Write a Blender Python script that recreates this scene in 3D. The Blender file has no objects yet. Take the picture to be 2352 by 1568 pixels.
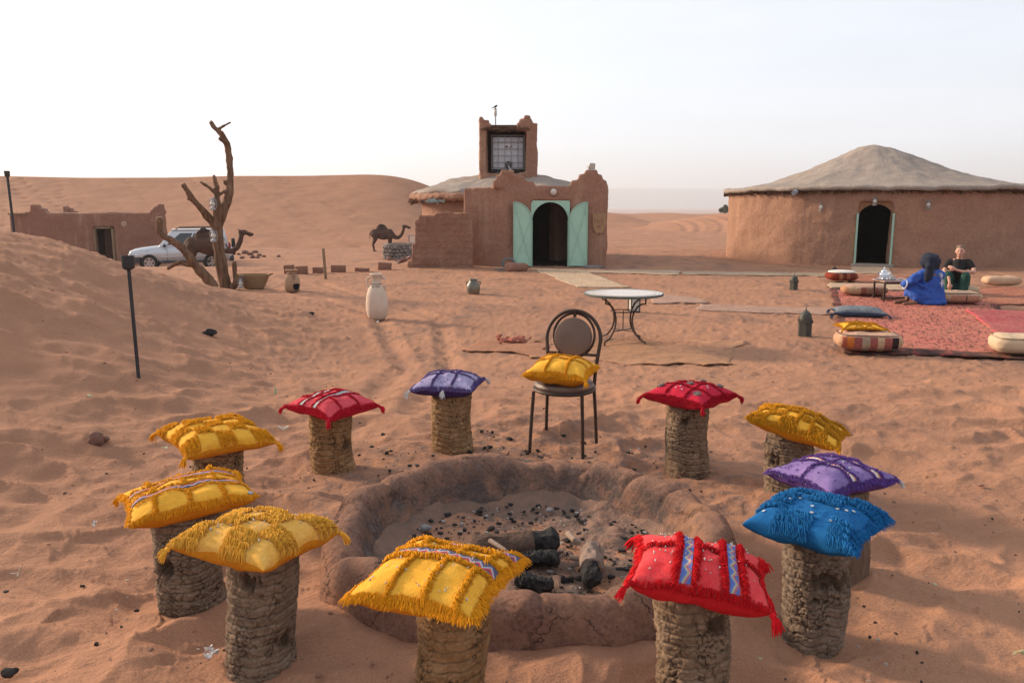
import bpy, bmesh, math, random
import numpy as np
from mathutils import Vector, Matrix, Euler

random.seed(7)
RNG = np.random.default_rng(7)
scene = bpy.context.scene
C = scene.collection
R = math.radians

# ------------------------------------------------------------------ camera
FPX, CX, CY, HZ = 1830.0, 1176.0, 783.5, 470.0      # measured on a 2352 px wide view of the photograph
PITCH = math.atan((CY - HZ) / FPX)
CAMH = 1.6
cam_d = bpy.data.cameras.new('camera')
cam_d.lens = 28.0; cam_d.sensor_width = 36.0; cam_d.clip_start = 0.05; cam_d.clip_end = 20000
cam = bpy.data.objects.new('camera', cam_d); C.objects.link(cam)
cam.location = (0, 0, CAMH); cam.rotation_euler = (R(90) - PITCH, 0, 0)
scene.camera = cam

# ------------------------------------------------------------------ world, sun, exposure
SUN_EL, SUN_AZ = R(21), R(151)       # azimuth measured from +X towards +Y (left and a little beyond)
world = bpy.data.worlds.new('World'); scene.world = world; world.use_nodes = True
wn = world.node_tree; wn.nodes.clear()
sky = wn.nodes.new('ShaderNodeTexSky'); sky.sky_type = 'NISHITA'; sky.sun_disc = False
sky.sun_elevation = SUN_EL; sky.sun_rotation = R(90) - SUN_AZ
sky.altitude = 700; sky.air_density = 1.0; sky.dust_density = 3.0; sky.ozone_density = 1.0
bg = wn.nodes.new('ShaderNodeBackground'); bg.inputs['Strength'].default_value = 0.10
wo = wn.nodes.new('ShaderNodeOutputWorld')
hsv = wn.nodes.new('ShaderNodeHueSaturation'); hsv.inputs['Saturation'].default_value = 0.42
# thin veil of high cloud
tc = wn.nodes.new('ShaderNodeTexCoord'); mp = wn.nodes.new('ShaderNodeMapping'); mp.inputs['Scale'].default_value = (1.2, 1.2, 6)
cn = wn.nodes.new('ShaderNodeTexNoise'); cn.inputs['Scale'].default_value = 1.6; cn.inputs['Detail'].default_value = 7; cn.inputs['Roughness'].default_value = .6
cr = wn.nodes.new('ShaderNodeMapRange'); cr.inputs['From Min'].default_value = .42; cr.inputs['From Max'].default_value = .75
cr.inputs['To Min'].default_value = 0.50; cr.inputs['To Max'].default_value = 0.72
veil = wn.nodes.new('ShaderNodeMix'); veil.data_type = 'RGBA'
veil.inputs[7].default_value = (5.75, 6.1, 6.75, 1)
wn.links.new(tc.outputs['Generated'], mp.inputs['Vector']); wn.links.new(mp.outputs[0], cn.inputs['Vector'])
wn.links.new(cn.outputs[0], cr.inputs['Value']); wn.links.new(cr.outputs[0], veil.inputs[0])
wn.links.new(sky.outputs[0], hsv.inputs['Color']); wn.links.new(hsv.outputs[0], veil.inputs[6])
wn.links.new(veil.outputs[2], bg.inputs['Color']); wn.links.new(bg.outputs[0], wo.inputs['Surface'])

sl = bpy.data.lights.new('sun', 'SUN'); sl.energy = 3.2; sl.angle = R(7); sl.color = (1.0, .78, .56)
sun = bpy.data.objects.new('sun', sl); C.objects.link(sun)
sd = Vector((math.cos(SUN_EL) * math.cos(SUN_AZ), math.cos(SUN_EL) * math.sin(SUN_AZ), math.sin(SUN_EL)))
sun.rotation_euler = sd.to_track_quat('Z', 'Y').to_euler()
vs = scene.view_settings
vs.view_transform = 'Standard'; vs.look = 'None'; vs.gamma = 1; vs.use_curve_mapping = False; vs.exposure = 0.98
scene.cycles.max_bounces = 6; scene.cycles.volume_bounces = 0

# ------------------------------------------------------------------ noise
def _h(ix, iy, iz, seed):
    n = (ix.astype(np.int64) * 374761393 + iy.astype(np.int64) * 668265263 + iz.astype(np.int64) * 2147483647 + seed * 1274126177)
    n = (n ^ (n >> 13)) * 1274126177
    n = n ^ (n >> 16)
    return (n & 0xFFFFFF).astype(np.float64) / 0xFFFFFF
def pn(x, y, seed=0):
    x = np.asarray(x, float); y = np.asarray(y, float)
    ix = np.floor(x); iy = np.floor(y); fx = x - ix; fy = y - iy
    ux = fx * fx * fx * (fx * (fx * 6 - 15) + 10); uy = fy * fy * fy * (fy * (fy * 6 - 15) + 10)
    z = np.zeros_like(ix)
    def g(a, b):
        t = _h(ix + a, iy + b, z, seed) * 2 * np.pi
        return np.cos(t) * (fx - a) + np.sin(t) * (fy - b)
    return (g(0, 0) * (1 - ux) + g(1, 0) * ux) * (1 - uy) + (g(0, 1) * (1 - ux) + g(1, 1) * ux) * uy
def vn3(x, y, z, seed=0):
    ix = np.floor(x); iy = np.floor(y); iz = np.floor(z)
    f = [t * t * (3 - 2 * t) for t in (x - ix, y - iy, z - iz)]
    r = 0
    for a in (0, 1):
        for b in (0, 1):
            for c in (0, 1):
                w = (f[0] if a else 1 - f[0]) * (f[1] if b else 1 - f[1]) * (f[2] if c else 1 - f[2])
                r = r + w * _h(ix + a, iy + b, iz + c, seed)
    return r * 2 - 1
def fbm3(x, y, z, seed=0, o=3):
    r = 0; a = 1
    for k in range(o):
        r = r + a * vn3(x, y, z, seed + k); x, y, z, a = x * 2.03, y * 2.03, z * 2.03, a * .5
    return r
def vor(x, y, seed=0, jit=.9, wrapx=0):
    x = np.asarray(x, float); y = np.asarray(y, float)
    ix = np.floor(x); iy = np.floor(y); z = np.zeros_like(ix)
    f1 = np.full(x.shape, 9.); f2 = np.full(x.shape, 9.); idd = np.zeros(x.shape)
    for a in (-1, 0, 1):
        for b in (-1, 0, 1):
            cx = ix + a; hx = np.mod(cx, wrapx) if wrapx else cx
            px = cx + .5 + (_h(hx, iy + b, z, seed) - .5) * jit; py = iy + b + .5 + (_h(hx, iy + b, z, seed + 31) - .5) * jit
            d = np.hypot(x - px, y - py); i = _h(hx, iy + b, z, seed + 77)
            n1 = d < f1
            f2 = np.where(n1, f1, np.minimum(f2, d)); idd = np.where(n1, i, idd); f1 = np.minimum(f1, d)
    return f1, f2, idd
def ss(a, b, x):
    t = np.clip((np.asarray(x, float) - a) / (b - a), 0, 1)
    return t * t * (3 - 2 * t)

# ------------------------------------------------------------------ terrain height
def G(x, y):
    x = np.asarray(x, float); y = np.asarray(y, float)
    L = 1 - ss(-6, -1, x)
    far = ss(23, 37, y) * L + ss(33, 70, y) * (1 - L)
    z = -0.24 * ss(6.0, 9.5, y) - 1.3 * far
    A = 1.74 * (.30 + .70 * ss(1.5, 8.0, y)) * (1 - ss(9.2, 17.2, y))          # dune rising on the left
    z = z + A * ss(1.7, 7.6, -x + .35 * pn(x * .35, y * .35, 5)) * (1 - .85 * ss(9, 16, -x))
    z = z - 17 * ss(240, 520, np.hypot(x, y))
    rp_ = np.hypot(x - .075, y - 3.42); z = z + .085 * np.exp(-((rp_ - .95) / .22) ** 2) * ss(-.1, -.7, (y - 3.42) / (rp_ + 1e-6)) * ss(.3, .6, rp_)
    near = 1 - ss(5.5, 9.5, y)
    lft = ss(1.8, 4.0, -x) * (1 - ss(12, 18, y))
    z = z + (.020 * near + .012 + .02 * lft) * pn(x * 1.1, y * 1.5, 2) * 1.4
    z = z + .05 * ss(26, 45, y) * pn(x * .12, y * .12, 3) * 1.6
    return z
def g1(x, y): return float(G(np.array([x]), np.array([y]))[0])
PIT = (.075, 3.42)
def ray(px, py):
    u = (px - CX) / FPX; v = (CY - py) / FPX
    return u, math.cos(PITCH) + v * math.sin(PITCH), -math.sin(PITCH) + v * math.cos(PITCH)
def at(px, py, Y):
    u, a, b = ray(px, py); t = Y / a
    return Vector((u * t, Y, CAMH + b * t))
_Y = np.geomspace(1.5, 140, 6000)
def gp(px, py):
    u, a, b = ray(px, py); t = _Y / a
    z = CAMH + b * t; d = z - G(u * t, _Y)
    k = int(np.argmax(d < 0)) if (d < 0).any() else len(_Y) - 1
    Y = _Y[k]
    return Vector((u * Y / a, Y, g1(u * Y / a, Y)))
def s2l(r, g, b):
    f = lambda c: (c / 255 / 12.92) if c / 255 <= .04045 else ((c / 255 + .055) / 1.055) ** 2.4
    return (f(r), f(g), f(b))

# ------------------------------------------------------------------ materials
MATS = {}
def nt(name):
    m = bpy.data.materials.new(name); m.use_nodes = True
    n = m.node_tree; b = n.nodes['Principled BSDF']
    return m, n, b
def ramp(n, stops, interp='LINEAR'):
    r = n.nodes.new('ShaderNodeValToRGB'); e = r.color_ramp; e.interpolation = interp
    while len(e.elements) < len(stops): e.elements.new(.5)
    for el, (p, c) in zip(e.elements, stops): el.position = p; el.color = (*c, 1)
    return r
def M(name, c1, c2=None, scale=6, rough=.85, bump=0, bscale=60, metal=0, spec=.3, coat=0, stretch=None, detail=6):
    if name in MATS: return MATS[name]
    m, n, b = nt(name); L = n.links
    c2 = c2 or tuple(k * .75 for k in c1)
    t = n.nodes.new('ShaderNodeTexCoord'); src = t.outputs['Object']
    if stretch:
        mpn = n.nodes.new('ShaderNodeMapping'); mpn.inputs['Scale'].default_value = stretch; L.new(src, mpn.inputs[0]); src = mpn.outputs[0]
    nz = n.nodes.new('ShaderNodeTexNoise'); nz.inputs['Scale'].default_value = scale; nz.inputs['Detail'].default_value = detail; nz.inputs['Roughness'].default_value = .65
    L.new(src, nz.inputs['Vector'])
    r = ramp(n, [(.30, c1), (.70, c2)]); L.new(nz.outputs[0], r.inputs[0]); L.new(r.outputs[0], b.inputs['Base Color'])
    b.inputs['Roughness'].default_value = rough; b.inputs['Metallic'].default_value = metal; b.inputs['Specular IOR Level'].default_value = spec
    if coat: b.inputs['Coat Weight'].default_value = coat
    if bump:
        z2 = n.nodes.new('ShaderNodeTexNoise'); z2.inputs['Scale'].default_value = bscale; z2.inputs['Detail'].default_value = 8; L.new(src, z2.inputs['Vector'])
        bp = n.nodes.new('ShaderNodeBump'); bp.inputs['Strength'].default_value = 1; bp.inputs['Distance'].default_value = bump
        L.new(z2.outputs[0], bp.inputs['Height']); L.new(bp.outputs[0], b.inputs['Normal'])
    MATS[name] = m
    return m

def sand_mat():
    m, n, b = nt('sand'); L = n.links
    geo = n.nodes.new('ShaderNodeNewGeometry')
    def noise(sc, det=6, ro=.6, st=None):
        z = n.nodes.new('ShaderNodeTexNoise'); z.inputs['Scale'].default_value = sc; z.inputs['Detail'].default_value = det; z.inputs['Roughness'].default_value = ro
        if st:
            mm = n.nodes.new('ShaderNodeMapping'); mm.inputs['Scale'].default_value = st; L.new(geo.outputs['Position'], mm.inputs[0]); L.new(mm.outputs[0], z.inputs['Vector'])
        else: L.new(geo.outputs['Position'], z.inputs['Vector'])
        return z
    a = noise(.55, 5); r1 = ramp(n, [(.35, (.385, .196, .117)), (.68, (.305, .156, .096))]); L.new(a.outputs[0], r1.inputs[0])
    # greyer trodden gravel patches with a shape of their own
    g = noise(1.7, 9, .75, (1, .55, 1)); r2 = ramp(n, [(.50, (0, 0, 0)), (.66, (1, 1, 1))]); L.new(g.outputs[0], r2.inputs[0])
    mx = n.nodes.new('ShaderNodeMix'); mx.data_type = 'RGBA'; mx.inputs[7].default_value = (.190, .115, .084, 1)
    att = n.nodes.new('ShaderNodeAttribute'); att.attribute_name = 'trod'
    mu = n.nodes.new('ShaderNodeMath'); mu.operation = 'MULTIPLY'; L.new(r2.outputs[0], mu.inputs[0]); L.new(att.outputs['Fac'], mu.inputs[1])
    L.new(mu.outputs[0], mx.inputs[0]); L.new(r1.outputs[0], mx.inputs[6])
    # grain speckle
    sp = noise(190, 3, .7); r3 = ramp(n, [(.36, (.72, .70, .70)), (.5, (1, 1, 1)), (.66, (1.18, 1.18, 1.15))]); L.new(sp.outputs[0], r3.inputs[0])
    ml = n.nodes.new('ShaderNodeMix'); ml.data_type = 'RGBA'; ml.blend_type = 'MULTIPLY'; ml.inputs[0].default_value = .8
    L.new(mx.outputs[2], ml.inputs[6]); L.new(r3.outputs[0], ml.inputs[7])
    # grey ash dust spilled round the fire pit
    at2 = n.nodes.new('ShaderNodeAttribute'); at2.attribute_name = 'ash'
    an = noise(9, 8, .75); r4 = ramp(n, [(.45, (0, 0, 0)), (.62, (1, 1, 1))]); L.new(an.outputs[0], r4.inputs[0])
    m2 = n.nodes.new('ShaderNodeMath'); m2.operation = 'MULTIPLY'; L.new(r4.outputs[0], m2.inputs[0]); L.new(at2.outputs['Fac'], m2.inputs[1])
    mz = n.nodes.new('ShaderNodeMix'); mz.data_type = 'RGBA'; mz.inputs[7].default_value = (.15, .105, .09, 1)
    L.new(m2.outputs[0], mz.inputs[0]); L.new(ml.outputs[2], mz.inputs[6]); L.new(mz.outputs[2], b.inputs['Base Color'])
    b.inputs['Roughness'].default_value = .95; b.inputs['Specular IOR Level'].default_value = .1
    f1 = noise(26, 8, .62, (1, 1.4, 1)); f2 = noise(240, 2)
    b1 = n.nodes.new('ShaderNodeBump'); b1.inputs['Strength'].default_value = 1; b1.inputs['Distance'].default_value = .014; L.new(f1.outputs[0], b1.inputs['Height'])
    b2 = n.nodes.new('ShaderNodeBump'); b2.inputs['Strength'].default_value = .7; b2.inputs['Distance'].default_value = .0018; L.new(f2.outputs[0], b2.inputs['Height'])
    L.new(b1.outputs[0], b2.inputs['Normal']); L.new(b2.outputs[0], b.inputs['Normal'])
    return m
SAND = sand_mat()

def mud_mat(name, c1, c2, bump=.02, pale=(.5, .34, .22), brick=0):
    m, n, b = nt(name); L = n.links
    geo = n.nodes.new('ShaderNodeNewGeometry')
    def noise(sc, det, ro, st=(1, 1, 1)):
        z = n.nodes.new('ShaderNodeTexNoise'); z.inputs['Scale'].default_value = sc; z.inputs['Detail'].default_value = det; z.inputs['Roughness'].default_value = ro
        mm = n.nodes.new('ShaderNodeMapping'); mm.inputs['Scale'].default_value = st; L.new(geo.outputs['Position'], mm.inputs[0]); L.new(mm.outputs[0], z.inputs['Vector'])
        return z
    a = noise(1.3, 8, .7); r1 = ramp(n, [(.3, c1), (.7, c2)]); L.new(a.outputs[0], r1.inputs[0])
    s = noise(14, 8, .75); r2 = ramp(n, [(.35, (.8, .78, .76)), (.55, (1, 1, 1)), (.75, (1.25, 1.22, 1.15))]); L.new(s.outputs[0], r2.inputs[0])
    ml = n.nodes.new('ShaderNodeMix'); ml.data_type = 'RGBA'; ml.blend_type = 'MULTIPLY'; ml.inputs[0].default_value = 1
    L.new(r1.outputs[0], ml.inputs[6]); L.new(r2.outputs[0], ml.inputs[7])
    dr = noise(3.2, 6, .6, (1, 1, .12)); r3 = ramp(n, [(.55, (0, 0, 0)), (.8, (.55, .55, .55))]); L.new(dr.outputs[0], r3.inputs[0])
    mx = n.nodes.new('ShaderNodeMix'); mx.data_type = 'RGBA'; mx.inputs[7].default_value = (*pale, 1)
    L.new(r3.outputs[0], mx.inputs[0]); L.new(ml.outputs[2], mx.inputs[6]); L.new(mx.outputs[2], b.inputs['Base Color'])
    b.inputs['Roughness'].default_value = .95; b.inputs['Specular IOR Level'].default_value = .1
    f = noise(11, 9, .72)
    b1 = n.nodes.new('ShaderNodeBump'); b1.inputs['Strength'].default_value = 1; b1.inputs['Distance'].default_value = bump; L.new(f.outputs[0], b1.inputs['Height'])
    last = b1
    if brick:
        mm = n.nodes.new('ShaderNodeMapping'); mm.inputs['Rotation'].default_value = (R(90), 0, 0); L.new(geo.outputs['Position'], mm.inputs[0])
        bt = n.nodes.new('ShaderNodeTexBrick'); bt.inputs['Scale'].default_value = 1; bt.inputs['Brick Width'].default_value = .42; bt.inputs['Row Height'].default_value = .17
        bt.inputs['Mortar Size'].default_value = .012; bt.inputs['Mortar Smooth'].default_value = .6; bt.inputs['Color1'].default_value = (1, 1, 1, 1); bt.inputs['Color2'].default_value = (.8, .8, .8, 1); bt.inputs['Mortar'].default_value = (0, 0, 0, 1)
        L.new(mm.outputs[0], bt.inputs['Vector'])
        b3 = n.nodes.new('ShaderNodeBump'); b3.inputs['Strength'].default_value = .7; b3.inputs['Distance'].default_value = brick
        L.new(bt.outputs['Color'], b3.inputs['Height']); L.new(b1.outputs[0], b3.inputs['Normal']); last = b3
    L.new(last.outputs[0], b.inputs['Normal'])
    return m
MUD = mud_mat('red_mud_plaster', (.345, .186, .126), (.288, .152, .104), .03)
MUDW = mud_mat('mud_brick_wall', (.300, .158, .106), (.245, .126, .086), .03, brick=.02)
MUDH = mud_mat('straw_mud_plaster', (.355, .202, .138), (.305, .168, .115), .035, pale=(.42, .26, .16))
MUDL = mud_mat('pink_mud_plaster', (.285, .148, .104), (.245, .124, .088), .03)
ROOF = mud_mat('grey_roof_render', (.35, .29, .245), (.275, .225, .19), .03, pale=(.40, .365, .33))

def zig_mat(name, c_hi, c_a, c_b, c_edge, N):
    m, n, b = nt(name); L = n.links
    uv = n.nodes.new('ShaderNodeUVMap'); sx = n.nodes.new('ShaderNodeSeparateXYZ'); L.new(uv.outputs[0], sx.inputs[0])
    def mth(op, a, bb=None):
        q = n.nodes.new('ShaderNodeMath'); q.operation = op
        for i, k in enumerate((a, bb)):
            if k is None: continue
            if isinstance(k, (int, float)): q.inputs[i].default_value = k
            else: L.new(k, q.inputs[i])
        return q.outputs[0]
    t = mth('PINGPONG', mth('MULTIPLY', sx.outputs[0], N), .5)          # 0..0.5
    d = mth('ADD', mth('SUBTRACT', sx.outputs[1], t), .25)              # zigzag height field
    r = ramp(n, [(0, c_edge), (.14, c_a), (.40, c_hi), (.47, c_edge), (.52, c_hi), (.60, c_b), (.86, c_edge)], 'CONSTANT')
    L.new(d, r.inputs[0]); L.new(r.outputs[0], b.inputs['Base Color']); b.inputs['Roughness'].default_value = .9
    return m

# ------------------------------------------------------------------ mesh helpers
def mesh_np(name, V, F):
    me = bpy.data.meshes.new(name); V = np.asarray(V, np.float32); F = np.asarray(F, np.int32)
    k = F.shape[1]
    me.vertices.add(len(V)); me.vertices.foreach_set('co', V.ravel())
    me.loops.add(F.size); me.loops.foreach_set('vertex_index', F.ravel())
    me.polygons.add(len(F)); me.polygons.foreach_set('loop_start', np.arange(0, F.size, k, dtype=np.int32))
    me.update(calc_edges=True); me.validate()
    return me
def gridF(nu, nv, wrapu=False):
    a = np.arange(nu if wrapu else nu - 1)[:, None]; b = np.arange(nv - 1)[None, :]
    a2 = (a + 1) % nu
    return np.stack([a * nv + b, a2 * nv + b, a2 * nv + b + 1, a * nv + b + 1], -1).reshape(-1, 4)
def tag(o, label=None, cat=None, group=None, kind=None):
    if label: o['label'] = label
    if cat: o['category'] = cat
    if group: o['group'] = group
    if kind: o['kind'] = kind
    return o
def link(name, me, mat, parent=None, smooth=True, sharp=None):
    o = bpy.data.objects.new(name, me); C.objects.link(o)
    if mat is not None and len(me.materials) == 0: me.materials.append(mat)
    if smooth:
        me.polygons.foreach_set('use_smooth', np.ones(len(me.polygons), bool))
        if sharp: me.set_sharp_from_angle(angle=R(sharp))
    if parent: o.parent = parent
    return o
def thing(name, label, cat, loc=(0, 0, 0), rz=0, group=None, kind=None):
    o = bpy.data.objects.new(name, None); C.objects.link(o); o.empty_display_size = .1
    o.location = loc; o.rotation_euler = (0, 0, rz)
    return tag(o, label, cat, group, kind)
class MB:
    def __init__(s): s.v = []; s.f = []
    def add(s, vs_, fs):
        k = len(s.v); s.v += [tuple(p) for p in vs_]; s.f += [tuple(i + k for i in q) for q in fs]; return s
    def box(s, c, d, rot=None):
        c = Vector(c); M3 = (rot if isinstance(rot, Matrix) else Euler(rot).to_matrix()) if rot is not None else Matrix.Identity(3)
        P = [c + M3 @ Vector((x * d[0] / 2, y * d[1] / 2, z * d[2] / 2)) for x, y, z in ((-1,-1,-1),(1,-1,-1),(1,1,-1),(-1,1,-1),(-1,-1,1),(1,-1,1),(1,1,1),(-1,1,1))]
        return s.add(P, [(0,3,2,1),(4,5,6,7),(0,1,5,4),(1,2,6,5),(2,3,7,6),(3,0,4,7)])
    def bar(s, a, b, w, h=None):
        a = Vector(a); b = Vector(b); d = b - a
        q = d.to_track_quat('X', 'Z').to_matrix()
        return s.box((a + b) / 2, (d.length, w, h or w), q)
    def tube(s, pts, r, n=8, closed=False):
        pts = [Vector(p) for p in pts]; m = len(pts); rs = r if hasattr(r, '__len__') else [r] * m
        up = None; vsx = []
        for i, p in enumerate(pts):
            if closed: t = pts[(i + 1) % m] - pts[i - 1]
            else: t = pts[min(i + 1, m - 1)] - pts[max(i - 1, 0)]
            t.normalize()
            if up is None:
                up = Vector((0, 0, 1)) if abs(t.z) < .9 else Vector((1, 0, 0))
            a = t.cross(up); a.normalize(); up = a.cross(t); up.normalize()
            for k in range(n):
                w = 2 * math.pi * k / n
                vsx.append(p + (a * math.cos(w) + up * math.sin(w)) * rs[i])
        fs = []
        for i in range(m if closed else m - 1):
            j = (i + 1) % m
            for k in range(n):
                fs.append((i*n+k, i*n+(k+1) % n, j*n+(k+1) % n, j*n+k))
        if not closed:
            fs.append(tuple(range(n))[::-1]); fs.append(tuple((m-1)*n+k for k in range(n)))
        return s.add(vsx, fs)
    def ell(s, c, r, nu=14, nv=9, rot=None):
        c = Vector(c); M3 = Euler(rot).to_matrix() if rot is not None else Matrix.Identity(3)
        if not hasattr(r, '__len__'): r = (r, r, r)
        P = [c + M3 @ Vector((0, 0, r[2]))]
        for j in range(1, nv):
            t = math.pi * j / nv
            for i in range(nu):
                w = 2 * math.pi * i / nu
                P.append(c + M3 @ Vector((r[0]*math.sin(t)*math.cos(w), r[1]*math.sin(t)*math.sin(w), r[2]*math.cos(t))))
        P.append(c + M3 @ Vector((0, 0, -r[2])))
        F = [(0, 1 + i, 1 + (i+1) % nu) for i in range(nu)]
        for j in range(nv - 2):
            for i in range(nu):
                a = 1 + j*nu + i; b = 1 + j*nu + (i+1) % nu
                F.append((a, a + nu, b + nu, b))
        l = len(P) - 1
        F += [(l, 1 + (nv-2)*nu + (i+1) % nu, 1 + (nv-2)*nu + i) for i in range(nu)]
        return s.add(P, F)
    def chain(s, pts):                                   # [(x,y,z,r)...] closed tapered limb with round ends
        P = []; Rr = []
        p0 = Vector(pts[0][:3]); r0 = pts[0][3]; d0 = (Vector(pts[1][:3]) - p0).normalized()
        for k in (1., .7, .35): P.append(p0 - d0 * r0 * k); Rr.append(r0 * math.sqrt(max(0.02, 1 - k*k)))
        for q in pts: P.append(Vector(q[:3])); Rr.append(q[3])
        p1 = Vector(pts[-1][:3]); r1 = pts[-1][3]; d1 = (p1 - Vector(pts[-2][:3])).normalized()
        for k in (.35, .7, 1.): P.append(p1 + d1 * r1 * k); Rr.append(r1 * math.sqrt(max(0.02, 1 - k*k)))
        return s.tube(P, Rr, 12)
    def lathe(s, prof, n=24, c=(0, 0, 0), a0=0, a1=None, capb=True, capt=True):
        c = Vector(c); full = a1 is None; m = n if full else n + 1; P = []
        for r, z in prof:
            for i in range(m):
                w = a0 + (2*math.pi if full else a1 - a0) * i / n
                P.append(c + Vector((r*math.cos(w), r*math.sin(w), z)))
        F = []
        for j in range(len(prof) - 1):
            for i in range(n):
                k = (i + 1) % m
                F.append((j*m+i, j*m+k, (j+1)*m+k, (j+1)*m+i))
        if full and capb: F.append(tuple(range(m))[::-1])
        if full and capt: F.append(tuple((len(prof)-1)*m + i for i in range(m)))
        return s.add(P, F)
    def prism(s, poly, d0, d1, axis='y'):                # poly in (x,z), extruded along y
        n = len(poly)
        P = [(x, d0, z) for x, z in poly] + [(x, d1, z) for x, z in poly]
        F = [tuple(range(n)), tuple(range(2*n-1, n-1, -1))] + [(i, i+n, (i+1) % n + n, (i+1) % n) for i in range(n)]
        return s.add(P, F)
    def mesh(s, name='m', off=None):
        me = bpy.data.meshes.new(name)
        vv = s.v if off is None else [(p[0]-off[0], p[1]-off[1], p[2]-off[2]) for p in s.v]
        me.from_pydata(vv, [], s.f); me.update()
        return me
    def build(s, name, mat, parent=None, smooth=True, sharp=40, bevel=0, off=None, xf=None):
        me = s.mesh(name, off)
        if xf is not None: me.transform(xf)
        bm = bmesh.new(); bm.from_mesh(me)
        bmesh.ops.recalc_face_normals(bm, faces=bm.faces)
        if bevel:
            es = [e for e in bm.edges if len(e.link_faces) == 2 and e.calc_face_angle(0) > R(30)]
            bmesh.ops.bevel(bm, geom=es, offset=bevel, segments=2, profile=.6, affect='EDGES', clamp_overlap=True)
        bm.to_mesh(me); bm.free()
        return link(name, me, mat, parent, smooth, sharp)
def remesh(mb, voxel, it=3, fac=.5):
    me = mb.mesh('tmp'); o = bpy.data.objects.new('tmp', me); C.objects.link(o)
    bm = bmesh.new(); bm.from_mesh(me); bmesh.ops.recalc_face_normals(bm, faces=bm.faces); bm.to_mesh(me); bm.free()
    q = o.modifiers.new('r', 'REMESH'); q.mode = 'VOXEL'; q.voxel_size = voxel
    if it:
        w = o.modifiers.new('s', 'SMOOTH'); w.iterations = it; w.factor = fac
    dg = bpy.context.evaluated_depsgraph_get(); dg.update()
    out = bpy.data.meshes.new_from_object(o.evaluated_get(dg))
    bpy.data.objects.remove(o); bpy.data.meshes.remove(me)
    return out
def vco(me):
    a = np.empty(len(me.vertices) * 3, np.float32); me.vertices.foreach_get('co', a); return a.reshape(-1, 3).astype(float)
def vno(me):
    a = np.empty(len(me.vertices) * 3, np.float32); me.vertex_normals.foreach_get('vector', a); return a.reshape(-1, 3).astype(float)
def setco(me, V): me.vertices.foreach_set('co', V.astype(np.float32).ravel()); me.update()
def blob(mb, name, mat, parent=None, voxel=.02, it=4, disp=0, dscale=3, off=None, oct=3, seed=0):
    me = remesh(mb, voxel, it); me.name = name
    V = vco(me)
    if disp:
        N = vno(me); V2 = V * dscale
        V = V + N * (disp * fbm3(V2[:, 0], V2[:, 1], V2[:, 2], seed, oct))[:, None]
    if off is not None: V = V - np.array(off)[None, :]
    setco(me, V)
    me.materials.clear()
    return link(name, me, mat, parent, True)
def copy_tree(o, parent=None):
    c = o.copy(); C.objects.link(c); c.parent = parent
    for ch in list(o.children): copy_tree(ch, c)
    return c
# ================================================================== ground sheet
def detail(x, y):
    near = 1 - ss(5.5, 9.5, y); lft = ss(1.4, 3.2, -x) * (1 - ss(11, 17, y))
    yard = ss(6, 9, y) * (1 - ss(24, 40, y))
    wx = x + .22 * pn(x * 2.1, y * 2.1, 11) + .07 * pn(x * 7, y * 7, 12); wy = y + .22 * pn(x * 2.1 + 40, y * 2.1, 13) + .07 * pn(x * 7, y * 7, 14)
    f1, f2, idd = vor(wx * 2.0 + .7 * wy, wy * 3.7 - .4 * wx, 3)          # soft trodden hollows with sharp lips
    dep = .35 + .65 * pn(x * .8, y * .8, 20) * 1.5 + .35
    h = (np.clip(f1, 0, .9) ** 2) * np.clip(dep, .15, 1.2)
    wild = np.clip(near + .95 * lft, 0, 1) * (1 - .28 * lft)
    z = (.125 * wild) * (h - .22)
    f5, f6, i5 = vor(wx * 4.6 + 7 + .8 * wy, wy * 7.5, 17)
    z = z + .030 * wild * (1 - .85 * lft) * ((np.clip(f5, 0, .9) ** 2) - .25) * (i5 > .45) * i5
    f3, f4, i3 = vor(wx * 6.5 + 3, wy * 11, 9)
    z = z + (.012 * near + .034 * yard) * ((np.clip(f3, 0, .9) ** 2) - .25) * (i3 * 1.4 + .2)
    z = z + .010 * pn(x * 5, y * 5, 22) * (near + .6) * 1.4 + .0035 * pn(x * 13, y * 17, 23)
    rip = np.sin((y * 1.0 - x * .35 + .25 * pn(x * 1.5, y * 1.5, 31)) * 26)        # wind ripples on the dune
    z = z + .0050 * rip * lft * ss(-.1, .5, pn(x * .5, y * .5, 33))
    far = ss(24, 34, y); z = z + far * .05 * pn(x * .5, y * .35, 41)
    rp = np.hypot(x - PIT[0], y - PIT[1]); z = z * (.25 + .75 * ss(.72, 1.05, rp))
    return z
TRACKS = [[(-1.2, 6.4), (-1.25, 9), (-2.2, 13), (-6, 19)], [(-.75, 6.2), (-.7, 9), (-1.2, 13), (-4.6, 19)]]
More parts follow.
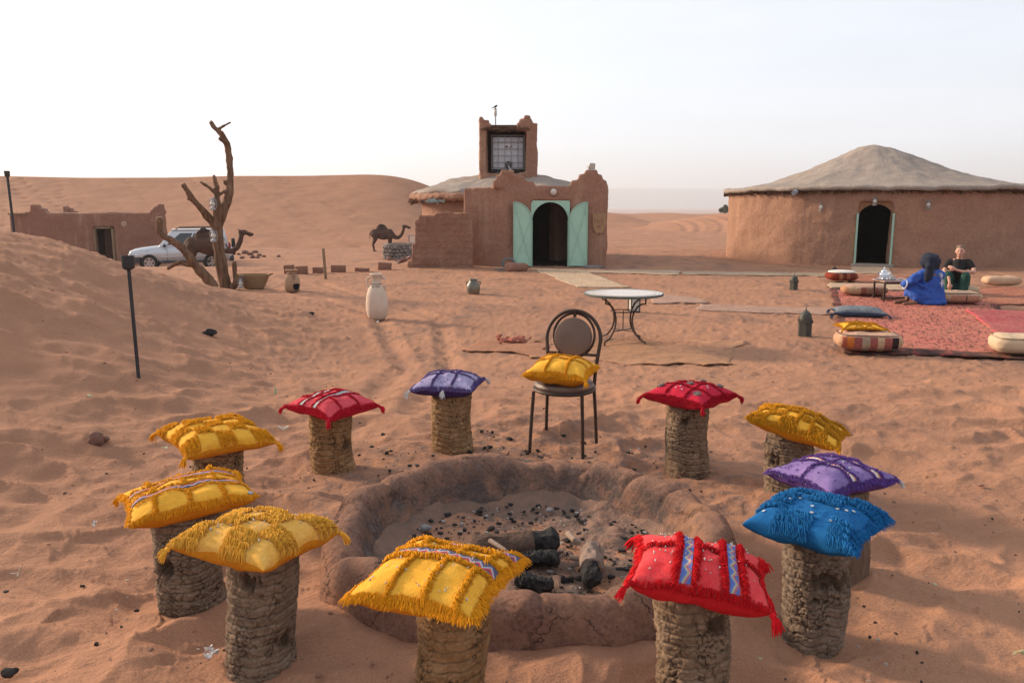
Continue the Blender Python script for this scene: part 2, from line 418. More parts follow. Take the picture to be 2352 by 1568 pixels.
def build_ground():
    az = np.concatenate([np.radians(np.arange(-48, 48.01, .115)), np.radians(np.arange(51, 309.1, 3))])
    rr = np.concatenate([np.geomspace(.25, 1.55, 16)[:-1], np.geomspace(1.55, 7.5, 300)[:-1], np.geomspace(7.5, 30, 170)[:-1], np.geomspace(30, 150, 70)[:-1], np.geomspace(150, 9000, 40)])
    A, Rr = np.meshgrid(az, rr, indexing='ij')
    X = Rr * np.sin(A); Y = Rr * np.cos(A)
    Z = G(X, Y) + detail(X, Y)
    for tr in TRACKS:
        P = np.array(tr)
        d = np.full(X.shape, 9.)
        for i in range(len(P) - 1):
            e = P[i+1] - P[i]; L2 = e @ e
            t = np.clip(((X - P[i, 0]) * e[0] + (Y - P[i, 1]) * e[1]) / L2, 0, 1)
            d = np.minimum(d, np.hypot(X - P[i, 0] - t * e[0] + .05 * pn(X, Y, 6), Y - P[i, 1] - t * e[1]))
        Z += -.03 * np.exp(-(d / .11) ** 2) + .012 * np.exp(-((d - .2) / .07) ** 2)
    n, k = X.shape
    F = gridF(n, k, True)
    me = mesh_np('ground', np.stack([X, Y, Z], -1).reshape(-1, 3), F)
    c = len(me.vertices); me2 = me
    a = me.attributes.new('trod', 'FLOAT', 'POINT')
    tro = (.25 + .75 * ss(7, 9.5, Y)) * (1 - .85 * ss(1.5, 3.2, -X) * (1 - ss(13, 19, Y))) * (1 - .5 * ss(60, 90, Y))
    a.data.foreach_set('value', tro.astype(np.float32).ravel())
    a = me.attributes.new('ash', 'FLOAT', 'POINT')
    ra = np.hypot(X - PIT[0] - .1, (Y - PIT[1] - .55) * .8)
    ash = (1 - ss(.8, 2.1, ra)) * ss(3.4, 4.2, Y) * .9
    a.data.foreach_set('value', ash.astype(np.float32).ravel())
    o = link('ground', me, SAND); tag(o, 'trampled reddish sand of the desert camp yard', None, None, 'structure')
build_ground()

# ================================================================== background dunes and plateau
def dune(name, label, crest, Yc, foot, back, xr, nx=300, ny=90, base=-1.62, tracks=0, seed=1, wob=3, ruts=()):
    """crest: [(pixel x, pixel y)] silhouette seen at distance Yc"""
    xs = []; zs = []
    for px, py in crest:
        p = at(px, py, Yc); xs.append(p.x); zs.append(p.z)
    X = np.linspace(xr[0], xr[1], nx); zc = np.interp(X, xs, zs, left=zs[0], right=zs[-1])
    k = np.ones(9) / 9; zc = np.convolve(np.pad(zc, 4, 'edge'), k, 'valid')
    t = np.linspace(-1, 1, ny)                              # -1 foot, 0 crest, 1 behind
    XX, T = np.meshgrid(X, t, indexing='ij'); ZC = zc[:, None]
    yc = Yc + wob * pn(XX * .03, XX * 0 + 3, seed)
    YY = np.where(T < 0, yc + T * (yc - foot), yc + T * (back - Yc))
    f = np.where(T < 0, (1 + T), np.clip(1 - T, 0, 1))
    prof = np.where(T < 0, f ** 1.25, f * f * (3 - 2 * f))
    ZZ = base - .25 + (ZC - base + .25) * prof
    nz = pn(XX * .11, YY * .11, seed + 1) * .35 + pn(XX * .4, YY * .4, seed + 2) * .07
    ZZ = ZZ + nz * np.sin(np.clip(f, 0, 1) * np.pi) * .8
    rng = np.random.default_rng(seed)
    for _ in range(tracks):
        x0 = rng.uniform(xr[0] + .45 * (xr[1] - xr[0]), xr[1] - .16 * (xr[1] - xr[0])); sl = rng.uniform(.7, 1.5); w = rng.uniform(.12, .26)
        line = x0 + (1 - f) * sl * 18 + .5 * pn(f * 6, f * 0 + x0, seed)
        d = np.abs(XX - line); m = (T < 0)
        ZZ = ZZ - m * .075 * np.exp(-(d / w) ** 2) * (.35 + .65 * (np.sin(YY * 5 + x0) > 0))
    for x0, b, c in ruts:
        d = np.abs(XX - (x0 + b * (1 - f) + c * (1 - f) ** 2)); ZZ = ZZ + (T < .15) * (-.07 * np.exp(-(d / .4) ** 2) + .03 * np.exp(-((d - .7) / .3) ** 2))
    me = mesh_np(name, np.stack([XX, YY, ZZ], -1).reshape(-1, 3), gridF(nx, ny))
    for nm in ('trod', 'ash'): me.attributes.new(nm, 'FLOAT', 'POINT')
    o = link(name, me, SAND); tag(o, label, None, None, 'structure'); return o
dune('dune', 'long tall sand dune filling the left background', [(-1500, 385), (-600, 396), (0, 404), (200, 408), (400, 407), (530, 403), (700, 403), (850, 400), (900, 403), (950, 413), (1000, 432), (1060, 458), (1130, 482), (1230, 500), (1500, 505)], 82, 57, 130, (-150, 4), 620, 150, tracks=44, seed=4)
dune('dune', 'farther low dune between the two mud buildings', [(1000, 500), (1250, 482), (1395, 487), (1440, 492), (1480, 491), (1530, 487), (1570, 491), (1640, 492), (1700, 489), (1850, 484), (2100, 480), (2352, 478), (2700, 480)], 190, 150, 260, (-30, 150), 240, 40, base=-1.8, seed=9, wob=2)
dune('dune', 'smooth low dune slope with tyre tracks beside the big round hut', [(1300, 535), (1420, 528), (1480, 523), (1530, 515), (1600, 503), (1670, 492), (1800, 478), (2000, 476), (2352, 482)], 105, 82, 150, (5, 75), 420, 80, base=-1.75, seed=15, wob=2, ruts=((21.5, 3, -12), (23.2, 3, -12), (25.5, 5, -14), (27.2, 5, -14)))
dune('dune', 'small low dune just right of the tower building', [(1100, 484), (1330, 482), (1395, 488), (1430, 492), (1480, 505), (1540, 520), (1600, 530), (1700, 535)], 128, 96, 170, (-14, 40), 160, 60, base=-1.75, seed=21, wob=2)
def plateau():
    X = np.linspace(-10000, 10000, 300); D = 6200
    px = CX + FPX * X / D * 1.02
    zt = np.interp(px, [-3000, 600, 1300, 1500, 1700, 1900, 2100, 2352, 5000], [116, 126, 131, 136, 130, 128, 127, 126, 106]) + 2 * pn(X * .004, X * 0, 2) + .7 * pn(X * .02, X * 0, 5)
    rows = [(0, -6), (120, .55), (300, .96), (420, 1), (2200, 1.02)]
    V = []
    for i, x in enumerate(X):
        for dy, f in rows: V.append((x, D + dy - .00001 * x * x, -22 if f < 0 else zt[i] * f))
    me = mesh_np('plateau', V, gridF(len(X), len(rows)))
    o = link('plateau', me, M('plateau_rock', (.20, .13, .10), (.15, .10, .08), .004), None); tag(o, 'pale hazy flat-topped plateau on the horizon', None, None, 'structure')
plateau()
def haze():
    mb = MB(); mb.box((0, 4200, 61), (22000, 9600, 168))
    o = mb.build('haze', None, None, smooth=False)
    m = bpy.data.materials.new('haze_air'); m.use_nodes = True; n = m.node_tree; n.nodes.clear()
    v = n.nodes.new('ShaderNodeVolumePrincipled'); v.inputs['Density'].default_value = .00036; v.inputs['Color'].default_value = (.93, .92, .95, 1); v.inputs['Anisotropy'].default_value = .2
    out = n.nodes.new('ShaderNodeOutputMaterial'); n.links.new(v.outputs[0], out.inputs['Volume'])
    o.data.materials.append(m); tag(o, 'dusty morning haze over the plain', None, None, 'stuff')
haze()

# ================================================================== shared materials
DARKMET = M('dark_iron', (.030, .026, .024), (.055, .042, .035), 25, .55, .0008, 200, .6)
RUST = M('brown_iron', (.075, .048, .036), (.045, .030, .025), 30, .55, .0006, 220, .5)
GREEN = M('mint_green_paint', (.36, .56, .44), (.30, .49, .38), 4, .45, .0015, 30, 0, .4)
GREEND = M('mint_green_trim', (.27, .43, .34), (.33, .50, .40), 8, .5)
WOOD = M('dead_wood', (.255, .152, .095), (.080, .046, .030), 13, .95, .06, 26, 0, .1, stretch=(1, 1, .16))
WOODC = M('cut_wood', (.36, .235, .15), (.27, .17, .10), 18, .9, .003, 60)
TIMBER = M('grey_timber', (.27, .18, .11), (.17, .11, .07), 9, .9, .006, 50, stretch=(1, 1, .2))
STRAW = M('straw_thatch', (.17, .085, .045), (.08, .042, .026), 22, .95, .02, 60)
GALV = M('galvanised_steel', (.42, .42, .43), (.30, .30, .31), 14, .42, .0008, 90, .8)
GLASS = M('lamp_glass', (.52, .50, .43), (.42, .40, .35), 9, .15, 0, 60, 0, .5)
WHITEC = M('off_white', (.72, .70, .66), (.60, .58, .54), 12, .6)
BLACK = M('black_plastic', (.018, .018, .019), (.028, .027, .027), 12, .55)
DARKWOOD = M('dark_brown_wood', (.075, .033, .018), (.045, .021, .013), 6, .7, .003, 40, stretch=(4, 4, .4))

# ================================================================== tower building (left mud hut with porch)
def boxes(mb, lst):
    for (x0, x1, y0, y1, z0, z1) in lst: mb.box(((x0+x1)/2, (y0+y1)/2, (z0+z1)/2), (x1-x0, y1-y0, z1-z0))
FY = 24.1
def fx(px, Y=FY): return at(px, 500, Y).x
def fz(py, Y=FY): return at(1176, py, Y).z
GZ = -.25
tb = thing('tower_hut', 'red mud building with square tower and open mint green doors', 'building', (1.3, FY, GZ))
off = tb.location
xl, xr_, dl, dr = fx(1163), fx(1396), fx(1219), fx(1309)
zt, dt = fz(426), fz(460)
mb = MB()
boxes(mb, [(xl, dl, FY, FY+.42, -1.2, zt), (dr, xr_, FY, FY+.42, -1.2, zt), (dl-.1, dr+.1, FY, FY+.42, dt, zt)])
def merlon(mb, cxm, w, y0, y1, zb, zp, n=3, side=0):
    h = (zp - zb) / n
    for i in range(n):
        ww = w * (1 - i / n) if i < n - 1 else w * .30
        c0 = cxm + side * (w - ww) / 2
        mb.box((c0, (y0+y1)/2, zb + h * (i + .5) - .03), (ww, y1 - y0, h + .06))
cl = fx(1186 - 12); merlon(mb, fx(1180), 1.25, FY+.0, FY+.40, zt, fz(390), 3, -.42)
merlon(mb, fx(1352), 1.05, FY+.0, FY+.40, zt, fz(388), 3, .25)
boxes(mb, [(fx(1343), fx(1366), FY, FY+.4, zt, fz(391))])
boxes(mb, [(xr_-.42, xr_, FY+.3, FY+3.4, -1.2, zt-.02)])
# angled left cheek of the porch
pa = Vector((xl + .05, FY + .2, 0)); pb = Vector((fx(1076, 24.55), 24.75, 0))
d = pb - pa; ang = math.atan2(d.y, d.x)
mb.box(((pa.x+pb.x)/2, (pa.y+pb.y)/2, (zt - 1.35)/2 + .03), (d.length + .2, .42, zt + 1.2), (0, 0, ang))
boxes(mb, [(pb.x - .05, pb.x + .32, 24.75, 27.4, -1.2, fz(438))])
wall = blob(mb, 'porch_wall', MUD, tb, .045, 4, .03, 2.2, off, 4)
DARKI = M('doorway_shade_dark', (.020, .011, .008), (.014, .008, .006), 3, .95, .01, 20)  # near-black colour carries the shade seen through the doorways
mb = MB(); boxes(mb, [(dl-.35, dl-.2, FY+.3, FY+4.6, GZ-.2, dt+.4), (dr+.2, dr+.35, FY+.3, FY+4.6, GZ-.2, dt+.4), (dl-.35, dr+.35, FY+4.5, FY+4.65, GZ-.2, dt+.4), (dl-.35, dr+.35, FY+.38, FY+4.65, dt+.25, dt+.4), (dl-.35, dr+.35, FY+.25, FY+4.65, GZ-.1, GZ+.03)]); mb.build('doorway_shade_box', DARKI, tb, off=off, smooth=False)  # box added behind the opening to keep the doorway dark
mb = MB(); mb.box(((dl+dr)/2 + .15, FY+3.2, .45), (.75, .08, 1.2)); mb.build('inner_curtain', M('dark_red_curtain', (.04, .007, .005)), tb, off=off)
mb = MB(); mb.box(((xl + xr_)/2, FY + 1.9, zt - .25), (xr_ - xl - .2, 3.2, .16)); mb.box((fx(1120), 26.1, zt - .3), (1.5, 2.6, .16), (0, 0, .08))
mb.build('porch_roof', MUD, tb, off=off)
# little round hut body behind
HC = Vector((fx(1166, 29), 29.0, 0)); HR = 3.05
mb = MB()
for i in range(56):
    w = 2 * math.pi * (i + .5) / 56
    wd = math.degrees(w) % 360
    if 262 < wd < 300: continue
    mb.box((HC.x + (HR - .2) * math.cos(w), HC.y + (HR - .2) * math.sin(w), .25), (.4, .40, 3.3), (0, 0, w))
blob(mb, 'round_wall', MUDH, tb, .055, 3, .03, 2, off, 3, 5)
def roof(name, cx, cy, rad, ze, za, rfun=None, n=120, m=36, th=.2, power=1.1, flat=0, seed=0, sag=.05, mat=None, parent=None, off=(0, 0, 0)):
    V = []
    A = np.linspace(0, 2*np.pi, n, endpoint=False)
    rr = rad if rfun is None else rfun(A)
    S = np.concatenate([[0, 0, 0], np.linspace(0, 1, m)])
    PR = []
    for j, s_ in enumerate(S):
        if j == 0: r = rr * .90; z = np.full(n, ze - .02)
        elif j == 1: r = rr * 1.0; z = np.full(n, ze)
        elif j == 2: r = rr * 1.008; z = np.full(n, ze + th * .6)
        else:
            r = rr * (1 - s_) * (.995 if s_ == 0 else 1) + .001
            q = float(np.interp(s_, [0, .06, .12, .18, .243, .32, .4, .48, .555, .63, .7, .8, .9, .95, .98, 1], [0, .008, .02, .042, .075, .14, .22, .32, .42, .53, .63, .776, .915, .97, .99, 1])) if rfun is not None else s_ ** power
            q = q * (1 - .06 * max(0, (s_ - .86) / .14) ** 2)
            z = np.full(n, ze + th + (za - ze - th) * q)
        x = cx + r * np.cos(A); y = cy + r * np.sin(A)
        zz = z + sag * fbm3(x * .9, y * .9, 0 * x, seed, 3) * (1 if j > 2 else .8) + (.03 * fbm3(x * 4, y * 4, 0 * x + 3, seed + 4, 2))
        rw = .05 * fbm3(x * 3, y * 3, zz * 3, seed + 8, 2) if 0 < j < 4 else 0
        PR.append(np.stack([x + rw * np.cos(A), y + rw * np.sin(A), zz], -1))
    P = np.stack(PR, 1)                                     # n, rows, 3
    me = mesh_np(name, P.reshape(-1, 3) - np.array(off)[None, :], gridF(n, len(S), True))
    return link(name, me, mat or ROOF, parent, True)
rf = roof('roof', HC.x, HC.y, 3.35, fz(447, 26.5), fz(384, 29), seed=3, th=.16, power=1.0, parent=tb, off=off, sag=.07)
# mud lip and thatch along the eave at the left
mb = MB()
for i in range(40):
    w = R(150) + R(100) * i / 39
    mb.ell((HC.x + 3.3 * math.cos(w), HC.y + 3.3 * math.sin(w), fz(452, 27.5) + random.uniform(-.03, .03)), (.2, .2, .15), 8, 6)
blob(mb, 'eave_mud', MUDH, tb, .05, 2, .04, 4, off, 3, 4)
mb = MB()
for i in range(170):
    w = R(150) + R(95) * random.random(); r0 = 3.2 + random.random() * .15; z0 = fz(455, 27.5) + random.uniform(-.1, 0.02)
    a = Vector((HC.x + r0 * math.cos(w), HC.y + r0 * math.sin(w), z0)); b = a + Vector((math.cos(w) * .22, math.sin(w) * .22, random.uniform(-.16, .02)))
    mb.tube([a, b], [.012, .006], 4)
tag(mb.build('thatch', STRAW, tb, off=off), kind='stuff')
# drain pipes, teal rag
mb = MB(); mb.tube([at(1062, 438, 24.9), at(1092, 437, 25.6)], .07, 12); mb.build('drain_pipe', M('grey_pvc', (.30, .30, .31)), tb, off=off)
mb = MB(); mb.tube([at(968, 461, 27), at(1000, 455, 27.6)], .05, 8); mb.build('drain_pipe', M('dark_pvc', (.05, .055, .06)), tb, off=off)
mb = MB()
for i in range(26):
    p = at(978 + i * 1.7, 462 + 3 * math.sin(i * .9) + random.uniform(-2, 2), 26.2)
    mb.box(p, (.09, .03, .06), (random.random(), random.random(), random.random()))
blob(mb, 'torn_tarp', M('teal_tarp', (.10, .22, .24), (.35, .34, .28), 8), tb, .02, 2, .01, 8, off)
# tower
TY = 27.6
tx0, tx1 = fx(1101, TY), fx(1233, TY); tzb, tzt = 2.0, fz(289, TY)
ix0, ix1 = fx(1119, TY), fx(1208, TY); iz0, iz1 = fz(396, TY), fz(291, TY)
mb = MB()
boxes(mb, [(tx0, ix0, TY, TY+2, tzb, tzt), (ix1, tx1, TY, TY+2, tzb, tzt), (tx0, tx1, TY+1.75, TY+2, tzb, tzt), (tx0, tx1, TY, TY+2, tzb, iz0 - .02)])
for (a, b, yb, yt, y0) in ((1101, 1111, 289, 267, 0), (1101, 1123, 289, 275, 0), (1101, 1129, 289, 284, 0), (1205, 1217, 289, 265, 0), (1194, 1222, 289, 274, 0), (1187, 1228, 289, 282, 0), (1205, 1217, 289, 268, 1.6), (1101, 1123, 289, 277, 1.6)):
    boxes(mb, [(fx(a, TY), fx(b, TY), TY + y0, TY + y0 + .36, fz(yb + 3, TY), fz(yt, TY))])
boxes(mb, [(tx0, tx0+.25, TY, TY+2, tzt-.1, tzt+.08), (tx1-.3, tx1, TY, TY+2, tzt-.1, tzt+.1), (fx(1187, TY), fx(1212, TY), TY, TY+.3, fz(300, TY), fz(284, TY))])
blob(mb, 'tower_wall', MUD, tb, .04, 3, .035, 3, off, 4, 9)
mb = MB(); mb.box(((ix0+ix1)/2, TY + 1.05, tzt - .03), (ix1-ix0+.3, 1.8, .16)); mb.build('tower_roof', STRAW, tb, off=off)
mb = MB()
for i in range(60):
    x = random.uniform(ix0, ix1); a = Vector((x, TY + random.uniform(-.08, .2), tzt - .06 + random.uniform(-.05, .08)))
    mb.tube([a, a + Vector((random.uniform(-.35, .35), random.uniform(-.1, .05), random.uniform(-.14, .03)))], random.uniform(.008, .022), 5)
tag(mb.build('tower_thatch', STRAW, tb, off=off), kind='stuff')
# water tank in its cage, standing inside the tower
tk = thing('water_tank', 'grey plastic water tank in a metal cage inside the tower', 'water tank', (fx(1167, TY+.5), TY+.95, iz0 + .02))
ko = tk.location; w_, h_ = fx(1204, TY+.5) - fx(1131, TY+.5), fz(308, TY+.5) - fz(393, TY+.5)
mb = MB(); mb.box((0, 0, h_*.54), (w_*.94, .9, h_*.84)); mb.build('tank', M('cloudy_plastic', (.60, .61, .64), (.48, .49, .52), 3, .4), tk, bevel=.05)
mb = MB(); mb.box((0, 0, .05), (w_, .95, .1)); mb.build('pallet', BLACK, tk, bevel=.01)
for i in range(6):
    x = -w_/2 + w_ * (i / 5)
    mb = MB(); mb.tube([(x, -.5, .08), (x, -.5, h_)], .014, 8); mb.build('cage_bar', GALV, tk)
for i in range(6):
    z = .12 + (h_ - .12) * i / 5
    mb = MB(); mb.tube([(-w_/2, -.515, z), (w_/2, -.515, z)], .014, 8); mb.build('cage_bar', GALV, tk)
mb = MB(); mb.lathe([(.13, 0), (.13, .06), (.09, .09)], 18); mb.build('valve_collar', M('grey_valve', (.12, .11, .105)), tk, xf=Matrix.Translation((.02, -.47, .26)) @ Matrix.Rotation(R(90), 4, 'X'))
mb = MB(); mb.tube([(.02, -.5, .24), (.02, -.66, .2), (.08, -.74, .08), (.12, -.8, -.12)], [.05, .045, .03, .025], 10); mb.build('outlet_pipe', GALV, tk)
for dx in (-.05, .1):
    mb = MB(); mb.prism([(dx-.06, h_*.68), (dx+.05, h_*.67), (dx+.04, h_*.73), (dx, h_*.74)], -.466, -.46); mb.build('sticker', M('torn_sticker', (.28, .13, .09)), tk, smooth=False)
# lamp on a pole behind the tower, bird
lp = thing('pole_lamp', 'thin pole with a glass lamp rising behind the tower parapet', 'lamp', at(1138, 289, TY+1.2)); q = lp.location
mb = MB(); mb.tube([(0, 0, -.3), (0, 0, .34)], .025, 8); mb.build('pole', GALV, lp)
mb = MB(); mb.lathe([(.04, .34), (.05, .36), (.055, .52), (.03, .56)], 12); mb.build('lamp_glass', GLASS, lp)
mb = MB(); mb.lathe([(.05, .56), (.045, .585), (.01, .60)], 12); mb.build('lamp_cap', DARKMET, lp)
bd = MB(); bd.ell((0, 0, .05), (.062, .036, .038), 12, 8, (0, -.5, 0)); bd.ell((.05, 0, .085), .026, 10, 8); bd.chain([(-.04, 0, .03, .014), (-.13, 0, -.01, .01)]); bd.chain([(.07, 0, .085, .008), (.092, 0, .082, .003)])
bd.chain([(.0, .012, .03, .005), (.0, .012, -.005, .004)]); bd.chain([(.0, -.012, .03, .005), (.0, -.012, -.005, .004)])
b_ = blob(bd, 'bird', M('dark_feathers', (.03, .026, .024)), None, .006, 2); b_.location = q + Vector((0, 0, .606)); tag(b_, 'small dark bird perched on the lamp of the tower', 'bird')
# door frame panel with arch
AC, AR, ASP = (dl+dr)/2, (dr-dl)/2 - .05, dt - .05 - ((dr-dl)/2 - .05)
mb = MB(); N = 28
def arch_panel(mb, x0, x1, zt_, cx_, r_, zs, y0, y1):
    top = [(x0 + (x1-x0) * i/N, zt_) for i in range(N+1)]
    arc = [(cx_ - r_ * math.cos(math.pi*i/N), zs + r_ * math.sin(math.pi*i/N)) for i in range(N+1)]
    top[0] = (x0, zs); top[-1] = (x1, zs)
    P = []; F = []
    top = [(x0, zs)] + [(x0 + (x1-x0)*i/(N-2), zt_) for i in range(N-1)] + [(x1, zs)]
    for y in (y0, y1):
        P += [(x, y, z) for x, z in top] + [(x, y, z) for x, z in arc]
    m = N + 1
    for i in range(N):
        F.append((i, i+1, m+i+1, m+i)); F.append((2*m+i, 3*m+i, 3*m+i+1, 2*m+i+1))
        F.append((m+i, m+i+1, 3*m+i+1, 3*m+i)); F.append((i, 2*m+i, 2*m+i+1, i+1))
    mb.add(P, F)
arch_panel(mb, dl, dr, dt, AC, AR, ASP, FY + .03, FY + .09)
mb.build('door_frame', GREEN, tb, off=off, smooth=False)
for sx, x0 in ((-1, dl), (1, dr)):
    mb = MB(); mb.box((x0 - sx*.03, FY+.06, (ASP + GZ)/2), (.06, .10, ASP - GZ)); mb.build('door_jamb', GREEND, tb, off=off)
# open leaves: quarter arch, nearly flat against the wall
def leaf(sx, hinge, ang):
    W = AR; H0 = ASP - GZ - .04; rt = Matrix.Translation((hinge - off[0], FY - .06 - off[1], GZ + .04 - off[2])) @ Matrix.Rotation(ang, 4, 'Z')
    outline = [(0, 0), (sx*W, 0)] + [(sx * (W - W * (1 - math.sin(a)) ) if False else sx * W * math.sin(a), H0 + W * .98 * (1 - math.cos(a)) ) for a in ()]
    pts = [(0, 0), (sx*W, 0)] + [(sx * W * (1 - t), H0 + W * math.sqrt(max(0, 1 - t*t))) for t in [i/12 for i in range(13)]]
    mb = MB(); mb.prism(pts, -.015, .015); door = mb.build('door', GREEN, tb, smooth=False, xf=rt)
    mb = MB(); e = [(x, -.02, z) for x, z in pts]
    mb.tube(e, .02, 6, closed=True); mb.build('door_edge', GREEND, door, xf=rt)
    for a, b in (((.04*sx, .06), (sx*W*.95, H0 + W*.85)), ((sx*W*.95, .06), (.05*sx, H0 - .02))):
        mb = MB(); mb.bar((a[0], -.022, a[1]), (b[0], -.022, b[1]), .012, .022); mb.build('cross_brace', GREEND, door, xf=rt)
    for zz, hh_ in ((H0 + W*.62, .3), (.1, .14)): mb = MB(); mb.box((sx*W*.94, -.035, zz), (.05, .03, hh_)); mb.build('bolt', GREEND, door, xf=rt)
leaf(-1, dl + .02, R(-2) + R(12)); leaf(1, dr - .02, R(2) - R(8))
# round wall lamp, floodlight, shield plaque
wl = thing('wall_lamp', 'round frosted wall lamp above the green doors', 'lamp', (fx(1271), FY, fz(441)))
mb = MB(); mb.lathe([(.105, 0), (.105, .05)], 20); mb.build('lamp_base', DARKMET, wl, xf=Matrix.Rotation(R(90), 4, 'X'))
mb = MB(); mb.ell((0, -.06, 0), (.1, .085, .1), 18, 12); mb.build('lamp_shade', M('frosted_glass', (.60, .52, .46), (.5, .43, .38), 6, .35), wl)
fl = thing('floodlight', 'small grey floodlight tilted on the stepped parapet above the right door', 'floodlight', (fx(1356), FY+.15, fz(391)))
rt = Matrix.Translation((.02, -.02, .13)) @ Matrix.Rotation(.3, 4, 'Z') @ Matrix.Rotation(.25, 4, 'X')
mb = MB(); mb.box((0, .0, 0), (.2, .12, .17)); mb.build('lamp_housing', GALV, fl, bevel=.01, xf=rt)
mb = MB(); mb.box((0, -.065, 0), (.16, .012, .13)); mb.build('lamp_glass', GLASS, fl, xf=rt)
mb = MB(); mb.tube([(0, 0, -.06), (0, 0, .06)], .015, 6); mb.build('bracket', DARKMET, fl)
pq = thing('shield_plaque', 'tan shield plaque with carved strokes on the porch wall', 'plaque', (fx(1376.5), FY - .03, fz(537)))
hh = fz(490) - fz(537); ww = .20
mb = MB(); mb.prism([(-ww, hh), (ww, hh), (ww*.98, hh*.45), (ww*.7, hh*.16), (.06, 0), (0, .05), (-.06, 0), (-ww*.7, hh*.16), (-ww*.98, hh*.45)], -.02, .05)
pl = mb.build('shield', M('tan_wood_plaque', (.36, .215, .115), (.29, .17, .09), 10, .8, .004, 40), pq, smooth=False)
for st in ([(-.17, .54), (-.11, .36), (-.07, .47), (-.02, .33), (.02, .44)], [(.06, .56), (.07, .30)], [(.16, .52), (.08, .42), (.15, .28)], [(-.08, .25), (.06, .27)], [(-.06, .18), (.0, .27), (.03, .16)]):
    mb = MB(); mb.tube([(x, -.022, z * hh / .62) for x, z in st], .010, 5); mb.build('carved_stroke', MUD, pl)
# low brick wall to the left
lw = MB(); Yw = 23.75
lx0, lx1 = fx(940, Yw), fx(1078, Yw)
boxes(lw, [(lx0+.05, lx1+.1, Yw, Yw+.4, -1.2, fz(560, Yw)), (lx0+.16, lx1+.1, Yw, Yw+.4, -1, fz(505, Yw)), (lx0+.3, lx1+.1, Yw, Yw+.4, -1, fz(495, Yw)), (lx0+.75, lx1+.1, Yw, Yw+.4, -1, fz(488, Yw)), (lx0-.08, lx0+.4, Yw+.02, Yw+.42, -1.2, fz(596, Yw)), (lx0+.05, lx0+.42, Yw+.3, Yw+2.6, -1.2, fz(575, Yw))])
o = blob(lw, 'mud_brick_wall', MUDW, None, .04, 3, .035, 3.2, None, 4, 12); tag(o, 'low broken mud brick wall left of the tower building', 'wall')

# ================================================================== big round hut at the right
HB = Vector((12.6, 28.5, 0))
TH0 = R(-95)
def hutR(A, R0=4.95, b=.25):
    a = np.mod(np.asarray(A) - TH0, R(45)) - R(22.5)
    ap = R0 * math.cos(R(22.5))
    return ((1 - b) * R0 * .975 + b * ap / np.cos(a)) * (1 + .16 * np.clip(np.cos(np.asarray(A)), 0, 1) ** 1.5)
bh = thing('round_hut', 'large round mud hut with grey conical roof and arched doorway', 'building', (HB.x, HB.y, GZ)); off = bh.location
EZ = 2.03
def onface(px, py):                              # point on hut wall seen through a pixel
    u, a, b = ray(px, py)
    for Y in np.linspace(22.5, 30, 1500):
        x = u * Y / a; r = math.hypot(x - HB.x, Y - HB.y)
        if r < hutR(math.atan2(Y - HB.y, x - HB.x)): return Vector((x, Y, CAMH + b * Y / a))
    return at(px, py, 24)
dA = onface(1958, 560); dB = onface(2056, 560); dmid = (dA + dB) / 2
dnx = (dB - dA).normalized(); dn = Vector((dnx.y, -dnx.x, 0)); dn.normalize()
dw = (dB - dA).length; dtop = onface(2005, 466).z
a0, a1 = math.atan2(dA.y - HB.y, dA.x - HB.x), math.atan2(dB.y - HB.y, dB.x - HB.x)
mb = MB(); NS = 150
for i in range(NS):
    w = 2*math.pi*(i+.5)/NS - math.pi; r = float(hutR(w)); sw = 2*math.pi*r/NS*1.25
    nw = w
    z0 = dtop + .04 if a0 < w < a1 else -1.6
    mb.box((HB.x + (r-.22)*math.cos(w), HB.y + (r-.22)*math.sin(w), (z0 + EZ)/2 + .02), (.44, sw, EZ - z0 + .04), (0, 0, nw))
blob(mb, 'wall', MUDH, bh, .06, 3, .035, 1.8, off, 4, 22)
roof('roof', HB.x, HB.y, 5.4, EZ, at(1993, 331, 28.5).z, lambda A: hutR(A, 5.12), 200, 40, .14, 1.10, seed=11, sag=.035, parent=bh, off=off)
mb = MB()
for i in range(900):
    w = R(150) + R(200) * random.random(); r0 = float(hutR(w, 5.12)) - .05; z0 = EZ + random.uniform(-.02, .04)
    a = Vector((HB.x + (r0-.25)*math.cos(w), HB.y + (r0-.25)*math.sin(w), z0)); w2 = w + random.uniform(-.02, .02)
    b = Vector((HB.x + (r0+.06)*math.cos(w2), HB.y + (r0+.06)*math.sin(w2), z0 - random.uniform(.0, .13)))
    mb.tube([a, b], [.02, .008], 4)
tag(mb.build('thatch', STRAW, bh, off=off), kind='stuff')
# doorway: timber spandrel, green jambs, threshold
FM = Matrix(((dnx.x, -dn.x, 0, dmid.x), (dnx.y, -dn.y, 0, dmid.y), (0, 0, 1, 0), (0, 0, 0, 1)))       # local x along face, local -y outward
mb = MB(); r_ = dw/2 - .07
arch_panel(mb, -dw/2 - .02, dw/2 + .02, dtop + .06, 0, r_, dtop - .03 - r_, .08, .14)
mb.build('door_spandrel', M('raw_timber_board', (.30, .15, .075), (.2, .1, .05), 8, .8), bh, smooth=False, xf=Matrix.Translation(-off) @ FM)
for sx in (-1, 1):
    mb = MB(); mb.box((sx*(dw/2 - .095), .02, (dtop - .3 + GZ)/2), (.055, .26, dtop - .3 - GZ)); mb.build('door_jamb', GREEND, bh, xf=Matrix.Translation(-off) @ FM)
    mb = MB(); mb.box((sx*(dw/2 - .075), .52, (dtop - .3 + GZ)/2), (.03, .75, dtop - .3 - GZ)); mb.build('door', GREEN, bh, xf=Matrix.Translation(-off) @ FM)
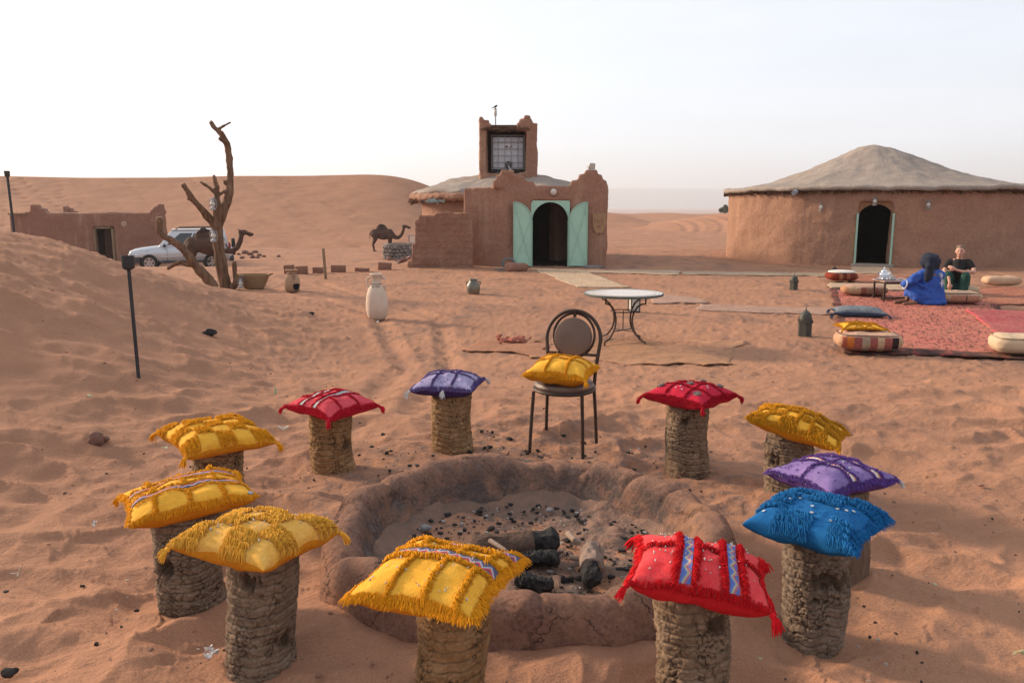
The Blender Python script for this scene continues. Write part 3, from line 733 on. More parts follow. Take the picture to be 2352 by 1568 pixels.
mb = MB(); boxes(mb, [(-1.5, -1.35, .5, 5.5, GZ-.2, dtop+.3), (1.35, 1.5, .5, 5.5, GZ-.2, dtop+.3), (-1.5, 1.5, 5.4, 5.55, GZ-.2, dtop+.3), (-1.5, 1.5, .5, 5.5, dtop+.15, dtop+.3), (-1.5, 1.5, .36, 5.5, GZ-.1, GZ+.03), (-1.5, -dw/2-.02, .46, .56, GZ, dtop+.3), (dw/2+.02, 1.5, .46, .56, GZ, dtop+.3)]); mb.build('doorway_shade_box', DARKI, bh, smooth=False, xf=Matrix.Translation(-off) @ FM)  # added dark box that holds the hut doorway in shade
mb = MB(); mb.box((0, .08, GZ + .03), (dw*1.02, .5, .14)); mb.build('threshold', ROOF, bh, bevel=.02, xf=Matrix.Translation(-off) @ FM)
p = onface(1815, 447)
mb = MB(); mb.tube([p + Vector((-.15, -.75, .05)), p + Vector((.35, .25, .14))], .075, 12); mb.build('drain_pipe', M('grey_pvc', (.30, .30, .31)), bh, off=off)
# far bush beyond the hut
bt = thing('desert_tree', 'distant grey green bush at the left edge of the round hut', 'tree', at(1664, 489, 125))
mb = MB(); mb.tube([(0, 0, -1), (.1, 0, .3), (.3, .1, .9)], [.16, .12, .05], 7); mb.tube([(0, 0, .1), (-.4, .1, .7)], [.09, .04], 6); mb.build('trunk', TIMBER, bt)
V = []; F = []
for i in range(2600):
    c = random.choice([(0, 0, .55, .62), (.55, .1, .5, .5), (-.5, 0, .45, .42), (.2, .2, .95, .38), (.9, 0, .3, .4)])
    d_ = Vector((random.gauss(0, 1), random.gauss(0, 1), random.gauss(0, 1))).normalized() * c[3] * random.random() ** .4
    p = Vector(c[:3]) + d_; e1 = Vector((random.gauss(0, 1), random.gauss(0, 1), random.gauss(0, 1))).normalized() * .075; e2 = e1.orthogonal().normalized() * .04
    k = len(V); V += [p - e1, p + e2, p + e1, p - e2]; F.append((k, k+1, k+2, k+3))
mb = MB(); mb.add(V, F); o = mb.build('crown', M('olive_leaf', (.12, .125, .075), (.085, .09, .055), 4, .7), bt, smooth=False); tag(o, kind='stuff')

# ================================================================== left mud house
LY = 43.0
lh = thing('mud_house', 'low pink mud house with stepped corners behind the near dune', 'building', (at(190, 560, LY).x, LY, -1.5)); off = lh.location
lx = lambda px: at(px, 520, LY).x
lz = lambda py: at(200, py, LY).z
mb = MB()
dl2, dr2, dz2 = lx(214), lx(260), lz(521)
boxes(mb, [(lx(22), dl2, LY, LY+.4, -2.4, lz(489)), (dr2, lx(376), LY, LY+.4, -2.4, lz(488)), (dl2-.1, dr2+.1, LY, LY+.4, dz2, lz(488)), (lx(22), lx(22)+.4, LY, LY+6, -2.4, lz(490)), (lx(22), lx(376)-2.6, LY+5.6, LY+6, -2.4, lz(490))])
mb.box((lx(376)-1.45, LY+3.0, (lz(490)-2.4)/2), (.4, 6.6, lz(490)+2.4), (0, 0, R(22.5)))
for (a, b, t, y0) in ((74, 90, 470, 0), (74, 104, 478, 0), (60, 108, 485, 0), (364, 374, 468, 0), (354, 374, 474, 0), (346, 375, 481, 0), (28, 36, 474, 5), (28, 48, 479, 5), (28, 58, 486, 5), (298, 310, 470, 3.2), (290, 316, 476, 3.2), (284, 318, 484, 3.2)):
    boxes(mb, [(lx(a), lx(b), LY + y0, LY + y0 + .42, lz(492), lz(t))])
blob(mb, 'wall', MUDL, lh, .06, 3, .04, 2, off, 4, 31)
mb = MB(); mb.box(((lx(22)+lx(376)-2.4)/2, LY+3, lz(494)), (lx(376)-lx(22)-2.6, 5.8, .2)); mb.build('roof', MUDL, lh, off=off)
mb = MB(); mb.box((dr2-.06, LY+.05, (dz2-1.8)/2), (.12, .2, dz2+1.8)); mb.box((dl2+.04, LY+.05, (dz2-1.8)/2), (.08, .2, dz2+1.8)); mb.box(((dl2+dr2)/2, LY+.05, dz2-.04), (dr2-dl2, .2, .08)); mb.build('door_frame', TIMBER, lh, off=off)
mb = MB(); mb.box((dl2+.35+.35, LY+.6, (dz2-1.8)/2), (.8, .06, dz2+1.8), (0, 0, .5)); mb.build('door', DARKWOOD, lh, off=off)
mb = MB(); mb.lathe([(.16, 0), (.14, .03)], 16); mb.build('wall_plate', M('pale_plaster', (.42, .30, .22)), lh, xf=Matrix.Translation((lx(285)-off[0], LY-off[1], lz(514)-off[2])) @ Matrix.Rotation(R(90), 4, 'X'))
mb = MB(); mb.tube([at(18, 491, LY-.2), at(60, 490.5, LY-.1)], .05, 6); mb.build('roof_beam', TIMBER, lh, off=off)
# ================================================================== fire pit
CLAY = None
def clay_mat():
    m, n, b = nt('fired_clay'); L = n.links
    t = n.nodes.new('ShaderNodeTexCoord')
    def noise(sc, det, ro):
        z = n.nodes.new('ShaderNodeTexNoise'); z.inputs['Scale'].default_value = sc; z.inputs['Detail'].default_value = det; z.inputs['Roughness'].default_value = ro; L.new(t.outputs['Object'], z.inputs['Vector']); return z
    a = noise(4, 8, .7); r = ramp(n, [(.32, (.335, .182, .122)), (.55, (.27, .146, .102)), (.72, (.205, .115, .086))]); L.new(a.outputs[0], r.inputs[0])
    att = n.nodes.new('ShaderNodeAttribute'); att.attribute_name = 'soot'
    s_ = noise(6, 9, .75); ad = n.nodes.new('ShaderNodeMath'); ad.operation = 'MULTIPLY'; 
    rs = ramp(n, [(.36, (0, 0, 0)), (.56, (1, 1, 1))]); L.new(s_.outputs[0], rs.inputs[0]); L.new(rs.outputs[0], ad.inputs[0]); L.new(att.outputs['Fac'], ad.inputs[1])
    mx = n.nodes.new('ShaderNodeMix'); mx.data_type = 'RGBA'; L.new(ad.outputs[0], mx.inputs[0]); L.new(r.outputs[0], mx.inputs[6]); mx.inputs[7].default_value = (.105, .082, .074, 1)
    pa = noise(3.1, 7, .7); rp = ramp(n, [(.56, (0, 0, 0)), (.66, (.8, .8, .8))]); L.new(pa.outputs[0], rp.inputs[0])
    mp_ = n.nodes.new('ShaderNodeMath'); mp_.operation = 'MULTIPLY'; L.new(rp.outputs[0], mp_.inputs[0]); L.new(att.outputs['Fac'], mp_.inputs[1])
    m3 = n.nodes.new('ShaderNodeMix'); m3.data_type = 'RGBA'; L.new(mp_.outputs[0], m3.inputs[0]); L.new(mx.outputs[2], m3.inputs[6]); m3.inputs[7].default_value = (.25, .205, .185, 1)
    sp = noise(70, 5, .8); r3 = ramp(n, [(.33, (.55, .52, .5)), (.5, (1, 1, 1)), (.7, (1.25, 1.22, 1.2))]); L.new(sp.outputs[0], r3.inputs[0])
    ml = n.nodes.new('ShaderNodeMix'); ml.data_type = 'RGBA'; ml.blend_type = 'MULTIPLY'; ml.inputs[0].default_value = .9; L.new(m3.outputs[2], ml.inputs[6]); L.new(r3.outputs[0], ml.inputs[7])
    wn_ = noise(5, 4, .6); mxv = n.nodes.new('ShaderNodeMix'); mxv.data_type = 'VECTOR'; mxv.inputs[0].default_value = .22; L.new(t.outputs['Object'], mxv.inputs[4]); L.new(wn_.outputs['Color'], mxv.inputs[5])
    ve = n.nodes.new('ShaderNodeTexVoronoi'); ve.feature = 'DISTANCE_TO_EDGE'; ve.inputs['Scale'].default_value = 5.5; L.new(mxv.outputs[1], ve.inputs['Vector'])
    rv = ramp(n, [(.0, (1, 1, 1)), (.022, (0, 0, 0))]); L.new(ve.outputs['Distance'], rv.inputs[0]); mk_ = noise(2.6, 3, .6); rmk = ramp(n, [(.46, (0, 0, 0)), (.56, (1, 1, 1))]); L.new(mk_.outputs[0], rmk.inputs[0])
    mcr = n.nodes.new('ShaderNodeMath'); mcr.operation = 'MULTIPLY'; L.new(rv.outputs[0], mcr.inputs[0]); L.new(rmk.outputs[0], mcr.inputs[1])
    m7 = n.nodes.new('ShaderNodeMix'); m7.data_type = 'RGBA'; m7.inputs[7].default_value = (.06, .036, .03, 1); L.new(mcr.outputs[0], m7.inputs[0]); L.new(ml.outputs[2], m7.inputs[6]); ml = m7
    ck = n.nodes.new('ShaderNodeAttribute'); ck.attribute_name = 'crk'; m5 = n.nodes.new('ShaderNodeMix'); m5.data_type = 'RGBA'; m5.inputs[7].default_value = (.07, .042, .034, 1); L.new(ck.outputs['Fac'], m5.inputs[0]); L.new(ml.outputs[2], m5.inputs[6])
    du = noise(2.3, 8, .75); rdu = ramp(n, [(.54, (0, 0, 0)), (.68, (.75, .75, .75))]); L.new(du.outputs[0], rdu.inputs[0]); m6 = n.nodes.new('ShaderNodeMix'); m6.data_type = 'RGBA'; m6.inputs[7].default_value = (.36, .185, .108, 1); L.new(rdu.outputs[0], m6.inputs[0]); L.new(m5.outputs[2], m6.inputs[6])
    L.new(m6.outputs[2], b.inputs['Base Color']); b.inputs['Roughness'].default_value = .96; b.inputs['Specular IOR Level'].default_value = .05
    f = noise(30, 9, .75); bp = n.nodes.new('ShaderNodeBump'); bp.inputs['Distance'].default_value = .020; bp.inputs['Strength'].default_value = 1; L.new(f.outputs[0], bp.inputs['Height']); L.new(bp.outputs[0], b.inputs['Normal'])
    return m
def fire_pit():
    root = thing('fire_pit', 'round clay-walled fire pit in the middle of the stools', 'fire pit', (PIT[0] + .012, PIT[1] + .035, 0)); root.scale = (1.055, 1.035, 1.04)
    n, m = 560, 110
    A = np.linspace(0, 2*np.pi, n, endpoint=False)
    # cross-section: inner floor edge -> inner wall -> rounded rim -> outer wall
    prof = np.array([(.56, -.04), (.62, .00), (.66, .05), (.69, .11), (.705, .16), (.722, .195), (.75, .213), (.785, .218), (.825, .208), (.858, .18), (.878, .13), (.888, .06), (.895, 0), (.905, -.12)])
    s = np.linspace(0, 1, m); d = np.r_[0, np.cumsum(np.hypot(*np.diff(prof, axis=0).T))]; d /= d[-1]
    pr = np.interp(s, d, prof[:, 0]); pz = np.interp(s, d, prof[:, 1])
    k = np.ones(7) / 7; pr = np.convolve(np.pad(pr, 3, 'edge'), k, 'valid'); pz = np.convolve(np.pad(pz, 3, 'edge'), k, 'valid')
    AA, Rr = np.meshgrid(A, pr, indexing='ij'); ZZ = np.tile(pz, (n, 1))
    ca, sa = np.cos(AA), np.sin(AA)
    wob = .03 * fbm3(ca * 1.6, sa * 1.6, ca * 0, 3, 2)
    X0, Y0 = Rr * ca, Rr * sa
    up = ss(.05, .2, ZZ)
    # blocks hand-moulded along the rim with shallow creases
    u = A / (2*np.pi) * 17
    f1, f2, idd = vor(np.tile(u[:, None], (1, m)) + .25 * fbm3(X0*3, Y0*3, ZZ*3, 4, 2), (Rr - .75) * 2.2 + .5, 5, .8, 17)
    crease = np.exp(-((f2 - f1) / .10) ** 2)
    lump = fbm3(X0 * 5, Y0 * 5, ZZ * 5, 7, 4)
    dr = .013 * lump - .008 * crease * up
    f3, f4, _ = vor(X0 * 9 + Y0 * 3 + ZZ * 4 + .6 * fbm3(X0*7, Y0*7, ZZ*7, 8, 2), Y0 * 9 - ZZ * 9 + .6 * fbm3(X0*7, Y0*7, ZZ*7, 9, 2), 6)
    crack = np.exp(-((f4 - f3) / .045) ** 2) * ss(-.1, .4, fbm3(X0*2, Y0*2, ZZ*2, 13, 2))
    dn = np.gradient(pr), np.gradient(pz); ln = np.hypot(*dn); nr, nz = -dn[1] / ln, dn[0] / ln
    outw = dr * 1.2 - .003 * crack
    Rn = Rr + wob + outw * nr[None, :] * 1.0; Zn = ZZ + outw * np.abs(nz[None, :]) + (.022 * fbm3(ca*3, sa*3, ca*0, 17, 3) + (idd - .5) * .02) * up
    # a broken notch at the left
    nb = np.exp(-((np.angle(np.exp(1j * (AA - R(203)))) / .16) ** 2)); Zn = Zn - .06 * nb * up * (1 + lump * .6)
    V = np.stack([Rn * ca, Rn * sa, Zn], -1).reshape(-1, 3)
    me = mesh_np('rim', V, gridF(n, m, True))
    at_ = me.attributes.new('soot', 'FLOAT', 'POINT')
    so = (1 - ss(.66, .77, Rr)) * .85 + .25 * (1 - ss(.74, .84, Rr))
    at_.data.foreach_set('value', np.clip(so, 0, 1).astype(np.float32).ravel())
    ac = me.attributes.new('crk', 'FLOAT', 'POINT'); ac.data.foreach_set('value', np.clip(.18 * crack + .15 * crease * up * ss(-.2, .5, lump), 0, 1).astype(np.float32).ravel())
    link('rim', me, clay_mat(), root)
    # bed of sand and ash
    nn, mm = 200, 60
    A = np.linspace(0, 2*np.pi, nn, endpoint=False); rr = np.linspace(.001, .72, mm); AA, Rr = np.meshgrid(A, rr, indexing='ij')
    X, Y = Rr * np.cos(AA), Rr * np.sin(AA)
    Z = .015 + .016 * fbm3(X*6, Y*6, X*0, 23, 3) + .01 * fbm3(X*20, Y*20, X*0, 27, 2) + .04 * ss(.52, .72, Rr)
    me = mesh_np('ash_bed', np.stack([X, Y, Z], -1).reshape(-1, 3), gridF(nn, mm, True))
    tag(link('ash_bed', me, M('ashy_sand', (.235, .128, .086), (.120, .086, .070), 7, .97, .012, 45, detail=9), root), kind='stuff')
    return root
fire_pit()
CHAR = M('charcoal', (.010, .009, .009), (.065, .060, .058), 26, 1.0, .010, 70, 0, .05)
def charlog(name, label, a, b, r0, r1, burn, seed, wob=.03, pale=False):
    LB = M('pale_log_wood', (.27, .195, .155), (.15, .10, .078), 16, .95, .014, 34, 0, .1) if pale else M('log_bark', (.135, .085, .062), (.060, .038, .030), 16, .95, .018, 34, 0, .1)
    a = Vector(a); b = Vector(b); o_ = (a + b) / 2
    root = thing(name, label, 'log', (o_.x, o_.y, min(a.z - r0, b.z - r1)), group='burnt logs in the fire pit'); rl = root.location
    n, m = 28, 60; V = []
    ax = (b - a); t_ = ax.normalized(); e1 = t_.orthogonal().normalized(); e2 = t_.cross(e1)
    w = np.linspace(0, 2*np.pi, n, endpoint=False)
    def sec(s0, s1, k, n=28):
        P = []; w = np.linspace(0, 2*np.pi, n, endpoint=False)
        S = np.linspace(s0, s1, k)
        for j, s in enumerate(S):
            r = r0 + (r1 - r0) * s
            if s < .06: r *= 1 - .3 * ((.06 - s) / .06) ** 2
            if s > .90: r *= 1 - .55 * ((s - .90) / .10) ** 2
            c = a + ax * s + e1 * wob * .3 * math.sin(s * 4 + seed) 
            rr = r * (1 + .13 * fbm3(np.cos(w)*2.2, np.sin(w)*2.2, w*0 + s*4, seed, 3) + .08 * vn3(np.cos(w)*7, np.sin(w)*7, w*0 + s*5, seed+3))
            if burn[0] <= s <= burn[1]:
                f1, f2, _ = vor(w * 3.2, w * 0 + s * 20, seed, .8); rr = rr * (.84 - .14 * np.exp(-((f2 - f1)/.16)**2) + .16 * vn3(np.cos(w)*4, np.sin(w)*4, w*0 + s*11, seed+5))
            for i in range(n):
                q = c + (e1 * math.cos(w[i]) + e2 * math.sin(w[i])) * rr[i]; P.append((q.x, q.y, q.z))
        F = [(j*n+i, j*n+(i+1) % n, (j+1)*n+(i+1) % n, (j+1)*n+i) for j in range(k-1) for i in range(n)]
        F += [tuple(range(n))[::-1], tuple((k-1)*n + i for i in range(n))]
        mb = MB(); mb.add(P, F); return mb
    lo, hi = burn
    if lo > 0: sec(0, lo + .005, 40).build('bark', LB, root, off=rl)
    if hi < 1: sec(hi - .005, 1, 30).build('bark', LB, root, off=rl)
    sec(lo, hi, max(8, int(26 * (hi - lo))), 13).build('charred_end', CHAR, root, off=rl, smooth=False)
    return root
def pz(px, py, z):
    u, a, b = ray(px, py); t = (z - CAMH) / b
    return (u * t, a * t, z)
charlog('firewood_log', 'thick brown log with charred right end at the back of the fire', pz(1085, 1258, .075), pz(1285, 1243, .09), .058, .070, (.70, 1), 3)
charlog('firewood_log', 'upright-pointing log with white ash end near the front rim', pz(1360, 1262, .085), pz(1355, 1338, .07), .052, .05, (.62, 1), 8, .012, True)
charlog('firewood_log', 'fully burnt black log lying beside the yellow cushion', pz(1195, 1288, .06), pz(1285, 1282, .07), .042, .045, (0, 1), 12)
charlog('firewood_log', 'black burnt chunk with grey ash at the front of the fire', pz(1185, 1325, .065), pz(1270, 1345, .055), .05, .042, (0, 1), 15)
charlog('firewood_log', 'pale thin log under the others pointing left', pz(1040, 1268, .05), pz(1180, 1262, .06), .028, .036, (.9, 1), 19, .03, True)
charlog('firewood_log', 'small black stub in front of the ashy log', pz(1288, 1330, .03), pz(1318, 1332, .03), .028, .022, (0, 1), 22)
STICK = M('bleached_stick', (.33, .24, .18), (.22, .155, .115), 14, .9, .002, 60)
def stick(label, pts, r, cat='stick', mat=None, name='stick', group=None):
    P = [Vector(p) for p in pts]; base = Vector((P[0].x, P[0].y, min(p.z for p in P)))
    mb = MB(); mb.tube(P, [r * (1 - .45 * i / (len(P) - 1)) for i in range(len(P))], 8)
    o = mb.build(name, mat or STICK, None, off=base); o.location = base; return tag(o, label, cat, group)
stick('thin pale stick leaning across the burnt logs', [pz(1125, 1240, .16), pz(1160, 1262, .15), pz(1190, 1290, .10)], .011)
stick('grey twig beside the thick log', [pz(1140, 1286, .11), pz(1215, 1290, .09)], .009)
stick('forked grey branch behind the ashy log', [pz(1305, 1225, .06), pz(1320, 1240, .07), pz(1335, 1245, .06)], .016)
stick('short pale stick end left of the ashy log', [pz(1308, 1278, .07), pz(1345, 1284, .06)], .014)
# charcoal crumbs and grey stones in and round the pit
def crumbs(name, label, n, fpos, smin, smax, mat, seed, flat=.7):
    rng = random.Random(seed); mb = MB()
    for _ in range(n):
        x, y, z = fpos(rng); s = smin + (smax - smin) * rng.random() ** 3
        P = []; th = rng.random()*3.14; ct, st_ = math.cos(th), math.sin(th); el = rng.uniform(.8, 1.9)
        for (a, b, c) in ((-1,-1,-1),(1,-1,-1),(1,1,-1),(-1,1,-1),(-1,-1,1),(1,-1,1),(1,1,1),(-1,1,1)):
            kx, ky = a*s*el*rng.uniform(.45, .95), b*s*rng.uniform(.45, .95); P.append((x + kx*ct - ky*st_, y + kx*st_ + ky*ct, z + s*flat*(.5 + c*rng.uniform(.4, .9))))
        mb.add(P, [(0,3,2,1),(4,5,6,7),(0,1,5,4),(1,2,6,5),(2,3,7,6),(3,0,4,7)])
    return tag(mb.build(name, mat, None, smooth=False), label, None, None, 'stuff')
def inpit(rng):
    a = rng.random() * 6.283; r = .64 * math.sqrt(rng.random()); return PIT[0] + r*math.cos(a), PIT[1] + r*math.sin(a), .02
def behind(rng):
    x = rng.gauss(.15, .55); y = 4.75 + rng.gauss(0, .38); return x, y, g1(x, y) - .004
def around(rng):
    a = rng.random() * 6.283; r = 1.0 + abs(rng.gauss(0, .9)); x, y = PIT[0] + r*math.cos(a)*1.25, PIT[1] + r*math.sin(a)
    return x, max(y, 1.7), g1(x, max(y, 1.7)) - .004
def yard(rng):
    y = 2 + 14 * rng.random() ** 1.2; x = rng.uniform(-.62, .64) * y; return x, y, g1(x, y) - .004
crumbs('charcoal_crumbs', 'black charcoal crumbs inside the fire pit', 800, inpit, .002, .014, CHAR, 1)
crumbs('ash_crumbs', 'pale grey ash lumps inside the fire pit', 330, inpit, .002, .010, M('grey_ash', (.36, .33, .31), (.26, .24, .23)), 2)
crumbs('charcoal_crumbs', 'charcoal crumbs scattered behind the fire pit under the chair', 460, behind, .002, .017, CHAR, 3)
crumbs('charcoal_crumbs', 'charcoal bits strewn in the sand round the stools', 420, around, .002, .010, CHAR, 4)
crumbs('pebbles', 'tiny pale pebbles and chips over the sand', 700, yard, .002, .008, M('pale_pebble', (.42, .36, .30), (.25, .18, .14), 3), 5)
crumbs('clods', 'small sand clods scattered over the yard', 900, yard, .003, .012, M('sand_clod', (.26, .14, .09), (.17, .09, .06), 3), 6)
crumbs('ash_crumbs', 'grey ash flecks on the rim and sand behind the pit', 260, behind, .002, .009, M('grey_ash', (.36, .33, .31)), 7)

# ================================================================== palm trunk stools
def palm_mat():
    m, n, b = nt('palm_bark'); L = n.links
    t = n.nodes.new('ShaderNodeTexCoord')
    a1_ = n.nodes.new('ShaderNodeAttribute'); a1_.attribute_name = 'crk'
    z = n.nodes.new('ShaderNodeTexNoise'); z.inputs['Scale'].default_value = 13; z.inputs['Detail'].default_value = 8; z.inputs['Roughness'].default_value = .75; L.new(t.outputs['Object'], z.inputs['Vector'])
    r = ramp(n, [(.30, (.175, .108, .064)), (.5, (.28, .180, .108)), (.72, (.41, .285, .185))]); L.new(z.outputs[0], r.inputs[0])
    mx = n.nodes.new('ShaderNodeMix'); mx.data_type = 'RGBA'; mx.inputs[7].default_value = (.040, .024, .016, 1); oi = n.nodes.new('ShaderNodeObjectInfo'); hv = n.nodes.new('ShaderNodeHueSaturation'); vr = n.nodes.new('ShaderNodeMapRange'); vr.inputs['To Min'].default_value = .75; vr.inputs['To Max'].default_value = 1.2; L.new(oi.outputs['Random'], vr.inputs[0]); L.new(vr.outputs[0], hv.inputs['Value']); L.new(vr.outputs[0], hv.inputs['Saturation']); L.new(a1_.outputs['Fac'], mx.inputs[0]); L.new(r.outputs[0], hv.inputs['Color']); L.new(hv.outputs[0], mx.inputs[6])
    L.new(mx.outputs[2], b.inputs['Base Color']); b.inputs['Roughness'].default_value = .95; b.inputs['Specular IOR Level'].default_value = .1
    mp_ = n.nodes.new('ShaderNodeMapping'); mp_.inputs['Scale'].default_value = (1, 1, 2.2); L.new(t.outputs['Object'], mp_.inputs[0])
    f = n.nodes.new('ShaderNodeTexNoise'); f.inputs['Scale'].default_value = 55; f.inputs['Detail'].default_value = 8; f.inputs['Roughness'].default_value = .75; L.new(mp_.outputs[0], f.inputs['Vector'])
    bp = n.nodes.new('ShaderNodeBump'); bp.inputs['Distance'].default_value = .010; L.new(f.outputs[0], bp.inputs['Height']); L.new(bp.outputs[0], b.inputs['Normal'])
    return m
PALM = palm_mat()
LOGB = M('smooth_log_bark', (.19, .115, .07), (.10, .062, .042), 9, .9, .012, 30, stretch=(1, 1, .35))
def stump(label, x, y, d, h, seed, lean=(0, 0), smooth=False, holes=2, wild=1):
    zg = g1(x, y)
    n, m = 230, 170; hz = h + .15
    A = np.linspace(0, 2*np.pi, n, endpoint=False); Zs = np.linspace(-.15, h, m)
    AA, ZZ = np.meshgrid(A, Zs, indexing='ij'); ca, sa = np.cos(AA), np.sin(AA)
    r = d / 2 * (1 + .035 * fbm3(ca*1.3, sa*1.3, ZZ*4, seed, 2) + .03 * np.sin(ZZ * 9 + seed))
    crk = np.zeros_like(AA)
    if not smooth:
        wz = ZZ + .010 * fbm3(ca*1.8, sa*1.8, ZZ*2, seed+1, 2) + .012 * np.sin(AA + seed)
        ring = wz / .036
        ph = ring - np.floor(ring)
        led = np.where(ph < .8, ph, 4 * (1 - ph))            # overlapping leaf-base layers
        rid = np.floor(ring)
        pat = .5 + .5 * fbm3(ca*1.1, sa*1.1, rid * .7, seed+2, 2)
        r = r + .0042 * (led - .5) * (.5 + pat)
        NA = 30
        f1, f2, idd = vor(AA / (2*np.pi) * NA + .7 * fbm3(ca*6, sa*6, ZZ*22, seed+3, 2), wz / .021 + .6 * fbm3(ca*6, sa*6, ZZ*22, seed+4, 2), seed + 5, .95, NA)
        e = f2 - f1
        ck = np.exp(-(e / .13) ** 2)
        crk = np.clip(ck * (.55 + .6 * fbm3(ca*3, sa*3, ZZ*10, seed+6, 2)), 0, 1)
        r = r - .0062 * crk + .0032 * (idd - .5) * wild
        g = np.exp(-((1 - ph) / .10) ** 2) + np.exp(-(ph / .06) ** 2); crk = np.clip(crk + .55 * g * (.3 + pat * .7), 0, 1); r = r - .004 * g
        rng = random.Random(seed)
        for _ in range(holes):
            ha = rng.uniform(-2.9, -.25); hz_ = rng.uniform(.06, h * .85); hr = rng.uniform(.022, .05)
            dd = np.hypot(np.angle(np.exp(1j*(AA - ha))) * d/2 / 1.5, ZZ - hz_) + .020 * fbm3(ca*7, sa*7, ZZ*18, seed+7, 2)
            k = 1 - ss(hr * .5, hr, dd); r = r - .030 * k * (.6 + .4*fbm3(ca*4, sa*4, ZZ*12, seed+9, 2)); crk = np.maximum(crk, k * .75)
        r = r + .0035 * fbm3(ca*6, sa*6, ZZ*30, seed+8, 3) * wild
    else:
        r = r + .008 * fbm3(ca*3, sa*3, ZZ*4, seed+3, 4)
        bb = np.abs(fbm3(ca*7, sa*7, ZZ*6, seed+4, 2)); r = r - .006 * np.exp(-(bb/.08)**2)
    top = ss(h - .02, h, ZZ); r = r * (1 - .05 * top)
    X = r * ca + lean[0] * ZZ + .006 * np.sin(ZZ*14+seed); Y = r * sa + lean[1] * ZZ
    V = np.stack([X, Y, ZZ], -1).reshape(-1, 3)
    V = np.vstack([V, [[lean[0]*h, lean[1]*h, h - .004]]]); ci = len(V) - 1
    me = bpy.data.meshes.new('palm_stump')
    F = [tuple(q) for q in gridF(n, m, True)] + [(i*m + m-1, ((i+1) % n)*m + m-1, ci) for i in range(n)]
    me.from_pydata(V.tolist(), [], F); me.update()
    a = me.attributes.new('crk', 'FLOAT', 'POINT'); a.data.foreach_set('value', np.r_[crk.ravel(), 0].astype(np.float32))
    o = link('palm_stump' if not smooth else 'log_stump', me, LOGB if smooth else PALM, None); o.location = (x, y, zg)
    o.rotation_euler = (0, 0, 0)
    return tag(o, label, 'stump', 'stump stools around the fire pit')
STOOLS = {
 'S1': (-1.53, 4.00, .262, .38, 'palm stump under the checkered yellow cushion farthest back on the left'),
 'S2': (-1.32, 3.07, .262, .40, 'palm stump with large dark hollow under the left-hand yellow cushion with zigzag stripes'),
 'S3': (-.885, 2.60, .240, .41, 'rough cracked palm stump at lower left beside the white paper scrap'),
 'S4': (-.195, 2.33, .225, .375, 'palm stump cut by the bottom edge under the front yellow fringed cushion'),
 'S5': (.575, 2.32, .225, .395, 'palm stump with side hole under the bright red front cushion'),
 'S6': (1.12, 2.75, .225, .40, 'ridged palm stump under the bright blue cushion'),
 'S7': (1.42, 3.30, .270, .40, 'smooth barked log stump under the right-hand purple cushion'),
 'S8': (1.53, 4.22, .258, .36, 'palm stump under the tilted shaggy yellow cushion on the right'),
 'S9': (1.07, 4.68, .258, .42, 'tall palm stump under the crimson cushion with rosettes'),
 'S11': (-.395, 5.11, .268, .37, 'palm stump under the lavender cushion left of the chair'),
 'S12': (-1.12, 4.79, .268, .36, 'dark palm stump under the pinkish red tasselled cushion'),
}
for i, (k, (x, y, d, h, lab)) in enumerate(STOOLS.items()):
    stump(lab, x, y, d, h, 40 + i * 7, lean=(random.uniform(-.035, .035), random.uniform(-.03, .03)), smooth=(k == 'S7'), holes={'S2': 4, 'S5': 1, 'S3': 2, 'S6': 3, 'S4': 0, 'S11': 0}.get(k, 1), wild=1.15 if k in ('S6', 'S2', 'S3') else 1)

# ================================================================== cushions
def fabric(name, c1, c2, sc=16, weave=420):
    if name in MATS: return MATS[name]
    m, n, b = nt(name); L = n.links
    t = n.nodes.new('ShaderNodeTexCoord')
    z = n.nodes.new('ShaderNodeTexNoise'); z.inputs['Scale'].default_value = sc; z.inputs['Detail'].default_value = 7; z.inputs['Roughness'].default_value = .7; L.new(t.outputs['Object'], z.inputs['Vector'])
    r = ramp(n, [(.34, c1), (.68, c2)]); L.new(z.outputs[0], r.inputs[0])
    mp_ = n.nodes.new('ShaderNodeMapping'); mp_.inputs['Scale'].default_value = (weave, weave * .12, weave * .3); L.new(t.outputs['Object'], mp_.inputs[0])
    f = n.nodes.new('ShaderNodeTexNoise'); f.inputs['Scale'].default_value = 1; f.inputs['Detail'].default_value = 3; L.new(mp_.outputs[0], f.inputs['Vector'])
    rw = ramp(n, [(.3, (.80, .80, .80)), (.55, (1, 1, 1)), (.75, (1.15, 1.15, 1.18))]); L.new(f.outputs[0], rw.inputs[0])
    ml = n.nodes.new('ShaderNodeMix'); ml.data_type = 'RGBA'; ml.blend_type = 'MULTIPLY'; ml.inputs[0].default_value = .9; L.new(r.outputs[0], ml.inputs[6]); L.new(rw.outputs[0], ml.inputs[7])
    L.new(ml.outputs[2], b.inputs['Base Color']); b.inputs['Roughness'].default_value = .92; b.inputs['Specular IOR Level'].default_value = .12
    bp = n.nodes.new('ShaderNodeBump'); bp.inputs['Distance'].default_value = .0016; L.new(f.outputs[0], bp.inputs['Height']); L.new(bp.outputs[0], b.inputs['Normal'])
    MATS[name] = m; return m
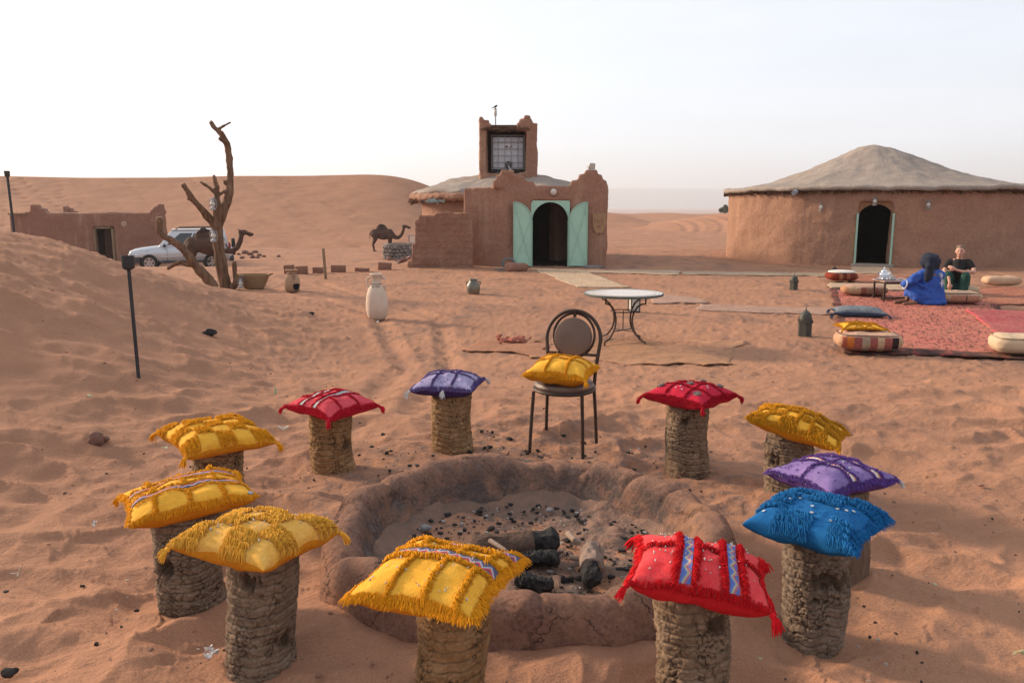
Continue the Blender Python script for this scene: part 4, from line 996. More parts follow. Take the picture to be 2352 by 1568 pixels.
PAL = {
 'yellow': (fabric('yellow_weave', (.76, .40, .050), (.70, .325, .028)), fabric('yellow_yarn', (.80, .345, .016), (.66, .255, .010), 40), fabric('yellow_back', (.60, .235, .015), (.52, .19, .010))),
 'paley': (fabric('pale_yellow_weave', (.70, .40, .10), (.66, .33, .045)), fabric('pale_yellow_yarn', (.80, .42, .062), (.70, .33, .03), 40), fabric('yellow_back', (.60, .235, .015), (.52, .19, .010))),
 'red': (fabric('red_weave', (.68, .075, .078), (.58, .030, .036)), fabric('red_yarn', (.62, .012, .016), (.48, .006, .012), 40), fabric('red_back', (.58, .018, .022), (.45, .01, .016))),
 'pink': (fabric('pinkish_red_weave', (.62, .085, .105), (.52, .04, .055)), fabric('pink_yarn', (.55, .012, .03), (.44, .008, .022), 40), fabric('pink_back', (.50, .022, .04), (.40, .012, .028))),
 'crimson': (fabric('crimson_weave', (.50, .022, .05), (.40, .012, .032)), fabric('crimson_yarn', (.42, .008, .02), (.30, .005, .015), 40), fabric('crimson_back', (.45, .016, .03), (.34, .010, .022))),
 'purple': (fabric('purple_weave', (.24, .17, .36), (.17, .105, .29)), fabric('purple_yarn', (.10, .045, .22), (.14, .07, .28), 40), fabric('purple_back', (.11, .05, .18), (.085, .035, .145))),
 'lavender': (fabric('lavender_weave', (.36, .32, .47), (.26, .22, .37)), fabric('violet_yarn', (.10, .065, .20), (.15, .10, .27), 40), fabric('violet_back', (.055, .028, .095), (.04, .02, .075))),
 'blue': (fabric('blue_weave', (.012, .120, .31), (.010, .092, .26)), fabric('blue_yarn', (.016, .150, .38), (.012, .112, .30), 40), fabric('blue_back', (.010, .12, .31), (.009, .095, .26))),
}
ZIG = zig_mat('zigzag_braid', (.46, .45, .45), (.42, .03, .06), (.07, .07, .14), (.07, .07, .10), 10)
ZIGR = zig_mat('zigzag_blue_braid', (.50, .42, .16), (.09, .15, .40), (.30, .10, .16), (.07, .12, .34), 7)
ZIGT = zig_mat('zigzag_grey_braid', (.55, .55, .50), (.22, .30, .33), (.38, .30, .30), (.25, .27, .26), 11)
ZIGW = zig_mat('white_braid', (.62, .55, .50), (.60, .57, .58), (.50, .42, .20), (.45, .10, .14), 5)
YARNW = fabric('white_yarn', (.62, .58, .54), (.50, .46, .43), 40)
class Pillow:
    def __init__(s, label, loc, rz, tilt, a, b, T, droop, pal, group, seed):
        s.a, s.b, s.T, s.dr, s.seed = a, b, T, droop, seed
        s.root = thing('cushion', label, 'cushion', loc, 0, group)
        s.root.rotation_euler = (Matrix.Rotation(tilt[0], 3, 'X') @ Matrix.Rotation(tilt[1], 3, 'Y') @ Matrix.Rotation(rz, 3, 'Z')).to_euler()
        s.cov, s.yarn, s.back = PAL[pal]
        s.rng = np.random.default_rng(seed)
        n = 56; g = np.sin(np.linspace(-np.pi/2, np.pi/2, n)); U, Vv = np.meshgrid(g, g, indexing='ij')
        me = mesh_np('cover', s.P(U, Vv).reshape(-1, 3), gridF(n, n)); link('cover', me, s.cov, s.root)
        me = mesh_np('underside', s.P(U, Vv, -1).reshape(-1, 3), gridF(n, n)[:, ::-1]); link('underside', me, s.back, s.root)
    def P(s, u, v, side=1):
        u = np.asarray(u, float); v = np.asarray(v, float)
        uc, vc = np.clip(u, -1, 1), np.clip(v, -1, 1)
        k = .11
        x = s.a * uc * (1 - k * (1 - vc*vc)); y = s.b * vc * (1 - k * (1 - uc*uc))
        m = (np.clip(1 - np.abs(uc)**2.4, 0, 1) * np.clip(1 - np.abs(vc)**2.4, 0, 1)) ** .36
        z = s.T * m if side > 0 else -s.T * 1.12 * m
        if side < 0:
            flat = 1 - ss(.15, .62, np.hypot(uc, vc)); z = z * (1 - .25 * flat)
        rr = np.hypot(uc, vc)
        z = z - s.dr * np.clip(rr - .42, 0, 2) ** 1.5
        sd = s.seed
        z = z + m * .012 * fbm3(uc*1.7, vc*1.7, uc*0 + side, sd, 2) + m * .004 * fbm3(uc*5, vc*2.2, uc*0 + side, sd + 9, 2) + .005 * np.sin(uc*9 + sd) * (np.abs(vc) > .5) * (1 - m)
        edge = np.exp(-((1 - np.maximum(np.abs(uc), np.abs(vc))) / .10) ** 2)
        z = z + .004 * edge * np.sin(10 * (uc + vc) + sd)
        x = x + (u - uc) * s.a; y = y + (v - vc) * s.b
        z = z - .55 * np.hypot((u - uc) * s.a, (v - vc) * s.b) + s.T * .86
        return np.stack([x, y, z], -1)
    def N(s, u, v):
        e = .02
        du = s.P(np.clip(u+e, -1, 1), v) - s.P(np.clip(u-e, -1, 1), v); dv = s.P(u, np.clip(v+e, -1, 1)) - s.P(u, np.clip(v-e, -1, 1))
        n = np.cross(du, dv); return n / (np.linalg.norm(n, axis=-1, keepdims=True) + 1e-9)
    def strands(s, u, v, du, dv, L, lift=.009, w=.0014, name='fringe', mat=None, jit=.35):
        rng = s.rng; n = len(u); u = np.asarray(u); v = np.asarray(v)
        L = L * rng.uniform(.65, 1.25, n)
        ang = rng.normal(0, jit, n); du_ = du*np.cos(ang) - dv*np.sin(ang); dv_ = du*np.sin(ang) + dv*np.cos(ang)
        N0 = s.N(np.clip(u, -.97, .97), np.clip(v, -.97, .97))
        pts = []
        lf = lift * rng.uniform(.4, 1.5, n)
        for f, hgt in ((0, .0), (.45, 1.0), (1.0, .25)):
            uu = u + du_ * L * f / s.a; vv = v + dv_ * L * f / s.b
            p = s.P(uu, vv) + N0 * (.002 + lf * hgt)[:, None]; p[:, 2] += rng.normal(0, .0015, n)
            pts.append(p)
        d = pts[2] - pts[0]; d /= (np.linalg.norm(d, axis=1, keepdims=True) + 1e-9)
        sd = np.cross(d, N0); sd /= (np.linalg.norm(sd, axis=1, keepdims=True) + 1e-9)
        ww = w * rng.uniform(.7, 1.3, n)
        V = []
        for p, k in zip(pts, (1, 1, .55)):
            for c, q in ((-1, 0), (0, 1), (1, 0)):
                V.append(p + sd * (c * ww * k)[:, None] + N0 * (q * ww * 1.2 * k)[:, None])
        V = np.stack(V, 1).reshape(-1, 3)
        base = (np.arange(n) * 9)[:, None]
        F = []
        for j in (0, 3):
            for a_, b_ in ((0, 1), (1, 2), (2, 0)): F.append(base + np.array([[j+a_, j+b_, j+3+b_, j+3+a_]]))
        F = np.concatenate(F, 0)
        s._acc = getattr(s, '_acc', []); s._acc.append((V, F, mat or s.yarn))
    def flush(s):
        bym = {}
        for V, F, m in getattr(s, '_acc', []): bym.setdefault(m.name, []).append((V, F, m))
        for k, lst in bym.items():
            o = 0; VV = []; FF = []
            for V, F, m in lst: VV.append(V); FF.append(F + o); o += len(V)
            me = mesh_np('fringe', np.vstack(VV), np.vstack(FF)); tag(link('fringe', me, lst[0][2], s.root), kind='stuff')
    def line(s, p0, p1, d, L=.03, dens=620, lift=.008, jit=.5, w=.0014, mat=None):
        p0, p1 = np.array(p0, float), np.array(p1, float)
        ln = np.linalg.norm((p1 - p0) * [s.a, s.b]); n = max(4, int(ln * dens * 2.1)); t = s.rng.random(n)
        q = p0[None] + (p1 - p0)[None] * t[:, None] + s.rng.normal(0, .012, (n, 2))
        d = np.array(d, float); d /= np.linalg.norm(d)
        s.strands(q[:, 0], q[:, 1], d[0], d[1], L, lift, w, jit=jit, mat=mat)
    def patch(s, u0, u1, v0, v1, d, L=.022, n=150, lift=.009, jit=.5, w=.002):
        n = int(n * 2.1); w = .0015
        rows = 4; q = s.rng.random((n, 2)); vv = v0 + (v1 - v0) * (np.floor(q[:, 1] * rows) + .6) / rows
        d = np.array(d, float); d /= np.linalg.norm(d)
        s.strands(u0 + (u1-u0)*q[:, 0], vv, d[0], d[1], L, lift, w, jit=jit)
    def edges(s, L=.03, dens=330, which='NSEW', lift=.006, jit=.55, mat=None, w=.0014):
        for k, (p0, p1, d) in {'S': ((-1, -1), (1, -1), (0, -1)), 'N': ((-1, 1), (1, 1), (0, 1)), 'W': ((-1, -1), (-1, 1), (-1, 0)), 'E': ((1, -1), (1, 1), (1, 0))}.items():
            if k in which: s.line(np.array(p0)*.985, np.array(p1)*.985, d, L, dens, lift, jit, w, mat)
    def band(s, v0, v1, mat, u0=-.97, u1=.97, axis='u'):
        n, m = 70, 6; U = np.linspace(u0, u1, n); Vv = np.linspace(v0, v1, m); UU, VV = np.meshgrid(U, Vv, indexing='ij')
        a, b = (UU, VV) if axis == 'u' else (VV, UU)
        p = s.P(a, b) + s.N(a, b) * .0035
        F = gridF(n, m)
        me = mesh_np('trim_band', p.reshape(-1, 3), F if axis == 'u' else F[:, ::-1]); uv = me.uv_layers.new(name='UVMap')
        co = np.stack([np.linspace(0, 1, n)[:, None].repeat(m, 1), np.linspace(0, 1, m)[None].repeat(n, 0)], -1).reshape(-1, 2)
        li = np.empty(len(me.loops), np.int32); me.loops.foreach_get('vertex_index', li); uv.data.foreach_set('uv', co[li].astype(np.float32).ravel())
        link('trim_band', me, mat, s.root)
    def tassels(s, corners=((-1, -1), (1, -1), (1, 1), (-1, 1)), L=.05, mat=None):
        for cu, cv in corners:
            p = Vector(s.P(np.array(cu*1.0), np.array(cv*1.0))); d = Vector((cu*s.a, cv*s.b, 0)).normalized() * .7 + Vector((0, 0, -.55)); d.normalize()
            mb = MB(); mb.ell(p + d*.008, .010, 10, 7)
            for i in range(26):
                j = Vector((random.gauss(0, .2), random.gauss(0, .2), random.gauss(0, .2)))
                e = (d + j).normalized(); mb.tube([p + d*.006, p + e*L*.55, p + (e + Vector((0, 0, -.35)))*L*random.uniform(.75, 1)], [.0025, .0030, .0016], 4)
            mb.build('tassel', mat or s.yarn, s.root)
    def braid(s, mat, w=.005, tw=90):
        pts = []
        n = 150
        for k, (p0, p1) in enumerate((((-1, -1), (1, -1)), ((1, -1), (1, 1)), ((1, 1), (-1, 1)), ((-1, 1), (-1, -1)))):
            t = np.linspace(0, 1, n, endpoint=False)
            pts.append(s.P(p0[0] + (p1[0]-p0[0])*t, p0[1] + (p1[1]-p0[1])*t))
        P = np.vstack(pts)
        for ph in (0, math.pi):
            mb = MB(); th = np.arange(len(P)) / len(P) * 2 * math.pi * tw + ph
            mb.tube([Vector(p) + Vector((math.cos(t)*.0025, math.cos(t)*.0025, math.sin(t)*.003 + .001)) for p, t in zip(P, th)], w*.5, 5, closed=True)
            mb.build('edge_braid', mat if ph == 0 else s.yarn, s.root)
    def discs(s, uvs, r=.006, mat=None, name='sequin'):
        for u, v in uvs:
            p = Vector(s.P(np.array(u), np.array(v))); nn = Vector(s.N(np.array(u), np.array(v)))
            mb = MB(); mb.lathe([(r*.35, .0), (r, .0005), (r, .0015), (r*.3, .0025)], 10)
            mb.build(name, mat or SEQ, s.root, xf=Matrix.Translation(p + nn*.002) @ nn.to_track_quat('Z', 'Y').to_matrix().to_4x4())
    def tufts(s, n, mat=None, L=.009):
        q = s.rng.uniform(-.85, .85, (n, 2)); s.strands(q[:, 0], q[:, 1], .3, -1, L, .004, .0022, jit=.6, mat=mat)
    def rosette(s, u, v, r=.022):
        p = Vector(s.P(np.array(u), np.array(v))); nn = Vector(s.N(np.array(u), np.array(v)))
        mb = MB(); mb.ell((0, 0, 0), (r, r, .006), 14, 6)
        for i in range(22):
            a = random.random()*6.283; q = r * math.sqrt(random.random()); mb.ell((q*math.cos(a), q*math.sin(a), .006), .0045, 6, 4)
        mb.build('rosette', M('beaded_rosette', (.30, .24, .20), (.06, .045, .05), 180, .5), s.root, xf=Matrix.Translation(p + nn*.003) @ nn.to_track_quat('Z', 'Y').to_matrix().to_4x4())
SEQ = M('silver_sequin', (.66, .66, .64), (.5, .5, .5), 30, .3, 0, 60, .7)
GRP = 'cushions on the stools around the fire pit'
def top(k, dz=0): x, y, d, h, _ = STOOLS[k]; return (x, y, g1(x, y) + h + dz)

def checker(p, nu, nv, par, d, L=.03, n=150, w=.003, fill=.96):
    for i in range(nu):
        for j in range(nv):
            if (i + j) % 2 == par:
                u0 = -1 + 2*i/nu; v0 = -1 + 2*j/nv; c = (1 - fill)/nu
                p.patch(u0 + c, u0 + 2/nu - c, v0 + c, v0 + 2/nv - c, d, L, n, w=w)
# S1 checkered yellow
x, y, z = top('S1')
p = Pillow('yellow cushion with shaggy checks, farthest back of the left-hand yellow cushions', (x - .0, y - .03, z), R(-50), (R(0), R(2)), .228, .228, .066, .02, 'yellow', GRP, 3)
checker(p, 5, 5, 0, (.15, -1), .024, 170); p.edges(.022, 200, 'NW'); p.tassels(L=.045); p.flush()
# S2 striped yellow
x, y, z = top('S2')
p = Pillow('yellow cushion with two thin zigzag stripes and a torn right corner', (x - .0, y + .02, z), R(-60), (R(-1), R(-4)), .212, .235, .064, .01, 'yellow', GRP, 5)
# bands run along u (left-near to right-far is along the v axis)
p.band(-.30, -.16, ZIG, axis='v'); p.band(.34, .46, ZIG, axis='v')
for c in (-.36, -.10, .28, .52): p.line((c, -1), (c, 1), (1 if c in (-.10, .52) else -1, 0), .012, 360, .005)
for v in (-.55, .0, .55):
    for u0, u1 in ((-1, -.4), (-.08, .28), (.55, 1)): p.line((u0, v), (u1, v), (0, -1), .018, 520, .008)
p.edges(.016, 420); p.tassels(((-1, -1), (-1, 1)), .04); p.discs([(.93, .92)], .012, M('silver_button', (.35, .36, .38), (.2, .2, .22), 30, .3, 0, 60, .7)); p.flush()
# S3 pale checkered with small white stitches
x, y, z = top('S3')
p = Pillow('pale yellow checkered cushion with white flecks, nearest on the left', (x + .01, y - .02, z), R(-24), (R(-3), R(2)), .198, .195, .064, .012, 'paley', GRP, 8)
checker(p, 4, 4, 0, (.2, -1), .026, 300, .003); p.tufts(90, YARNW, .008); p.edges(.02, 240, 'N'); p.tassels(((-1, -1), (1, 1)), .045); p.flush()
# S4 front yellow
x, y, z = top('S4')
p = Pillow('bright yellow cushion with long fringes and zigzag braid, front centre', (x - .025, y - .07, z + .01), R(-22), (R(0), R(-1)), .203, .200, .062, .008, 'yellow', GRP, 13)
p.band(-.02, .22, ZIG); p.band(.72, .90, ZIG, -.2, .97)
for c, dd in ((-.04, -1), (.25, 1), (.69, -1), (.93, 1)): p.line((-1, c), (1, c), (0, dd), .020, 760, .008, .4)
for u in (-.42, .18, .70):
    p.line((u, -.98), (u, -.05), (.8, -.5), .020, 860, .008, .4)
for u in (-.50, .22, .72): p.line((u, .25), (u, .68), (.8, -.5), .020, 960, .008, .4)
p.edges(.021, 640); p.tufts(70, YARNW, .007); p.flush()
# S5 front red
x, y, z = top('S5')
p = Pillow('bright red cushion with blue zigzag braids and tassels, front right', (x - .008, y - .03, z + .012), R(-13), (R(0), R(6)), .200, .175, .066, .005, 'red', GRP, 17)
p.band(-.30, -.14, ZIGR, axis='v'); p.band(.42, .56, ZIGR, axis='v')
for c, dd in ((-.33, -1), (-.11, 1), (.39, -1), (.60, 1)): p.line((c, -1), (c, 1), (dd, -.15), .021, 600, .008)
for u0, u1 in ((-1, -.4), (-.05, .35), (.65, 1)): p.line((u0, .02), (u1, .02), (0, -1), .020, 560, .008); p.line((u0, .98), (u1, .98), (0, 1), .020, 500, .008)
p.edges(.018, 460, 'WNE'); p.edges(.008, 380, 'S'); p.tassels(L=.05); p.tufts(60, YARNW, .006); p.flush()
# S6 blue
x, y, z = top('S6')
p = Pillow('bright blue shaggy cushion with white sequins', (x - .02, y - .03, z), R(-43), (R(-1), R(-1)), .192, .192, .068, .01, 'blue', GRP, 21)
for (u0, u1, v0, v1) in ((-1, -.45, -.6, .2), (-.2, .45, -.05, .6), (.55, 1, -1, -.45), (-.9, -.2, .55, 1), (.5, 1, .35, 1), (-.45, .15, -1, -.62)): p.patch(u0, u1, v0, v1, (.35, -1), .024, 360, w=.0026)
p.line((-1, .98), (1, .98), (0, 1), .02, 420); p.line((.98, -1), (.98, 1), (1, 0), .02, 420); p.tufts(120, None, .006)
p.discs([(-.62, .28), (-.38, .0), (-.5, -.2), (.02, -.32), (.25, .0), (.45, -.1), (.6, -.02), (.7, .1), (.5, -.62), (.8, -.5), (.1, -.55), (-.05, .75), (.3, .72), (-.75, -.75)], .0065); p.flush()
# S7 purple
x, y, z = top('S7')
p = Pillow('purple cushion with white braided bands and white corded edge on the right', (x - .04, y + .0, z), R(-64), (R(-1), R(-1)), .180, .200, .058, .01, 'purple', GRP, 26)
p.band(-.24, -.12, ZIGW); p.band(.45, .57, ZIGW)
for c, dd in ((-.27, -1), (-.10, 1), (.42, -1), (.60, 1)): p.line((-1, c), (1, c), (0, dd), .014, 420, .006)
p.line((.0, -1), (.0, 1), (1, 0), .012, 420, .006); p.edges(.018, 420, 'NE'); p.edges(.012, 320, 'WS'); p.braid(YARNW); p.tufts(150, None, .007); p.discs([(.2, .2), (-.3, .3), (.5, .1), (-.1, .75)], .005); p.tassels(((1, 1),), .03, YARNW); p.flush()
# S8 shag yellow
x, y, z = top('S8')
p = Pillow('shaggy golden yellow cushion tilted down to the right', (x + .01, y - .04, z - .005), R(-30), (R(3), R(12)), .235, .205, .062, .01, 'yellow', GRP, 30)
p.yarn = fabric('gold_yarn', (.58, .25, .012), (.46, .185, .008), 40)
checker(p, 6, 6, 0, (.4, -1), .024, 120, .003, 1.0)
for k in range(7): p.line((-1 + k/3, -1), (-1 + k/3, 1), (1, -.3), .016, 420)
p.edges(.018, 420); p.tassels(((-1, 1), (1, -1)), .04); p.flush()
# S9 crimson
x, y, z = top('S9')
p = Pillow('crimson cushion with beaded rosettes and sequins behind the fire pit', (x + .0, y - .02, z), R(-44), (R(-1), R(0)), .205, .205, .064, .01, 'crimson', GRP, 33)
for c in (-.33, .33): p.line((-1, c), (1, c), (0, -1), .014, 520, .006); p.line((c, -1), (c, 1), (1, 0), .014, 520, .006)
p.edges(.014, 420); p.tassels(L=.045)
for u, v in ((0, 0), (-.66, .62), (.66, .62), (-.66, -.62), (.64, -.66), (.05, .68)): p.rosette(u, v)
p.discs([(-.55, 0), (-.7, .12), (-.45, -.1), (0, -.6), (.12, -.72), (-.1, -.7), (.62, 0), (.7, -.1), (.02, .5)], .0055); p.flush()
# S11 lavender
x, y, z = top('S11')
p = Pillow('lavender and violet cushion with white corded edge left of the chair', (x - .02, y - .02, z), R(-11), (R(0), R(-1)), .202, .185, .066, .0, 'lavender', GRP, 37)
for u in (-.36, .30): p.line((u, -1), (u, 1), (1, -.2), .016, 480, .007)
for c in (.1, .55): p.line((-1, c), (1, c), (0, -1), .012, 460, .006)
p.edges(.014, 420, 'NEW'); p.edges(.012, 360, 'S'); p.braid(YARNW); p.tassels(((-1, -1), (.05, -1), (1, 1)), .05, YARNW); p.tufts(90, None, .006); p.flush()
# S12 pink red
x, y, z = top('S12')
p = Pillow('pinkish red cushion with grey braids and red tassels at the back left', (x + .02, y - .06, z), R(-36), (R(1), R(1)), .200, .200, .062, .02, 'pink', GRP, 41)
p.band(-.42, -.30, ZIGT, axis='v'); p.band(.16, .28, ZIGT, axis='v')
for c in (-.46, -.27, .12, .32): p.line((c, -1), (c, 1), (1 if c in (-.27, .32) else -1, 0), .012, 420, .006)
for v in (-.4, .3): p.line((-1, v), (-.48, v), (0, -1), .014, 480, .006); p.line((-.24, v), (.1, v), (0, -1), .014, 480, .006); p.line((.34, v), (1, v), (0, -1), .014, 480, .006)
p.edges(.018, 420); p.tassels(L=.045); p.flush()

# ================================================================== chair
def chair():
    x, y = .351, 5.22; zg = g1(x, y)
    root = thing('cafe_chair', 'brown metal cafe chair with round padded back behind the fire pit', 'chair', (x, y, zg), R(-20))
    LEA = M('brown_leatherette', (.155, .098, .070), (.12, .075, .055), 5, .5, .0015, 60, 0, .35)
    for sx, sy in ((-1, -1), (1, -1), (-1, 1), (1, 1)):
        mb = MB(); mb.tube([(sx*.165, sy*.155 + .0, .40), (sx*.175, sy*.17, .2), (sx*.185, sy*.185, -.06)], .0115, 10); mb.build('leg', RUST, root)
    mb = MB(); mb.tube([(.2*math.cos(a), .2*math.sin(a), .40) for a in np.linspace(0, 2*math.pi, 36, endpoint=False)], .0125, 8, closed=True); mb.build('seat_ring', RUST, root)
    mb = MB(); mb.lathe([(.02, .398), (.17, .400), (.197, .412), (.203, .428), (.19, .445), (.12, .452), (.01, .455)], 40); mb.build('seat', LEA, root)
    lean = lambda z: .165 + (z - .40) * .16
    hoop = [(-.165, lean(.40), .40), (-.168, lean(.5), .5), (-.182, lean(.62), .62)]
    cz = .70
    for i in range(25):
        a = math.pi - math.pi * i / 24
        hoop.append((.192*math.cos(a), lean(cz + .195*math.sin(a)), cz + .195*math.sin(a)))
    hoop += [(.182, lean(.62), .62), (.168, lean(.5), .5), (.165, lean(.40), .40)]
    mb = MB(); mb.tube(hoop, .0125, 10); mb.build('back_hoop', RUST, root)
    mb = MB(); mb.tube([(.145*math.cos(a), lean(.725 + .15*math.sin(a)) + .012, .725 + .15*math.sin(a)) for a in np.linspace(0, 2*math.pi, 40, endpoint=False)], .009, 8, closed=True); mb.build('inner_hoop', RUST, root)
    mb = MB(); mb.tube([(-.182, lean(.60), .60), (.182, lean(.60), .60)], .010, 8); mb.build('cross_bar', RUST, root)
    for sx in (-1, 1):
        mb = MB(); mb.tube([(sx*.055, lean(.60), .60), (sx*.055, lean(.41), .41)], .007, 8); mb.build('spindle', RUST, root)
    mb = MB(); mb.lathe([(.01, -.026), (.09, -.024), (.125, -.014), (.136, 0), (.128, .012), (.09, .02), (.01, .022)], 40)
    mb.build('back_pad', LEA, root, xf=Matrix.Translation((0, lean(.715) - .012, .715)) @ Matrix.Rotation(R(90 - 9), 4, 'X'))
    mb = MB(); mb.tube([(0, lean(.86) + .005, .85), (0, lean(.89), .89)], .012, 6); mb.build('back_link', RUST, root)
    return x, y, zg
x, y, z = chair()
p = Pillow('thick yellow cushion with fringed grid on the chair seat', (x - .02, y - .03, z + .46), R(-20), (R(2), R(0)), .205, .19, .080, .005, 'yellow', None, 45)
for u in (-.36, .32): p.line((u, -1), (u, 1), (1, -.3), .020, 560, .009)
for c in (-.05, .5): p.line((-1, c), (1, c), (0, -1), .016, 420, .006)
p.edges(.018, 420); p.tassels(((1, -1),), .045); p.flush()
# ================================================================== mosaic table
def mosaic_mat():
    m, n, b = nt('white_mosaic'); L = n.links
    t = n.nodes.new('ShaderNodeTexCoord')
    bt = n.nodes.new('ShaderNodeTexBrick'); bt.inputs['Scale'].default_value = 1; bt.inputs['Brick Width'].default_value = .042; bt.inputs['Row Height'].default_value = .042; bt.offset = 0
    bt.inputs['Mortar Size'].default_value = .003; bt.inputs['Color1'].default_value = (.68, .63, .57, 1); bt.inputs['Color2'].default_value = (.60, .54, .48, 1); bt.inputs['Mortar'].default_value = (.32, .25, .20, 1)
    L.new(t.outputs['Object'], bt.inputs['Vector']); L.new(bt.outputs[0], b.inputs['Base Color']); b.inputs['Roughness'].default_value = .3
    bp = n.nodes.new('ShaderNodeBump'); bp.inputs['Distance'].default_value = .002; L.new(bt.outputs[0], bp.inputs['Height']); L.new(bp.outputs[0], b.inputs['Normal'])
    return m
tpos = gp(1430, 786)
tbl = thing('mosaic_table', 'round white mosaic table on curved iron legs', 'table', tpos, R(12))
TH = .68
mb = MB(); mb.lathe([(.01, TH), (.515, TH), (.518, TH - .002)], 64, capb=False); mb.build('tabletop', mosaic_mat(), tbl, sharp=30)
mb = MB(); mb.lathe([(.50, TH-.030), (.530, TH-.030), (.534, TH-.004), (.530, TH+.002), (.516, TH+.002)], 64, capb=True, capt=False); mb.build('rim', M('grey_green_rim', (.07, .085, .075), (.11, .12, .105), 8, .5), tbl)
for k, ra in enumerate((.478, .43)):
    mb = MB(); mb.tube([(ra*math.cos(a), ra*math.sin(a), TH + .0008) for a in np.linspace(0, 2*math.pi, 80, endpoint=False)], .002, 4, closed=True); mb.build('inlay_ring', M('grey_inlay', (.30, .25, .21)), tbl)
for k in range(4):
    a = k * math.pi/2 + .55; c, s_ = math.cos(a), math.sin(a)
    prof = [(.37, TH-.03), (.37, TH-.12), (.31, TH-.13), (.24, TH-.17), (.18, TH-.25), (.155, TH-.33), (.155, TH-.40), (.175, TH-.47), (.22, TH-.54), (.28, TH-.60), (.345, TH-.625), (.375, TH-.63), (.38, TH-.70)]
    mb = MB(); mb.tube([(r*c, r*s_, z) for r, z in prof], .0125, 8); mb.build('leg', RUST, tbl)
mb = MB(); mb.tube([(.165*math.cos(a), .165*math.sin(a), TH-.25) for a in np.linspace(0, 6.283, 28, endpoint=False)], .008, 6, closed=True); mb.build('brace_ring', RUST, tbl)
for k in range(2):
    a = k * math.pi/2 + .55; c, s_ = math.cos(a)*.2, math.sin(a)*.2
    mb = MB(); mb.tube([(-c, -s_, TH-.51), (c, s_, TH-.51)], .008, 6); mb.build('cross_brace', RUST, tbl)
mb = MB(); mb.tube([(0, 0, TH-.24), (0, 0, TH-.51)], .007, 6); mb.build('centre_rod', RUST, tbl)

# ================================================================== rugs
def rug(name, label, quad, mat, nu=70, nv=50, lift=.018, wob=.012, fold=0, seed=0, ragged=.03, cat='rug', group=None, th=.012):
    """quad: four pixel corners on the ground: near-left, near-right, far-right, far-left"""
    Q = [np.array(gp(*c)[:2]) if not isinstance(c, Vector) else np.array(c[:2]) for c in quad]
    U, V = np.meshgrid(np.linspace(0, 1, nu), np.linspace(0, 1, nv), indexing='ij')
    uu, vv = U[..., None], V[..., None]
    P = Q[0]*(1-uu)*(1-vv) + Q[1]*uu*(1-vv) + Q[2]*uu*vv + Q[3]*(1-uu)*vv
    X, Y = P[..., 0], P[..., 1]
    eb = np.exp(-np.minimum(np.minimum(U, 1-U), np.minimum(V, 1-V)) / .05)
    X = X + ragged * eb * fbm3(X*2.5, Y*2.5, X*0, seed, 3); Y = Y + ragged * 1.5 * eb * fbm3(X*2.5, Y*2.5, X*0+5, seed, 3)
    Z = G(X, Y) + lift + wob * fbm3(X*1.8, Y*1.8, X*0, seed+3, 3) + wob * .5
    Z = Z + .010 * fbm3(X*3.5, Y*8, X*0, seed+11, 3)
    if fold: Z = Z + fold * np.exp(-V/.05) * (.5 + .5 * np.sin(X * 3.1 + seed)) + fold * .6 * np.exp(-(1-U)/.03) * ss(0, .6, fbm3(X, Y*2, X*0, seed+7, 2))
    ed_ = ss(0, .06, np.minimum(np.minimum(U, 1-U), np.minimum(V, 1-V)) * (1 + 0*U)); fl_ = .45 * (1 - ed_)
    Z = Z * (1 - fl_) + (G(X, Y) + lift * .55) * fl_
    ox, oy = X.mean(), Y.mean(); oz = float(Z.min())
    me = mesh_np(name, np.stack([X-ox, Y-oy, Z-oz], -1).reshape(-1, 3), gridF(nu, nv))
    uvl = me.uv_layers.new(name='UVMap'); co = np.stack([U, V], -1).reshape(-1, 2)
    li = np.empty(len(me.loops), np.int32); me.loops.foreach_get('vertex_index', li); uvl.data.foreach_set('uv', co[li].astype(np.float32).ravel())
    o = link(name, me, mat); o.location = (ox, oy, oz)
    s_ = o.modifiers.new('thickness', 'SOLIDIFY'); s_.thickness = th; s_.offset = -1
    return tag(o, label, cat, group)
